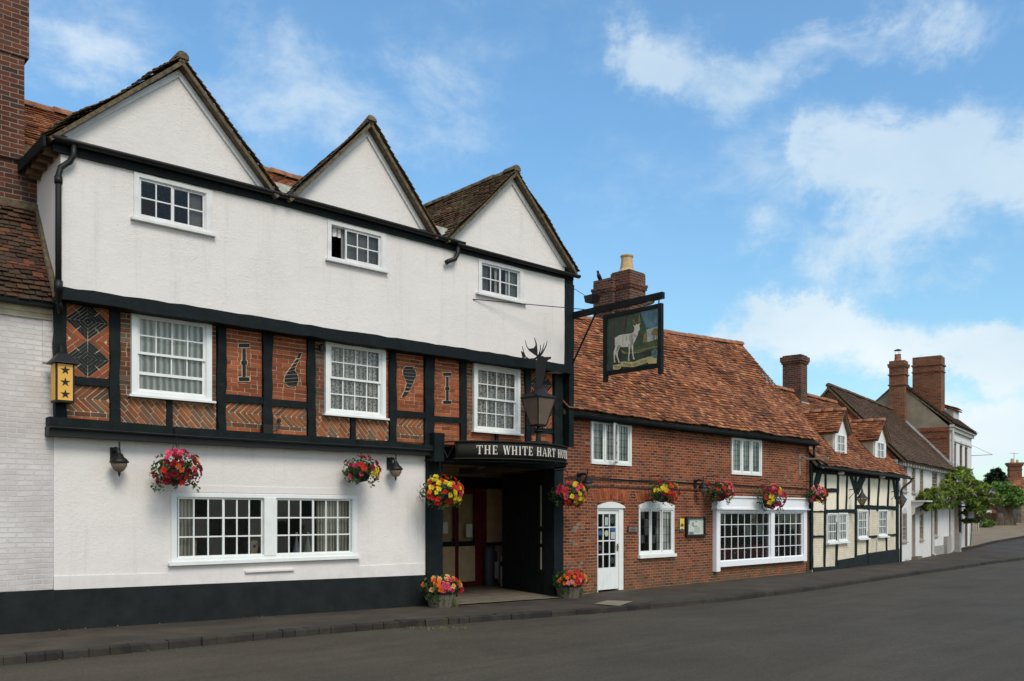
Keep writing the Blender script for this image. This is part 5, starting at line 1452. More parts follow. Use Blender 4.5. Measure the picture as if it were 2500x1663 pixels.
globe_lamp(H, 966, 1147, -.20, 'black wall lamp on the white wall left of the archway')
globe_lamp(B, 1434, 1180, -.26, 'black wall lamp on the brick wall above the white door', grp='round black wall lamps')
globe_lamp(B, 1717, 1192, -.26, 'black wall lamp on the brick wall by the corner of the white shop front')

# amber star box on the corner post
sb_ = on(H, 'star_rating_box', .02, -.30, 3.30, 'tall amber lamp box with three black stars on the hotel corner', 'sign')
M_amber = plain('amber_panel', (0.78, 0.42, 0.07), .5, .08, 3.0, .05)
a0 = .0
mb = MB(); mb.box(-.10, .15, -.10, .14, .0, .56); mb.build('box', M_iron, sb_)
mb = MB(); mb.box(-.075, .125, -.106, -.101, .03, .545); mb.box(-.106, -.101, -.08, .12, .03, .545); mb.build('amber_panel', M_amber, sb_)
mb = MB(); mb.lathe([(.25, .56), (.245, .575), (.10, .70), (.03, .74)], (.025, .02, 0), seg=4, rot=pi / 4); mb.tube([(.02, .02, .7), (.03, .1, .82), (.03, .18, .86)], .03, 8); mb.build('hood', M_iron, sb_)
for k in range(3):
    P = []
    for i in range(10):
        r = .068 if i % 2 == 0 else .027; a = pi / 2 + i * pi / 5; P.append((.025 + cos(a) * r, .115 + .172 * k + sin(a) * r))
    MB().prism(P, -.110, -.107).build('star', M_iron, sb_)

# small things outside and inside the hotel front
for nm, px, py, lab in (('floodlight', 942, 894, 'small black round light on the brickwork beside the middle sash window'), ('floodlight', 658, 1048, 'small black box light on the foot of a timber post under the numeral six')):
    u, z = H.uz(px, py, -.2); r_ = on(H, nm, u, -.16, z, lab, 'light')
    if px > 900: r_.location = H.world(H.u(784, -.16), -.16, H.uz(784, 851, -.16)[1])
    if px > 900: MB().lathe([(.05, -.05), (.055, .05), (.03, .07)], (0, -.03, 0), seg=12).build('lamp_body', M_iron, r_)
    else:
        r_.location = H.world(H.u(653, -.2), -.19, H.uz(653, 1047, -.2)[1])
        mb = MB(); mb.box(-.10, .07, -.07, .04, -.10, .07); mb.build('lamp_body', M_iron, r_)
        mb = MB(); mb.tube([(.07, -.03, -.04), (.16, -.03, -.02), (.22, -.02, .09), (.23, .02, .14)], .012, 6); mb.lathe([(.035, .13), (.03, .19)], (.23, .02, 0), 8); mb.build('cable', M_iron, r_)
shelf = 1.00
for k, (px, c, lab) in enumerate(((724, (0.30, 0.32, 0.33), 'clear glass decanter'), (752, (0.35, 0.38, 0.28), 'pale green glass decanter'), (782, (0.75, 0.30, 0.02), 'orange glass decanter'))):
    u = H.u(px, .30); d = on(H, 'decanter', u, .30, shelf, lab + ' standing on the sill inside the long window', 'decanter', 'decanters inside the long window')
    MB().lathe([(.075, 0), (.07, .03), (.02, .24), (.018, .30), (.03, .32)], seg=14).build('glass_body', plain('tinted_glass_%d' % k, c, .15, .1), d, True)
    MB().lathe([(.012, .31), (.03, .35), (.012, .38)], seg=8).build('stopper', plain('clear_stopper', (.5, .5, .5), .2, .05), d)
for px, w_, h_, c, lab in ((466, .15, .27, (0.34, 0.25, 0.15), 'wooden box on the window sill behind the left curtain'), (618, .13, .24, (0.42, 0.35, 0.26), 'pale box with a round hole inside the left half of the long window')):
    u = H.u(px, .28); d = on(H, 'wooden_box', u, .28, shelf, lab, 'box')
    MB().box(-w_ / 2, w_ / 2, -.05, .05, 0, h_).build('case', plain('box_%d' % px, c, .6, .1), d)
    mb = MB()
    N = 14; mb.prism([(cos(2 * pi * i / N) * .028, h_ * .6 + sin(2 * pi * i / N) * .028) for i in range(N)], -.054, -.0502); mb.build('round_opening', M_iron, d)
tb = MB(); tb.box(1.8, 5.08, .20, .42, .95, 1.0); tb.build('inner_sill', M_oldwhite, hotel)

# ================================================================== LEFT NEIGHBOUR
nb_ = on(H, 'painted_brick_house', -6, 0, 0, 'white painted brick house with dark tiled roof at the left edge', 'house')
X = lambda u: u + 6
mb = MB(); wall(mb, 0, X(-.004), -.4, 4.58, 0.0, .25); mb.build('wall', M_whitebrick, nb_)
mb = MB(); mb.box(0, X(-.001), -.035, 0, -.4, .60); mb.build('plinth', M_blackbrick, nb_)
mb = MB(); mb.box(0, X(-.02), -.05, .0, 4.60, 4.74); mb.box(0, X(-.012), -.03, .0, 4.52, 4.60); mb.build('cornice', M_cornice, nb_)
mb = MB(); mb.box(X(-.15), X(-.02), -.022, 0, 3.9, 4.5); mb.build('painted_strip', M_whitebrick, nb_)
mb = MB(); mb.box(0, X(-.01), -.20, -.05, 4.68, 4.74); mb.build('eave_board', M_paintblack, nb_)
E0, E1, R0, R1 = (X(-5), -.22, 4.74), (X(-.05), -.22, 4.74), (X(-5), .86, 6.34), (X(-.05), .86, 6.34)
mb = MB(); slab(mb, E0, E1, R0, R1, .09); slab(mb, (X(-5), 3.4, 6.4), (X(-.8), 3.4, 6.4), (X(-5), .95, 8.2), (X(-.8), .95, 8.2), .09); mb.build('roof_deck', M_mossmortar, nb_)
mb = MB(); tiles(mb, E0, E1, R0, R1, seed=51, wave=.03, rag=.02, gauge=.085, tw=.155); mb.build('roof', M_tiledark, nb_)
mb = MB(); mb.tube([(X(-.03), -.28, 4.80), (X(-.03), .2, 5.45), (X(.0), .86, 6.40)], .055, 8, .035); mb.build('fillet', M_mossmortar, nb_)
ch = MB()
ch.box(X(-3.2), X(.125), .86, 2.2, 6.30, 7.05)
ch.box(X(-3.2), X(-.19), .80, 2.2, 7.05, 8.6)
ch.box(X(-3.2), X(-.13), .78, 2.2, 8.6, 11.5)
chm = ch.build('chimney', M_chimbrick, nb_)
mb = MB(); mb.mesh([(X(-.20), .83, 7.04), (X(.13), .83, 7.04), (X(-.18), .83, 7.32), (X(-.20), 2.2, 7.04), (X(.13), 2.2, 7.04), (X(-.18), 2.2, 7.32)], [(0, 1, 2), (5, 4, 3), (1, 4, 5, 2)]); mb.build('shoulder', M_mossmortar, chm)
mb = MB(); mb.box(X(-3.2), X(.13), .80, .87, 6.28, 6.42); mb.build('flashing', M_mossmortar, chm)

# ================================================================== BRICK HOUSE
bh = on(B, 'brick_house', 0, 0, 0, 'long red brick house with tiled roof beside the archway', 'house')
BL = 11.72
BW = [(.82, 2.36, 2.87, 3.93), (7.01, 8.68, 2.82, 3.91)]
BW3 = (2.68, 4.20, .68, 1.84)
DR = (1.06, 2.12, -.13, 1.94)
SHP = (6.26, 11.23, .40, 1.80)
fb = (.06, .06, .06, .07)
mb = MB(); wall(mb, -.15, BL, -.5, 3.98, 0, .25, [hole(BW[0], fb), hole(BW[1], fb), (BW3[0] + .03, BW3[1] - .03, BW3[2] + .04, 1.97), (DR[0] + .02, DR[1] - .02, -.5, 1.96), (SHP[0] + .06, SHP[1] - .06, SHP[2], SHP[3])])
mb.build('wall', M_redwall, bh)
mb = MB(); mb.prism([(-.1, 2.50), (BL, 2.49), (BL, 2.52), (-.1, 2.53)], -.028, 0); mb.prism([(-.1, 2.335), (BL, 2.30), (BL, 2.33), (-.1, 2.365)], -.020, 0); mb.build('string_course', plain('sooty_brick', (0.045, 0.025, 0.018), .9, .4, 8, .6), bh)
mb = MB(); mb.tube([(u, -.04, 2.545 - .0025 * u + .012 * sin(u * 2.1)) for u in [i * .4 for i in range(0, 29)]], .011, 5); mb.build('cable', M_iron, bh)
# side and back
mb = MB(); mb.prism([(0.0, -.5), (5.2, -.5), (5.2, 4.0), (2.5, 7.3), (0.0, 4.0)], BL - .22, BL - .001, f=lambda a, y, z: (y, a, z)); mb.box(-.15, BL - .23, 4.95, 5.2, -.5, 4.0)
mb.build('side_wall', M_redwall, bh)
mb = MB(); mb.box(2.42, BL - .24, .26, 4.94, 2.45, 2.6); mb.box(2.3, 2.4, .26, 4.9, -.5, 2.44); mb.box(.95, 1.0, .26, .9, -.5, 2.8);  mb.box(1.0, 2.3, .9, .95, -.5, 2.8); mb.box(5.8, 6.0, .26, 4.9, -.5, 2.44); mb.box(2.4, BL - .24, .27, 4.94, -.5, -.12); mb.box(.06, BL - .24, .27, 4.94, 3.93, 3.99); mb.build('floor_slab', M_interior, bh)
window(bh, BW[0], -.035, fb, cols=9, rows=5, splits=3, stile=.035, gap=.06, lead=(3, 5), curt=[('net', 0, 1)], sill=None)
window(bh, BW[1], -.035, fb, cols=9, rows=5, splits=3, stile=.035, gap=.07, lead=(3, 6), curt=[('net', 0, 1)], sill=None)
# the open casement of the left window
oc = MB(); a = Vector((1.80, -.03)); b = Vector((1.46, -.20))
ow = [k for k in kids(bh) if k.name.startswith('window')][0]
def obar(p, q, z0, z1, th=.02):
    d = (q - p).normalized(); n = Vector((-d.y, d.x)) * th
    oc.mesh([(p.x - n.x, p.y - n.y, z0), (q.x - n.x, q.y - n.y, z0), (q.x + n.x, q.y + n.y, z0), (p.x + n.x, p.y + n.y, z0), (p.x - n.x, p.y - n.y, z1), (q.x - n.x, q.y - n.y, z1), (q.x + n.x, q.y + n.y, z1), (p.x + n.x, p.y + n.y, z1)],
            [(0, 3, 2, 1), (4, 5, 6, 7), (0, 1, 5, 4), (1, 2, 6, 5), (2, 3, 7, 6), (3, 0, 4, 7)])
zl_, zh_ = 2.95, 3.86
obar(a, a + (b - a) * .1, zl_, zh_); obar(a + (b - a) * .9, b, zl_, zh_); obar(a + (b - a) * .1, a + (b - a) * .9, zl_, zl_ + .04); obar(a + (b - a) * .1, a + (b - a) * .9, zh_ - .04, zh_)
oc.build('open_casement', M_paintwhite, ow)
oc = MB(); 
for k in (.37, .63): obar(a + (b - a) * (k - .012), a + (b - a) * (k + .012), zl_ + .04, zh_ - .04, .004)
for k in range(1, 4): zz_ = zl_ + (zh_ - zl_) * k / 4; obar(a + (b - a) * .1, a + (b - a) * .9, zz_ - .006, zz_ + .006, .004)
oc.build('leadwork', M_iron, ow)
# arched small window
def arch_poly(u0, u1, z0, z1, rise, n=12):
    P = [(u0, z0), (u1, z0)]
    for i in range(n + 1):
        t = i / n; P.append((u1 + (u0 - u1) * t, z1 + rise * (1 - (2 * t - 1) ** 2)))
    return P
w3 = window(bh, BW3, -.02, (.045, .045, .03, .05), cols=6, rows=5, splits=3, stile=.035, gap=.03, lead=(2, 5), curt=[('net', .62, 1.0)], sill=(.03, .04, .08))
MB().prism(arch_poly(BW3[0], BW3[1], 1.842, 1.92, .115), -.03, .2).build('arched_head', M_paintwhite, w3)
# white door
drr = MB().box(DR[0] + .01, DR[0] + .03, -.01, .2, -.14, 1.84); drr.box(DR[1] - .20, DR[1] - .005, .02, .2, -.14, 1.84); drr.box(DR[0] + .03, DR[1] - .20, .015, .2, 1.80, 1.84)
door = drr.build('door', M_paintwhite, bh)
MB().prism(arch_poly(DR[0] + .005, DR[1] - .005, 1.842, 1.88, .11), -.02, .2).build('arched_head', M_paintwhite, door)
lf = MB(); du0, du1 = DR[0] + .03, DR[1] - .20
lf.box(du0, du0 + .035, .05, .09, -.10, 1.80); lf.box(du1 - .08, du1, .05, .09, -.10, 1.80); lf.box(du0 + .035, du1 - .08, .05, .09, 1.70, 1.80); lf.box(du0 + .035, du1 - .08, .05, .09, -.10, .42)
bars(lf, du0 + .035, du1 - .08, .42, 1.70, .055, .085, 3, 4, .028)
for k in range(1, 3): lf.box(du0 + (du1 - du0) * k / 3 - .008, du0 + (du1 - du0) * k / 3 + .008, .044, .05, -.02, .36)
leaf = lf.build('door_leaf', M_paintwhite, door)
panes(door, du0 + .035, du1 - .08, .42, 1.70, .07, 3, 4)
mb = MB(); mb.box(du1 - .045, du1 - .015, .035, .05, .80, .98); mb.tube([(du1 - .03, .04, .92), (du1 - .03, .0, .92), (du1 - .12, .0, .915)], .010, 6); mb.build('handle', plain('worn_brass', (0.22, 0.16, 0.08), .35, .2, metal=.8), door)
stk = MB(); cu_ = [(.5, 3.5, 'w'), (0.5, 2.5, 'b'), (1.5, 2.5, 'y')]
def disc(mb, u, z, r, y): mb.prism([(u + cos(2 * pi * i / 14) * r, z + sin(2 * pi * i / 14) * r) for i in range(14)], y - .002, y)
gx = lambda k: du0 + .035 + (du1 - .115 - du0) * k / 3; gz_ = lambda k: .42 + 1.28 * k / 4
st1 = MB(); disc(st1, gx(.5), gz_(2.6), .06, .055); st1.build('blue_sticker', plain('blue_sticker', (0.02, 0.09, 0.28), .5, .1), door); st1 = MB(); st1.box(gx(2.2), gx(2.85), .053, .055, gz_(2.72), gz_(2.98)); st1.build('blue_sticker', plain('blue_sticker', (0.02, 0.09, 0.28), .5, .1), door)
st1 = MB(); disc(st1, gx(1.5), gz_(2.55), .075, .055); st1.build('cream_sticker', plain('cream_sticker', (0.45, 0.45, 0.30), .6, .1), door)
st1 = MB(); st1.box(gx(2.2), gx(2.9), .053, .055, gz_(2.12), gz_(2.65)); st1.build('paper_notice', plain('paper_notice', (0.42, 0.45, 0.46), .7, .1), door); st1 = MB(); st1.box(gx(1.25), gx(1.75), .053, .055, gz_(3.15), gz_(3.75)); st1.build('paper_notice', plain('paper_notice', (0.42, 0.45, 0.46), .7, .1), door)
for (cx_, cz_) in ((2.5, 3.5), (.5, 1.5), (2.5, .5)):
    mb = MB()
    for rr in (.075, .035): mb.lathe([(rr, -.004), (rr - .012, .004)], seg=18)
    o = mb.build('bullseye_pane', plain('bullion_glass', (0.05, 0.055, 0.06), .1, .1), door); o.rotation_euler = (radians(90), 0, 0); o.location = (gx(cx_), .068, gz_(cz_))
# fans of brick over door and window
fan = MB()
def brickfan(u0, u1, z, rise, h, n, spread):
    for i in range(n):
        t0, t1 = (i + .06) / n, (i + .94) / n
        def q(t, k):
            um = u0 + (u1 - u0) * t; zz = z + rise * (1 - (2 * t - 1) ** 2); an = (t - .5) * spread
            return (um + sin(an) * h * k, zz + cos(an) * h * k)
        for k0, k1 in ((0, .62), (.66, 1)) if i % 2 else ((0, .34), (.38, 1)):
            fan.prism([q(t0, k0), q(t1, k0), q(t1, k1), q(t0, k1)], -.009 + jit(.003), .01)
brickfan(.95, 2.23, 1.945, .11, .27, 17, .9); fan.build('brick_arch', M_ired, bh)
fan = MB(); brickfan(2.62, 4.26, 1.985, .09, .235, 20, .9); fan.build('brick_arch', M_ired, bh)
# repaired pale patches
M_repair = plain('repair_bricks', (0.21, 0.15, 0.10), .9, .35, 4, .4)
rp = random.Random(9)
for k in range(26):
    u, z = (rp.uniform(-.0, .95), rp.uniform(-.05, 1.5)) if k < 16 else (rp.uniform(.0, 11.3), rp.uniform(2.6, 3.8))
    if 0.75 < u < 2.4 and z > 2.8 or 6.9 < u < 8.75 and z > 2.7: continue
    zz = round(z / .075) * .075 + .006; MB().box(u, u + rp.choice([.1, .2, .2]), -.004, .01, zz, zz + .064).build('repair_brick', M_repair, bh)
# shop front
sf = MB()
sf.box(6.02, 11.36, -.16, 0, 1.86, 2.16); sf.box(5.98, 11.40, -.20, 0, 2.16, 2.20); sf.box(5.98, 11.40, -.20, 0, 1.82, 1.86)
shopf = sf.build('shop_front', plain('bright_white_gloss', (0.84, 0.86, 0.89), .4, .03, 5, .08), bh)
M_bright = MATS['bright_white_gloss']
mb = MB(); mb.box(6.06, 6.26, -.12, .02, .12, 1.82); mb.box(11.13, 11.34, -.12, .02, .22, 1.82); mb.box(6.26, 11.13, -.13, .04, .24, .385); mb.box(6.26, 11.13, -.10, .02, 1.74, 1.82); mb.box(9.08, 9.30, -.11, .02, .385, 1.74); mb.build('shop_frame', M_bright, shopf)
mb = MB(); bars(mb, 6.26, 9.08, .385, 1.74, -.045, -.035, 8, 4, .021); bars(mb, 9.30, 11.13, .385, 1.74, -.045, -.035, 5, 4, .021)
ring(mb, 6.26, 9.08, .385, 1.74, -.062, -.018, .03); ring(mb, 9.30, 11.13, .385, 1.74, -.062, -.018, .03); mb.build('glazing_bars', M_bright, shopf)
panes(shopf, 6.28, 9.06, .40, 1.72, -.03, 8, 4); panes(shopf, 9.32, 11.11, .40, 1.72, -.03, 5, 4)
mb = MB(); mb.box(6.1, 11.3, .9, .95, -.4, .75); mb.box(6.1, 11.3, .12, .9, .36, .40); mb.build('inner_bench', M_redpaint, shopf)
curtain(shopf, 10.98, 11.12, .42, 1.72, .12, M_curtain)
for k in range(7):
    u = 6.7 + k * .62; 
    b_ = on(B, 'table_glass', u, .45, .405, 'wine glass standing inside the white shop window', 'glass', 'wine glasses inside the white shop window')
    MB().lathe([(.035, 0), (.006, .01), (.006, .09), (.035, .12), (.04, .19)], seg=10).build('bowl', plain('shiny_glass', (0.22, 0.23, 0.24), .08, .05), b_, True)
# plaque, yellow sign, notice case
pq = on(B, 'wall_plaque', 2.42, 0, 1.25, 'small brown framed plaque on the brick between door and arched window', 'plaque')
MB().box(-.195, .195, -.03, 0, 0, .15).build('plate', plain('plaque_frame', (0.03, 0.018, 0.015), .5), pq)
MB().box(-.17, .17, -.034, -.031, .02, .13).build('face', plain('plaque_face', (0.20, 0.165, 0.14), .6), pq)
mb = MB()
for z, a in ((.108, .06), (.075, .13), (.040, .11)):
    h = .010 if a != .13 else .020; x = -a
    rq = random.Random(int(a * 1000))
    while x < a: ww = rq.uniform(.012, .03); mb.box(x, min(a, x + ww), -.0365, -.0345, z - h / 2, z + h / 2); x += ww + .006
mb.build('engraved_lines', M_ink, pq)
ye = on(B, 'yellow_sign', 4.535, 0, 1.24, 'narrow yellow sign with blue emblem beside the notice case', 'sign')
MB().box(-.11, .11, -.02, 0, 0, .34).build('plate', plain('navy_edge', (0.015, 0.02, 0.05), .5), ye)
MB().box(-.09, .10, -.026, -.021, .0, .335).build('face', plain('yellow_enamel', (0.80, 0.60, 0.06), .4, .05), ye)
mb = MB(); mb.prism([(-.012, .16), (.012, .16), (.004, .31), (-.004, .31)], -.031, -.0265); mb.prism([(.075 * cos(2 * pi * i / 12) + .005, .165 + .04 * sin(2 * pi * i / 12)) for i in range(12)], -.033, -.0265); mb.prism([(-.09, .0), (.10, .0), (.10, .05), (.005, .085), (-.09, .05)], -.031, -.0265); mb.build('emblem', plain('slate_blue', (0.05, 0.07, 0.13), .5), ye)
nc = on(B, 'notice_case', 5.16, 0, 1.10, 'black framed glass notice case with pale papers on the brick wall', 'notice board')
mb = MB(); ring(mb, -.46, .45, 0, .52, -.07, 0, .075, .045, .035, .055); mb.box(-.4, .41, -.01, 0, .05, .49); mb.build('case', M_iron, nc)
MB().box(-.385, .405, -.016, -.0105, .055, .485).build('poster', plain('pale_green_paper', (0.52, 0.58, 0.50), .7, .06), nc)
words('poster_heading', 'THE WHITE HART HOTEL', 1, M_ink, lambda t, h: Vector((-.30 + .60 * t, -.0185, .447 + .018 * h)), nc)
mb = MB()
for (a, b, c, d) in ((-.36, -.24, .33, .43), (-.12, .12, .26, .29), (-.15, -.05, .29, .38), (.02, .1, .38, .41), (-.36, -.18, .285, .29), (-.36, -.2, .23, .235)): mb.box(a, b, -.0185, -.0165, c, d)
for k in range(9): mb.box(-.02 + k * .03, -.012 + k * .03, -.0185, -.0165, .10, .25)
mb.build('drawing', plain('grey_print', (0.24, 0.26, 0.25), .8, .3, 30), nc)
MB().box(-.28, -.06, -.0195, -.0165, .06, .13).build('card', plain('mauve_card', (0.20, 0.15, 0.24), .7), nc)
# eaves: black board and rafter ends
mb = MB(); beam(mb, [(-.15, 3.99), (BL + .22, 3.99)], [(-.15, 3.86), (BL + .22, 3.86)], -.16, .0, wob=.008); mb.tube([(u, -.24, 3.93 + .01 * sin(u)) for u in [-.15 + i * .6 for i in range(21)]], .055, 7); mb.build('eave_board', M_paintblack, bh)
EZ = 4.03
E0, E1, R0, R1 = (-.30, -.30, EZ), (BL + .10, -.30, EZ), (-.30, 2.5, 6.86), (BL + .05, 2.5, 7.44)
mb = MB(); slab(mb, E0, E1, R0, R1, .07, .10); slab(mb, (-.3, 5.3, EZ), (BL + .1, 5.3, EZ), R0, R1, .07, .06); mb.build('roof_deck', M_mossmortar, bh)
mb = MB(); tiles(mb, (-.33, -.33, EZ), (BL + .12, -.33, EZ), (-.33, 2.5, 6.88), (BL + .08, 2.5, 7.46), seed=61, wave=.04, rag=.016, tw=.17, gauge=.108); mb.build('roof', M_tilered, bh)
mb = MB(); ridge_tiles(mb, (-.3, 2.5, 6.90), (5.0, 2.5, 7.11), r=.12, L=.36); ridge_tiles(mb, (5.0, 2.5, 7.11), (BL + .12, 2.5, 7.47), r=.12, L=.40, seed=8); mb.build('ridge', M_ridge, bh, True)
# chimney with its pot
def stack(mb, u0, u1, w0, w1, z0, z1, caps): 
    mb.box(u0, u1, w0, w1, z0, z1)
    for (a, b, o) in caps: mb.box(u0 - o, u1 + o, w0 - o, w1 + o, a, b)
mb = MB(); stack(mb, 5.23, 5.98, 2.2, 2.9, 6.2, 8.55, [(8.18, 8.26, .03), (8.26, 8.34, .05), (8.42, 8.66, -.003)])
stack(mb, 5.08, 5.60, 2.72, 3.42, 6.2, 8.42, [(8.12, 8.20, .03), (8.20, 8.28, .05), (8.34, 8.52, -.003)])
ck = mb.build('chimney', M_chimbrick, bh)
mb = MB(); mb.lathe([(.30, 8.655), (.27, 8.70), (.20, 8.80), (.17, 9.0), (.165, 9.12), (.185, 9.14), (.20, 9.18), (.17, 9.2)], (5.55, 2.55, 0), seg=8); mb.build('chimney_pot', M_buff, ck)
mb = MB(); mb.box(5.24, 5.95, 2.22, 2.85, 8.655, 8.69); mb.build('flaunching', M_mossmortar, ck)
crow = on(B, 'crow', 5.14, 3.25, 8.525, 'black bird perched on the left edge of the chimney with the buff pot', 'bird')
mb = MB(); mb.tube([(.12, 0, -.02), (.05, 0, .05), (-.02, 0, .15), (-.05, 0, .21)], lambda t: .018 + .045 * sin(pi * min(1, .15 + t * .75)), 8); mb.lathe([(.0, .2), (.035, .22), (.04, .25), (.02, .28)], (-.055, 0, 0), 8); mb.tube([(-.08, 0, .245), (-.13, 0, .235)], .012, 5, .002); mb.tube([(.0, .015, .06), (.0, .015, 0)], .005, 4); mb.tube([(.0, -.015, .06), (.0, -.015, 0)], .005, 4)
mb.build('body', M_iron, crow, True)
ibk = on(B, 'iron_bracket', 11.07, 0, 2.92, 'pale grey empty iron bracket at the right end of the brick wall', 'bracket')
mb = MB(); mb.box(-.035, .035, -.02, 0, 0, .66); mb.box(-.03, .03, -.95, -.02, .47, .52); mb.tube([(0, -.02, .64), (0, -.1, .62), (0, -.2, .54), (0, -.3, .52)], .012, 6); mb.build('arm', plain('faded_iron_paint', (0.30, 0.27, 0.22), .7, .2), ibk)
# ================================================================== TIMBERED CREAM COTTAGE
tc_ = on(T, 'timber_framed_cottage', 0, 0, 0, 'cream timber framed cottage with two tiled dormers beside the brick house', 'cottage')
TL = 8.76
TWn = [(1.20, 2.13, .75, 1.73), (2.20, 3.08, .76, 1.74), (4.08, 5.14, .83, 1.84), (6.28, 7.30, .87, 1.86)]
ft = (.05, .05, .05, .05)
mb = MB(); wall(mb, 0.02, TL, 1.80, 3.22, 0, .2); mb.build('plaster_wall', M_cream, tc_)
mb = MB(); wall(mb, 0.02, TL, -.5, 1.80, .004, .2, [(a + .03, b - .03, c + .03, min(1.799, d - .03)) for a, b, c, d in TWn]); mb.build('lower_wall', M_creambrick, tc_)
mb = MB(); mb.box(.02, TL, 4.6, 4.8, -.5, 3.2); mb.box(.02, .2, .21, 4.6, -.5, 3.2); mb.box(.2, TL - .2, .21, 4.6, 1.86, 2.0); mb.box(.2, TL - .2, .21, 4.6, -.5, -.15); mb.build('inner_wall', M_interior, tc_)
mb = MB(); mb.prism([(.21, -.5), (4.8, -.5), (4.8, 3.2), (2.4, 6.05), (.0, 3.2), (.21, 3.0)], TL - .18, TL - .001, f=lambda a, y, z: (y, a, z)); mb.build('side_wall', M_redwall, tc_)
Z9 = lambda x, y: T.uz(1950 + x / 4.9, 1100 + y / 4.9, -.03)
def tstud(x0, y0, x1, y1, w, nm='timber', m=None):
    a, b = Z9(x0, y0), Z9(x1, y1); wa = T.u(1950 + (x0 + w / 2) / 4.9, -.03) - T.u(1950 + (x0 - w / 2) / 4.9, -.03)
    mb = MB(); stud(mb, a, b, wa, -.032 + jit(.006), .01, .014); mb.build(nm, m or M_paintblack, tc_)
for q in ((160, 150, 160, 1425, 28), (275, 190, 203, 430, 46), (328, 190, 312, 1390, 15), (478, 200, 455, 1380, 18), (588, 210, 572, 740, 14), (687, 220, 690, 1360, 22), (612, 235, 682, 480, 26), (802, 250, 702, 485, 44),
          (850, 230, 822, 1340, 17), (978, 250, 945, 720, 16), (1088, 270, 1066, 700, 15), (1056, 700, 1056, 1215, 12), (1130, 300, 1168, 570, 22), (1180, 270, 1182, 1335, 22)): tstud(*q)
tstud(940, 1060, 940, 1232, 12, 'timber', M_greywhite)
def trail(x0, ya, x1, yb, th):
    a, b = Z9(x0, ya), Z9(x1, yb); c, d = Z9(x0, ya + th), Z9(x1, yb + th)
    mb = MB(); beam(mb, [a, b], [c, d], -.038, .01, wob=.012); mb.build('rail', M_paintblack, tc_)
trail(175, 724, 330, 718, 14); trail(325, 706, 690, 702, 46); trail(690, 650, 1180, 668, 44); trail(330, 455, 470, 452, 46); trail(175, 1018, 320, 1014, 22); trail(832, 1018, 940, 1016, 26); trail(1055, 1000, 1180, 996, 22)
mb = MB()
mb.prism([(0.05, -.5), (2.15, -.5), (2.15, -.06), (0.05, -.02)], -.03, 0.0); mb.prism([(2.15, -.5), (4.0, -.5), (4.0, .17), (2.15, .13)], -.04, 0.0); mb.prism([(4.0, -.5), (5.2, -.5), (5.2, .26), (4.0, .22)], -.035, 0.0); mb.prism([(5.2, -.5), (TL, -.5), (TL, .32), (5.2, .27)], -.045, 0.0)
mb.build('plinth', M_blackbrick, tc_)
mb = MB(); beam(mb, [(0, 3.28), (TL, 3.24)], [(0, 3.02), (TL, 3.02)], -.07, .1, wob=.012); beam(mb, [(-.2, 3.26), (TL + .45, 3.20)], [(-.2, 3.17), (TL + .45, 3.11)], -.34, -.24, wob=.01); mb.build('eaves_timber_shade', M_paintblack, tc_)  # black eaves beam; its dark band also puts in the shadow under the eaves
for o in TWn: window(tc_, o, -.05, ft, cols=4 if o is TWn[0] else 4, rows=3, splits=2, stile=.03, bar=.026, curt=[('net', .4 if o is TWn[0] else 0, 1)], sill=(.05, .05, .06))
TE = 3.27
E0, E1, R0, R1 = (-.1, -.30, TE), (TL + .12, -.30, TE - .06), (-.1, 2.4, 6.22), (TL + .12, 2.4, 6.22)
mb = MB(); slab(mb, E0, E1, R0, R1, .07, .06); slab(mb, (-.1, 5.1, TE), (TL + .1, 5.1, TE), R0, R1, .07); mb.build('roof_deck', M_mossmortar, tc_)
mb = MB(); tiles(mb, (-.1, -.33, TE), (TL + .14, -.33, TE - .06), (-.1, 2.4, 6.25), (TL + .14, 2.4, 6.25), seed=71, wave=.035, rag=.015); mb.build('roof', M_tilered, tc_)
mb = MB(); ridge_tiles(mb, (-.1, 2.4, 6.27), (TL + .15, 2.4, 6.27), r=.12, L=.36); mb.build('ridge', M_ridge, tc_, True)
mb = MB(); stack(mb, 4.07, 4.68, 2.05, 2.75, 5.2, 7.62, [(7.30, 7.38, .04), (7.38, 7.56, .075)]); ck2 = mb.build('chimney', M_chimbrick, tc_)
mb = MB(); mb.mesh([(4.02, 2.0, 5.86), (4.72, 2.0, 5.86), (4.72, 1.97, 5.74), (4.02, 1.97, 5.74)], [(0, 1, 2, 3)]); mb.mesh([(4.0, 1.55, 5.33), (4.06, 1.55, 5.33), (4.06, 2.8, 6.5), (4.0, 2.8, 6.5)], [(0, 1, 2, 3)]); mb.build('flashing', M_lead, ck2)
def roofz(w): return TE + (w + .33) * (6.25 - TE) / 2.73
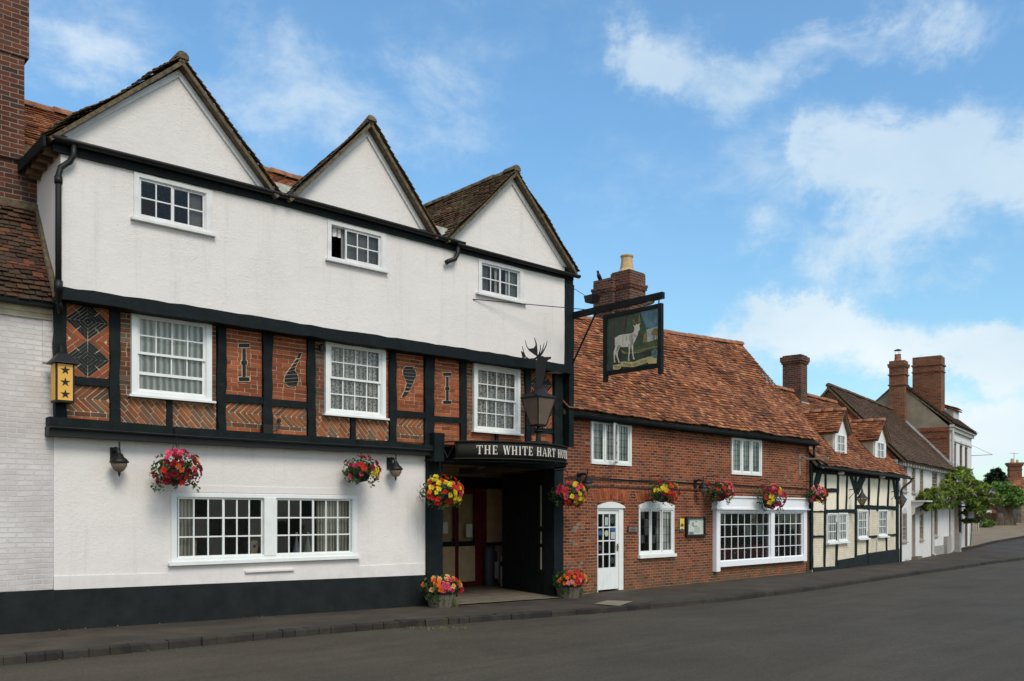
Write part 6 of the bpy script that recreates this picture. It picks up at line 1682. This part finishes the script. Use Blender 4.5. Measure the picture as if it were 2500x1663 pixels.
def dormer(u0, u1, zb, ze, za, wo):
    um = (u0 + u1) / 2; wf = .22
    back = lambda z: (z - TE) / ((6.25 - TE) / 2.73) - .33
    fz = MB()
    d = wall(MB(), u0, u1, zb, ze, wf, wf + .08, [(wo[0] + .03, wo[1] - .03, wo[2] + .03, wo[3] - .03)]); d.prism([(u0, ze), (u1, ze), (um, za)], wf, wf + .08)
    dm = d.build('dormer', M_paintwhite, tc_)
    for u, s in ((u0, .04), (u1 - .04, .04)):
        ck_ = MB()
        ck_.prism([(wf + .08, roofz(wf + .08) - .2), (back(ze), ze), (wf + .08, ze)], u, u + s, f=lambda a, y, z: (y, a, z))
        ck_.prism([(wf + .08, zb), (wf + .3, zb + .1), (wf + .3, ze), (wf + .08, ze)], u - .004, u + s, f=lambda a, y, z: (y, a, z))
        ck_.build('cheek', M_cornice, dm)
    s_ = MB(); ov = .14; dz = (za - ze) / (um - u0) * .12
    for sg in (-1, 1):
        ue = um + sg * ((u1 - u0) / 2 + .12); wb = back(ze - dz) + .15; wr = back(za) + .15
        slab(s_, (ue, wf - ov, ze - dz + .05), (ue, wb, ze - dz + .05), (um, wf - ov, za + .06), (um, wr, za + .06), .04)
    s_.build('roof_deck', M_wood, dm)
    t_ = MB()
    for sg in (-1, 1):
        ue = um + sg * ((u1 - u0) / 2 + .14); wb = back(ze - dz) + .15; wr = back(za) + .15
        tiles(t_, (ue, wf - ov - .02, ze - dz + .05), (ue, wb, ze - dz + .05), (um, wf - ov - .02, za + .07), (um, wr, za + .07), seed=int(u0 * 10) + sg, wave=.015)
    t_.build('dormer_roof', M_tilered, dm)
    r_ = MB(); ridge_tiles(r_, (um, wf - ov - .03, za + .09), (um, back(za) + .25, za + .09), r=.10, L=.34); r_.build('ridge', M_ridge, dm, True)
    # glazing kept as part of the dormer
    b_ = MB(); ring(b_, wo[0], wo[1], wo[2], wo[3], wf - .02, wf + .05, .05); bars(b_, wo[0] + .05, wo[1] - .05, wo[2] + .05, wo[3] - .05, wf, wf + .03, 4, 3, .024); b_.box((wo[0] + wo[1]) / 2 - .03, (wo[0] + wo[1]) / 2 + .03, wf - .01, wf + .04, wo[2] + .05, wo[3] - .05); b_.build('dormer_window', M_paintwhite, dm)
    panes(dm, wo[0] + .04, wo[1] - .04, wo[2] + .04, wo[3] - .04, wf + .02, 4, 3); curtain(dm, wo[0] + .04, wo[1] - .04, wo[2] + .04, wo[3], wf + .2, M_net)
dormer(2.57, 3.70, 3.46, 4.60, 5.26, (2.72, 3.49, 3.58, 4.47))
dormer(6.69, 7.96, 3.44, 4.58, 5.24, (6.90, 7.70, 3.57, 4.46))
mb = MB(); mb.tube([(TL - .1, -.36, 3.12), (TL + .45, -.36, 3.09), (TL + .42, -.34, 2.98), (TL + .12, -.12, 2.72), (TL + .04, -.08, 2.6), (TL + .04, -.08, -.2)], .04, 8); mb.build('downpipe', M_iron, tc_, True)
mb = MB(); halfpipe(mb, [(-.1, -.40, 3.19), (4, -.40, 3.16), (TL + .5, -.40, 3.12)], .06); mb.build('gutter', M_iron, tc_, True)
mb = MB(); mb.tube([(-.12, -.1, 3.95), (-.12, -.12, 3.5), (.15, -.3, 3.35), (.3, -.38, 3.28)], .04, 8); mb.build('downpipe', M_iron, tc_, True)
def lantern(f, px, py, w, label, sc):
    u, z = f.uz(px, py, w); root = on(f, 'bracket_lantern', u, w, z, label, 'wall lamp', 'pointed lanterns on brackets')
    s = sc
    MB().lathe([(.20 * s, 0), (.12 * s, .10 * s), (.05 * s, .20 * s), (.02 * s, .34 * s)], seg=6).build('hood', M_iron, root)
    MB().lathe([(.17 * s, -.01), (.04 * s, -.26 * s)], seg=6).build('glass', M_smoked, root)
    mb = MB(); mb.lathe([(.05 * s, -.25 * s), (.01, -.33 * s)], seg=6)
    for k in range(6): a = pi * k / 3; mb.tube([(cos(a) * .175 * s, sin(a) * .175 * s, 0), (cos(a) * .04 * s, sin(a) * .04 * s, -.26 * s)], .010, 4)
    mb.tube([(0, 0, .3 * s), (0, 0, .42 * s)], .012, 5); mb.tube([(0, 0, .32 * s), (0, -w * .5, .34 * s), (0, -w, .30 * s)], .016, 5); mb.tube([(0, -w, .0), (0, -w * .6, .2 * s), (0, -w * .3, .33 * s)], .012, 5)
    mb.build('bracket', M_iron, root)
lantern(T, 2104.7, 1217, -.45, 'pointed iron lantern on the middle of the timbered cottage', 1.0)
lantern(T, 2202, 1220, -.40, 'pointed iron lantern on the right corner of the timbered cottage', 1.0)
for px, lab in ((2053, 'small white flood lamp under the left eaves of the timbered cottage'), (2154, 'small white flood lamp under the right eaves of the timbered cottage')):
    u, z = T.uz(px, 1152 if px < 2100 else 1162, -.15); r_ = on(T, 'security_lamp', u, -.15, z, lab, 'light')
    MB().lathe([(.10, -.09), (.12, -.02), (.06, .07), (.03, .09)], seg=10).build('lamp_body', M_oldwhite, r_); MB().box(-.02, .02, 0, .15, .02, .06).build('arm', M_oldwhite, r_)

# ================================================================== WHITE COTTAGE
wc = on(W, 'white_cottage', 0, 0, 0, 'plain white cottage with long brown tiled roof next to the timbered one', 'cottage')
WL = 10.78
WU = [(.76, 1.57, 2.60, 3.74), (2.44, 3.12, 2.58, 3.72), (4.02, 4.70, 2.56, 3.70), (6.55, 7.75, 2.56, 3.66)]
WD = [(.76, 1.57, .57, 1.74), (3.97, 4.73, .56, 1.76), (6.75, 7.84, .66, 1.90)]
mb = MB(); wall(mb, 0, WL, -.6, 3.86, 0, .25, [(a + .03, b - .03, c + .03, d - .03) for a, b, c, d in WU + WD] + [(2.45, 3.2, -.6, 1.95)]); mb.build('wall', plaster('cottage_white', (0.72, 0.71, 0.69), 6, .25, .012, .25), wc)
mb = MB(); mb.prism([(0.0, -.6), (5.34, -.6), (5.34, 3.86), (2.67, 7.0), (0.0, 3.86)], .001, .22, f=lambda a, y, z: (y, a, z)); mb.build('side_wall', M_gablebrick, wc)
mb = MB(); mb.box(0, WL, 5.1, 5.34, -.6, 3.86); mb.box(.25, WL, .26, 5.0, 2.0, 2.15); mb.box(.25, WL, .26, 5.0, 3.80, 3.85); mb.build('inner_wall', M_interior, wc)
M_beige = plain('beige_window_paint', (0.36, 0.30, 0.24), .6, .1)
for o in WU: window(wc, o, -.012, (.05, .05, .05, .05), cols=3, rows=(3, 3), sash=.5, paint=M_beige, curt=[('net', 0, 1)], sill=(.04, .04, .04))
for k, o in enumerate(WD):
    w_ = window(wc, o, -.012, (.05, .05, .05, .05), cols=3, rows=(2, 3), sash=.5, paint=M_beige, curt=[('net', 0, 1)], sill=(.04, .04, .04))
    if k < 2: MB().prism(arch_poly(o[0], o[1], o[3], o[3] + .05, .16), -.012, .03).build('arched_head', M_greywhite, w_)
d = MB().box(2.45, 2.55, .0, .1, -.25, 1.95).box(3.1, 3.2, .0, .1, -.25, 1.95).box(2.55, 3.1, .0, .1, 1.87, 1.95).build('door', M_beige, wc)
MB().box(2.55, 3.1, .1, .15, -.25, 1.87).build('door_leaf', M_beige, d)
mb = MB(); mb.box(2.35, 3.45, -.62, .0, 2.20, 2.27)
for u in (2.42, 3.33): mb.prism([(0, 2.2), (-.5, 2.2), (-.42, 2.08), (-.14, 1.95), (-.12, 1.72), (0, 1.62)], u, u + .07, f=lambda a, y, z: (y, a, z))
mb.build('door_hood', M_greywhite, wc)
mb = MB(); mb.box(2.4, 3.3, -.25, 0, -.4, -.08); mb.build('step', M_slab, wc)
mb = MB(); mb.tube([(6.42, -.07, 1.95), (6.42, -.07, -.1), (6.42, -.2, -.16)], .06, 8); mb.build('downpipe', M_greywhite, wc); mb = MB(); mb.tube([(10.72, -.09, 3.7), (10.72, -.09, -.1)], .06, 8); mb.build('downpipe', M_greywhite, wc)
mb = MB(); mb.box(6.5, 10.1, -.03, 0, -.5, .22); mb.box(9.3, 10.4, -.16, 0, -.5, .62); mb.build('plinth', plain('dull_grey_plinth', (0.30, 0.285, 0.26), .8, .15), wc)
for k in range(22): MB().box(.1 + k * .5, .2 + k * .5, -.26, 0, 3.62, 3.74).build('rafter_foot', M_greywhite, wc)
mb = MB(); slab(mb, (-.1, -.34, 3.80), (WL, -.34, 3.80), (-.1, 2.67, 6.98), (WL, 2.67, 6.98), .08); slab(mb, (-.1, 5.6, 3.80), (WL, 5.6, 3.80), (-.1, 2.67, 6.98), (WL, 2.67, 6.98), .08); mb.build('roof_deck', M_mossmortar, wc)
mb = MB(); tiles(mb, (-.12, -.36, 3.80), (WL, -.36, 3.80), (-.12, 2.67, 7.0), (WL, 2.67, 7.0), seed=81, wave=.02, rag=.010, gauge=.115, tw=.18); mb.build('roof', M_tilebrown, wc)
mb = MB(); ridge_tiles(mb, (-.13, 2.67, 7.02), (WL, 2.67, 7.02), r=.12, L=.45); mb.build('ridge', M_tilebrown, wc, True)
mb = MB(); q0, q1 = Vector((WL - .02, -.30, 3.90)), Vector((WL - .02, 2.62, 7.02))
mb.mesh([q0, q0 + Vector((-.17, 0, 0)), q1 + Vector((-.17, 0, 0)), q1, q0 + Vector((0, 0, .12)), q1 + Vector((0, 0, .12))], [(0, 1, 2, 3), (4, 0, 3, 5)]); mb.build('flashing', M_lead, wc)

# ================================================================== TALL HOUSE
th_ = on(W, 'tall_brick_house', 10.82, 0, 0, 'taller house with two big brick chimneys and a white front with arched windows', 'house')
def tw_(u): return u - 10.82
TW5 = [(11.71, 12.63), (13.57, 14.40), (15.10, 15.92)]
hl = [(tw_(a), tw_(b), 3.2, 5.25) for a, b in TW5] + [(tw_(a), tw_(b), .7, 2.5) for a, b in ((13.3, 14.2),)] + [(tw_(15.1), tw_(16.0), -.6, 2.4)]
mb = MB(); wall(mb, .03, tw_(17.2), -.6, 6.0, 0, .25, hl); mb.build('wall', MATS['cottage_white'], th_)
mb = MB(); wall(mb, 0, .02, -.6, 6.0, .0, 4.9); mb.box(0, tw_(17.2), 4.8, 5.0, -.6, 6); mb.box(tw_(17.0), tw_(17.18), .26, 4.8, -.6, 6); mb.build('side_wall', M_gablebrick, th_)
mb = MB(); mb.prism([(0, 6.0), (4.9, 6.0), (2.45, 8.42)], .0, .2, f=lambda a, y, z: (y, a, z)); mb.build('gable', M_cementrender, th_)
mb = MB(); mb.box(-.035, 0, .0, 1.9, 5.80, 6.0); mb.box(-.03, 0, .1, 1.7, 5.45, 5.56); mb.build('brick_band', M_redwall, th_)
mb = MB(); mb.box(.25, tw_(17), .3, 4.7, 2.7, 2.9); mb.box(.25, tw_(17), .3, 4.7, 5.7, 5.9); mb.build('floor_slab', M_interior, th_)
M_brownframe = plain('brown_window_paint', (0.17, 0.12, 0.10), .6, .15)
for a, b, c, d in hl[:3]:
    w_ = window(th_, (a, b, c, d), .03, (.06, .06, .02, .06), cols=2, rows=(2, 2), sash=.5, paint=M_brownframe, curt=[('net', 0, 1)], sill=(.05, .06, .06))
    MB().prism(arch_poly(a, b, d - .01, d, .22), -.012, .06).build('arched_head', M_brownframe, w_)
w_ = window(th_, hl[3], .03, (.06, .06, .05, .05), cols=2, rows=(2, 2), sash=.5, paint=M_brownframe, curt=[('net', 0, 1)])
a, b = tw_(15.1), tw_(16.0)
d_ = MB().box(a, a + .1, .02, .14, -.2, 2.4).box(b - .1, b, .02, .14, -.2, 2.4).box(a + .1, b - .1, .02, .14, 2.25, 2.4).build('door', M_brownframe, th_); MB().box(a + .1, b - .1, .1, .14, -.2, 2.25).build('door_leaf', M_brownframe, d_)
mb = MB(); mb.box(-.05, tw_(17.35), -.22, .0, 5.98, 6.10); mb.box(-.02, tw_(17.3), -.12, .0, 5.82, 5.98); mb.box(.3, tw_(17.1), -.05, .0, 5.35, 5.42); mb.build('cornice', M_greywhite, th_)
mb = MB(); mb.tube([(.12, -.12, 5.95), (.12, -.12, -.1)], .07, 8); mb.build('downpipe', M_greywhite, th_)
mb = MB(); mb.box(.9, 1.15, -.22, 0, -.5, 2.55); mb.build('pilaster', M_beige, th_); mb = MB(); mb.box(.78, 1.27, -.32, 0, -.5, .75); mb.build('pedestal', MATS['dull_grey_plinth'], th_)
E1x = tw_(17.35)
mb = MB(); slab(mb, (-.03, -.28, 6.10), (E1x, -.28, 6.10), (-.03, 2.45, 8.46), (E1x - 2.6, 2.45, 8.46), .08); slab(mb, (-.03, 5.2, 6.1), (E1x, 5.2, 6.1), (-.03, 2.45, 8.46), (E1x - 2.6, 2.45, 8.46), .08); mb.mesh([(E1x, -.28, 6.1), (E1x, 5.2, 6.1), (E1x - 2.6, 2.45, 8.46)], [(0, 1, 2)]); mb.build('roof_deck', M_mossmortar, th_)
mb = MB(); tiles(mb, (-.06, -.3, 6.11), (E1x, -.3, 6.11), (-.06, 2.45, 8.48), (E1x - 2.6, 2.45, 8.48), seed=91, wave=.02, gauge=.12, tw=.2); mb.build('roof', M_tilebrown, th_)
mb = MB(); stack(mb, -.32, .45, 2.0, 2.75, 5.9, 9.45, [(9.12, 9.2, .05), (9.2, 9.3, .07), (8.72, 8.78, .05), (8.2, 8.26, .05)]); k1 = mb.build('chimney', M_gablebrick, th_)
mb = MB(); mb.lathe([(.19, 9.45), (.16, 9.55), (.15, 9.78), (.17, 9.8)], (0.0, 2.4, 0), seg=10); mb.build('chimney_pot', M_ridge, k1)
mb = MB(); mb.lathe([(.03, 9.98), (.19, 10.0), (.19, 10.02), (.03, 10.08)], (0, 2.4, 0), seg=12)
for a_ in (0, 2.1, 4.2): mb.tube([(cos(a_) * .13, 2.4 + sin(a_) * .13, 9.78), (cos(a_) * .13, 2.4 + sin(a_) * .13, 10.0)], .008, 4)
mb.build('cowl', M_iron, k1)
mb = MB(); stack(mb, 1.3, 2.3, .62, 1.98, 6.2, 9.78, [(9.30, 9.38, .05), (8.98, 9.03, .04)]); mb.build('chimney', M_gablebrick, th_)
mb = MB(); u0, u1 = 4.0, 5.6
mb.box(u0, u1, .5, 1.6, 6.6, 7.3); dmr = mb.build('dormer', M_greywhite, th_)
mb = MB(); slab(mb, (u0 - .15, .35, 7.3), (u1 + .15, .35, 7.3), (u0 + .1, 1.6, 7.75), (u1 - .1, 1.6, 7.75), .06); tiles(mb, (u0 - .15, .33, 7.31), (u1 + .15, .33, 7.31), (u0 + .1, 1.6, 7.77), (u1 - .1, 1.6, 7.77), seed=5); mb.build('dormer_roof', M_tilered, dmr)

ia = on(W, 'iron_sign_arm', 17.1, 0, 4.9, 'bare iron arm with a stay reaching out from the end of the tall house', 'bracket')
mb = MB(); mb.tube([(0, 0, 0), (0, -1.05, .02)], .014, 5); mb.tube([(0, 0, .58), (0, -1.0, .04)], .007, 4); mb.build('arm', M_iron, ia)
hs = on(W, 'small_hanging_sign', 11.85, -.2, 1.0, 'small blue framed sign hanging from a dark bracket by the tall house door', 'sign')
mb = MB(); mb.box(-.04, .04, -.95, 0, 1.02, 1.10); mb.tube([(0, 0, .6), (0, -.45, 1.02)], .03, 5); mb.build('bracket', M_paintblack, hs)
mb = MB(); mb.box(-.02, .02, -.74, -.46, .50, .84); mb.build('sign_face', plain('pale_sign_face', (0.40, 0.36, 0.33), .6), hs)
mb = MB()
for (a, b, c, d) in ((-.78, -.42, .46, .50), (-.78, -.42, .84, .88), (-.78, -.74, .50, .84), (-.46, -.42, .50, .84)): mb.box(-.03, .03, a, b, c, d)
mb.tube([(0, -.6, .88), (0, -.6, 1.02)], .012, 4); mb.build('sign_frame', plain('slate_blue_frame', (0.05, 0.09, 0.14), .5), hs)

# ================================================================== TREES AND FAR END
M_wist = island('wisteria_leaf', [(0.06, 0.11, 0.018), (0.13, 0.21, 0.03), (0.22, 0.31, 0.045), (0.045, 0.08, 0.015), (0.36, 0.42, 0.08), (0.09, 0.15, 0.025)], rough=.6, translucent=.3)
M_lime = island('lime_leaf', [(0.06, 0.13, 0.03), (0.14, 0.27, 0.055), (0.25, 0.42, 0.10), (0.09, 0.17, 0.04)], rough=.6, translucent=.3)
M_yew = island('yew_needles', [(0.010, 0.024, 0.012), (0.018, 0.036, 0.016), (0.03, 0.05, 0.02)], rough=.7, translucent=.1)
M_bark = plain('gnarled_bark', (0.085, 0.065, 0.045), .95, .5, 4.0, 1.0)
M_pale = island('wisteria_flower', [(0.20, 0.16, 0.34), (0.30, 0.25, 0.45), (0.16, 0.12, 0.26)], rough=.7)
def tuft(mb, n, c, r, size, rn, down=.3):
    for _ in range(n):
        d = Vector((rn.gauss(0, 1), rn.gauss(0, 1), rn.gauss(0, 1))).normalized(); q = Vector(c) + Vector((d.x * r[0], d.y * r[1], d.z * r[2])) * (rn.random() ** .4) * rn.uniform(.8, 1.12)
        s = size * rn.uniform(.5, 1.3); ax = Vector((rn.gauss(0, 1), rn.gauss(0, 1), rn.gauss(0, .6) - down)).normalized(); nn = (d + Vector((rn.gauss(0, .6), rn.gauss(0, .6), rn.gauss(0, .6)))).normalized()
        x = ax * s; y = nn.cross(ax).normalized() * s * .34
        mb.mesh([q - x, q - y, q + x, q + y], [(0, 1, 2, 3)])
def clumps(mb, cen, rad, k, n, size, rn, down=.3, cr=.33):
    for _ in range(k):
        d = Vector((rn.gauss(0, 1), rn.gauss(0, 1), rn.gauss(0, 1))).normalized() * (rn.random() ** .45)
        c = (cen[0] + d.x * rad[0], cen[1] + d.y * rad[1], cen[2] + d.z * rad[2]); q = rn.uniform(.6, 1.2) * cr
        tuft(mb, n, c, (rad[0] * q + .08, rad[1] * q + .08, rad[2] * q * .8 + .05), size, rn, down)
def climber(label, blobs, stems, seed):
    rn = random.Random(seed); b0 = blobs[0]; u0, z0 = W.uz(b0[0], b0[1], -.45)
    root = on(W, 'wisteria', u0, 0, gz(45), label, 'climbing plant'); zb = gz(45); mb = MB(); fl = MB()
    for (px, py, rp, rq, w, dn) in blobs:
        u, z = W.uz(px, py, w); dep = W.oy + W.s * u + W.c * w; ru = (W.u(px + rp, w) - W.u(px - rp, w)) / 2 * .74; rz = rq / FP * dep * .8
        clumps(mb, (u - u0, w, z - zb), (ru, max(.22, -w * .6), rz), int(34 * dn), 34, .14, rn, .6, .30)
        tuft(fl, int(26 * dn), (u - u0, w, z - zb - rz * .3), (ru, max(.3, -w * .8), rz * .8), .12, rn, 1.4)
    mb.build('foliage', M_wist, root); fl.build('flower_clusters', M_pale, root)['kind'] = 'stuff'
    mb = MB()
    for P in stems:
        mb.tube([(u - u0, w, z) for u, w, z in P], .035, 6, .02)
    mb.build('stem', M_bark, root)
climber('wisteria with mauve flowers over the right end of the white cottage', [(2278, 1212, 20, 22, -.45, 1.1), (2300, 1222, 22, 22, -.5, 1.1), (2272, 1235, 17, 12, -.4, .6), (2318, 1228, 14, 14, -.4, .5), (2262, 1210, 12, 16, -.35, .6), (2310, 1215, 16, 18, -.5, .8)],
        [[(6.62, -.06, 0), (6.6, -.08, 1.5), (6.8, -.15, 2.2), (8.2, -.25, 2.8)]], 101)
climber('large wisteria climbing the front of the tall house up to its arched windows', [(2332, 1175, 18, 24, -.5, 1.1), (2320, 1198, 16, 22, -.5, 1.0), (2350, 1160, 18, 26, -.5, 1.2), (2345, 1200, 22, 22, -.6, 1.1), (2368, 1185, 22, 25, -.7, 1.3), (2392, 1200, 24, 24, -1.1, 1.3), (2405, 1215, 14, 20, -1.2, .8), (2378, 1222, 16, 16, -.9, .9), (2355, 1182, 20, 24, -.7, 1.0), (2338, 1195, 20, 20, -.6, .9), (2384, 1250, 13, 20, -.9, 1.0), (2376, 1268, 7, 10, -.7, .5), (2340, 1222, 14, 10, -.5, .4)],
        [[(16.5, -.06, 0), (16.5, -.10, 1.6), (16.2, -.2, 2.6), (15.0, -.25, 3.3)]], 103)

def tree(name, label, x, y, z, crown, trunk, m, seed, k, n, size, down=.1, group=None, cr=.3):
    rn = random.Random(seed); root = empty(name, (x, y, z), 0, label, 'tree', group)
    mb = MB()
    for P, r0, r1 in trunk: mb.tube(P, r0, 9, r1)
    for i, v in enumerate(mb.v):
        q = Vector(v); nz_ = noise.noise(q * 2.3 + Vector((seed, 0, 0))) * .12; mb.v[i] = (v[0] + nz_, v[1] + nz_ * .5, v[2])
    mb.build('trunk', M_bark, root)
    cb = MB()
    for (c, r, f_) in crown: clumps(cb, c, r, int(k * f_), n, size, rn, down, cr)
    cb.build('crown', m, root)
    return root
px2x = lambda px, y: (px - CX) / FP * y
Y = 74.0
tree('pollard_lime_tree', 'old pollarded lime with thick gnarled trunk and bright green crown', px2x(2452, Y), Y, gzr(Y) - .05,
     [((-.25, 0, 2.75), (1.05, 1.0, .95), 1.2), ((-1.0, 0, 2.45), (.6, .7, .6), .6), ((.95, -.3, 2.35), (1.0, 1.0, .85), 1.1), ((.4, 0, 1.9), (.9, .8, .5), .6)],
     [([(-.1, 0, -.2), (-.05, 0, .5), (-.2, 0, 1.2), (-.5, 0, 2.0), (-.7, 0, 2.6)], .62, .2), ([(.25, .1, -.2), (.3, 0, .7), (.4, 0, 1.4), (.9, -.1, 2.2)], .55, .18), ([(-.6, -.3, -.2), (-.55, -.3, .5), (-.45, -.2, 1.0)], .38, .25), ([(.9, 0, .0), (.7, 0, .9), (.5, 0, 1.4)], .12, .1), ([(-.3, 0, 1.2), (-1.0, .1, 1.6), (-1.3, .1, 2.2)], .16, .08)],
     M_lime, 111, 46, 34, .18)
Y = 96.0
tree('dark_yew_tree', 'dark evergreen tree rising behind the green crown at the far end', px2x(2440, Y), Y, 1.0,
     [((0, 0, 3.6), (1.5, 1.4, 1.5), 1.3), ((-.75, 0, 4.4), (.8, .8, .9), .7), ((1.1, 0, 3.0), (1.2, 1, 1.3), 1.0), ((-.3, 0, 5.0), (.6, .6, .6), .5)],
     [([(0, 0, -.5), (0, 0, 2.5), (-.2, 0, 4.5)], .3, .1)], M_yew, 113, 60, 30, .2, -.3)
Y = 90.0
tree('leafy_tree', 'light green tree top showing between the tall house and the dark evergreen', px2x(2396, Y), Y, .9,
     [((0, 0, 2.6), (1.2, 1, 1.0), 1.0), ((.6, 0, 2.2), (.8, .8, .9), .6)], [([(0, 0, -.5), (0, 0, 2.2)], .18, .1)], M_wist, 117, 34, 26, .18)
Y = 110.0
tree('distant_tree', 'small dark tree behind the far chimney at the right edge', px2x(2495, Y), Y, 1.2,
     [((0, 0, 3.1), (1.2, 1, .95), 1.0)], [([(0, 0, -.5), (0, 0, 2.6)], .18, .1)], M_yew, 118, 34, 26, .2)
sr = random.Random(121); Y = 70.0
shr = empty('clipped_shrub', (px2x(2405, Y), Y, gzr(Y)), 0, 'low dark green shrub left of the gnarled trunk', 'shrub')
mb = MB(); clumps(mb, (0, 0, .3), (.75, .5, .28), 30, 30, .12, sr, .0); mb.build('foliage', M_lime, shr)
mb = MB(); mb.tube([(0, 0, -.1), (0, 0, .3)], .05, 6); mb.build('stem', M_bark, shr)

F6 = Frame(px2x(2484, 80), 80.0, -13)
fh = on(F6, 'stone_cottage', 0, 0, 0, 'distant stone cottage with brown tiled roof and a corbelled brick chimney at the right edge', 'cottage')
mb = MB(); wall(mb, 0, 14, 0, 3.75, 0, .3); mb.prism([(0, 0), (5.0, 0), (5.0, 3.75), (2.5, 5.0), (0, 3.75)], .001, .3, f=lambda a, y, z: (y, a, z)); mb.box(0, 14, 4.8, 5, 0, 3.75); mb.build('wall', M_stonewall, fh)
mb = MB(); slab(mb, (-.15, -.25, 3.68), (14, -.25, 3.68), (-.15, 2.5, 5.08), (14, 2.5, 5.08), .1); slab(mb, (-.15, 5.25, 3.68), (14, 5.25, 3.68), (-.15, 2.5, 5.08), (14, 2.5, 5.08), .1); mb.build('roof_deck', M_wood, fh)
mb = MB(); tiles(mb, (-.15, -.27, 3.69), (6, -.27, 3.69), (-.15, 2.5, 5.1), (6, 2.5, 5.1), seed=95, tw=.3, gauge=.2); mb.build('roof', M_tilered, fh)
mb = MB(); stack(mb, .0, 1.0, 2.1, 2.9, 4.5, 6.1, [(6.05, 6.2, .09), (6.2, 6.38, .16), (5.7, 5.76, .04)]); k2 = mb.build('chimney', M_gablebrick, fh)
mb = MB(); mb.lathe([(.16, 6.38), (.14, 6.75)], (.3, 2.5, 0), 8); mb.lathe([(.12, 6.38), (.10, 6.65)], (.72, 2.5, 0), 8); mb.build('chimney_pot', M_buff, k2)
mb = MB(); mb.tube([(.45, 2.5, 6.3), (.45, 2.5, 7.3)], .02, 4)
mb.tube([(.1, 2.5, 7.25), (.8, 2.5, 7.2)], .012, 4); mb.build('aerial', M_iron, k2)
F7 = Frame(px2x(2388, 92), 92.0, -5)
rc = on(F7, 'red_brick_cottage', 0, 0, 0, 'small red brick cottage glimpsed between the wisteria and the gnarled tree', 'cottage')
mb = MB(); wall(mb, 0, 3.0, .4, 2.5, 0, .3, [(.8, 1.3, 1.4, 2.1)]); mb.prism([(0, 2.5), (3.0, 2.5), (1.5, 3.9)], 0, .3); mb.build('wall', M_gablebrick, rc)
mb = MB(); slab(mb, (-.15, -.2, 2.45), (-.15, 4, 2.45), (1.5, -.2, 4.0), (1.5, 4, 4.0), .1); slab(mb, (3.15, -.2, 2.45), (3.15, 4, 2.45), (1.5, -.2, 4.0), (1.5, 4, 4.0), .1); mb.build('roof', M_tilebrown, rc)
mb = MB(); ring(mb, .8, 1.3, 1.4, 2.1, -.02, .1, .08); mb.build('window', M_oldwhite, rc)
gwl = empty('garden_wall', (px2x(2390, 84), 84.0, gzr(84)), 0, 'low weathered red brick garden wall behind the shrub', 'wall')
mb = MB(); mb.box(-1, 3.2, 0, .25, -.2, .75); mb.box(-1, 3.2, -.03, .28, .75, .82); mb.build('wall_face', M_gablebrick, gwl)
for k, px in enumerate((2377, 2382, 2388)):
    p = empty('timber_post', (px2x(px, 66), 66.0, gzr(66) - .05), 0, 'short pale timber post in a row at the end of the tall house', 'post', 'timber posts at the end of the tall house')
    MB().box(-.05, .05, -.05, .05, 0, .7).build('shaft', M_beige, p); MB().lathe([(.07, .70), (.0, .77)], seg=4, rot=pi / 4).build('cap', M_beige, p)

# ================================================================== LITTER, WEEDS
lr = random.Random(131); mb = MB()
for P_, amp, n in ((offs(sub(KERB, .1), -.03), .035, 900), ([(H.world(u, -.05, 0).x, H.world(u, -.05, 0).y) for u in [i * .05 - 2 for i in range(180)]], .05, 420), ([(B.world(u, -.05, 0).x, B.world(u, -.05, 0).y) for u in [i * .05 for i in range(230)]], .06, 420)):
    P_ = [p for p in P_ if 5 < p[1] < 45]
    kerbside = amp == .035
    for _ in range(n):
        p = lr.choice(P_)
        if noise.noise(Vector((p[0] * .9, p[1] * .9, 3))) < -.05: continue
        x, y = p[0] + lr.gauss(0, amp), p[1] + lr.gauss(0, amp); z = gz(y) + (-.095 if kerbside else .008); s = lr.uniform(.006, .018)
        a = lr.uniform(0, 6.3); mb.mesh([(x, y, z), (x + cos(a) * s, y + sin(a) * s, z + .006), (x + cos(a + 1) * s * 1.3, y + sin(a + 1) * s * 1.3, z + .008), (x + cos(a + 2) * s, y + sin(a + 2) * s, z + .003)], [(0, 1, 2, 3)])
tag(mb.build('leaf_litter', island('litter', [(0.16, 0.11, 0.04), (0.30, 0.24, 0.09), (0.08, 0.055, 0.03), (0.22, 0.14, 0.05)])), kind='stuff')
mb = MB()
for (px, py, zz, n, sp, hgt_) in ((1065, 1531, -.1, 110, .28, .035), (1100, 1529, -.1, 40, .12, .03), (1110, 1482, -.1, 40, .05, .12), (2200, 1369, -.2, 90, .22, .10), (1400, 1452, -.12, 30, .2, .05), (150, 1594, -.1, 30, .5, .03)):
    d = (CZ - zz) * FP / (py - HY); x0_ = px2x(px, d)
    for _ in range(n):
        x, y = x0_ + lr.gauss(0, sp), d + lr.gauss(0, sp * .5); h_ = hgt_ * lr.uniform(.5, 1.3); a = lr.uniform(0, 6.3); z = gz(y) - (.1 if py in (1531, 1529, 1594) else 0); lx, ly = lr.gauss(0, .4) * h_, lr.gauss(0, .4) * h_
        mb.mesh([(x - .006 * cos(a), y - .006 * sin(a), z), (x + .006 * cos(a), y + .006 * sin(a), z), (x + lx, y + ly, z + h_)], [(0, 1, 2)])
tag(mb.build('weeds', island('weed_leaf', [(0.06, 0.10, 0.02), (0.14, 0.17, 0.05), (0.25, 0.24, 0.10)])), kind='stuff')
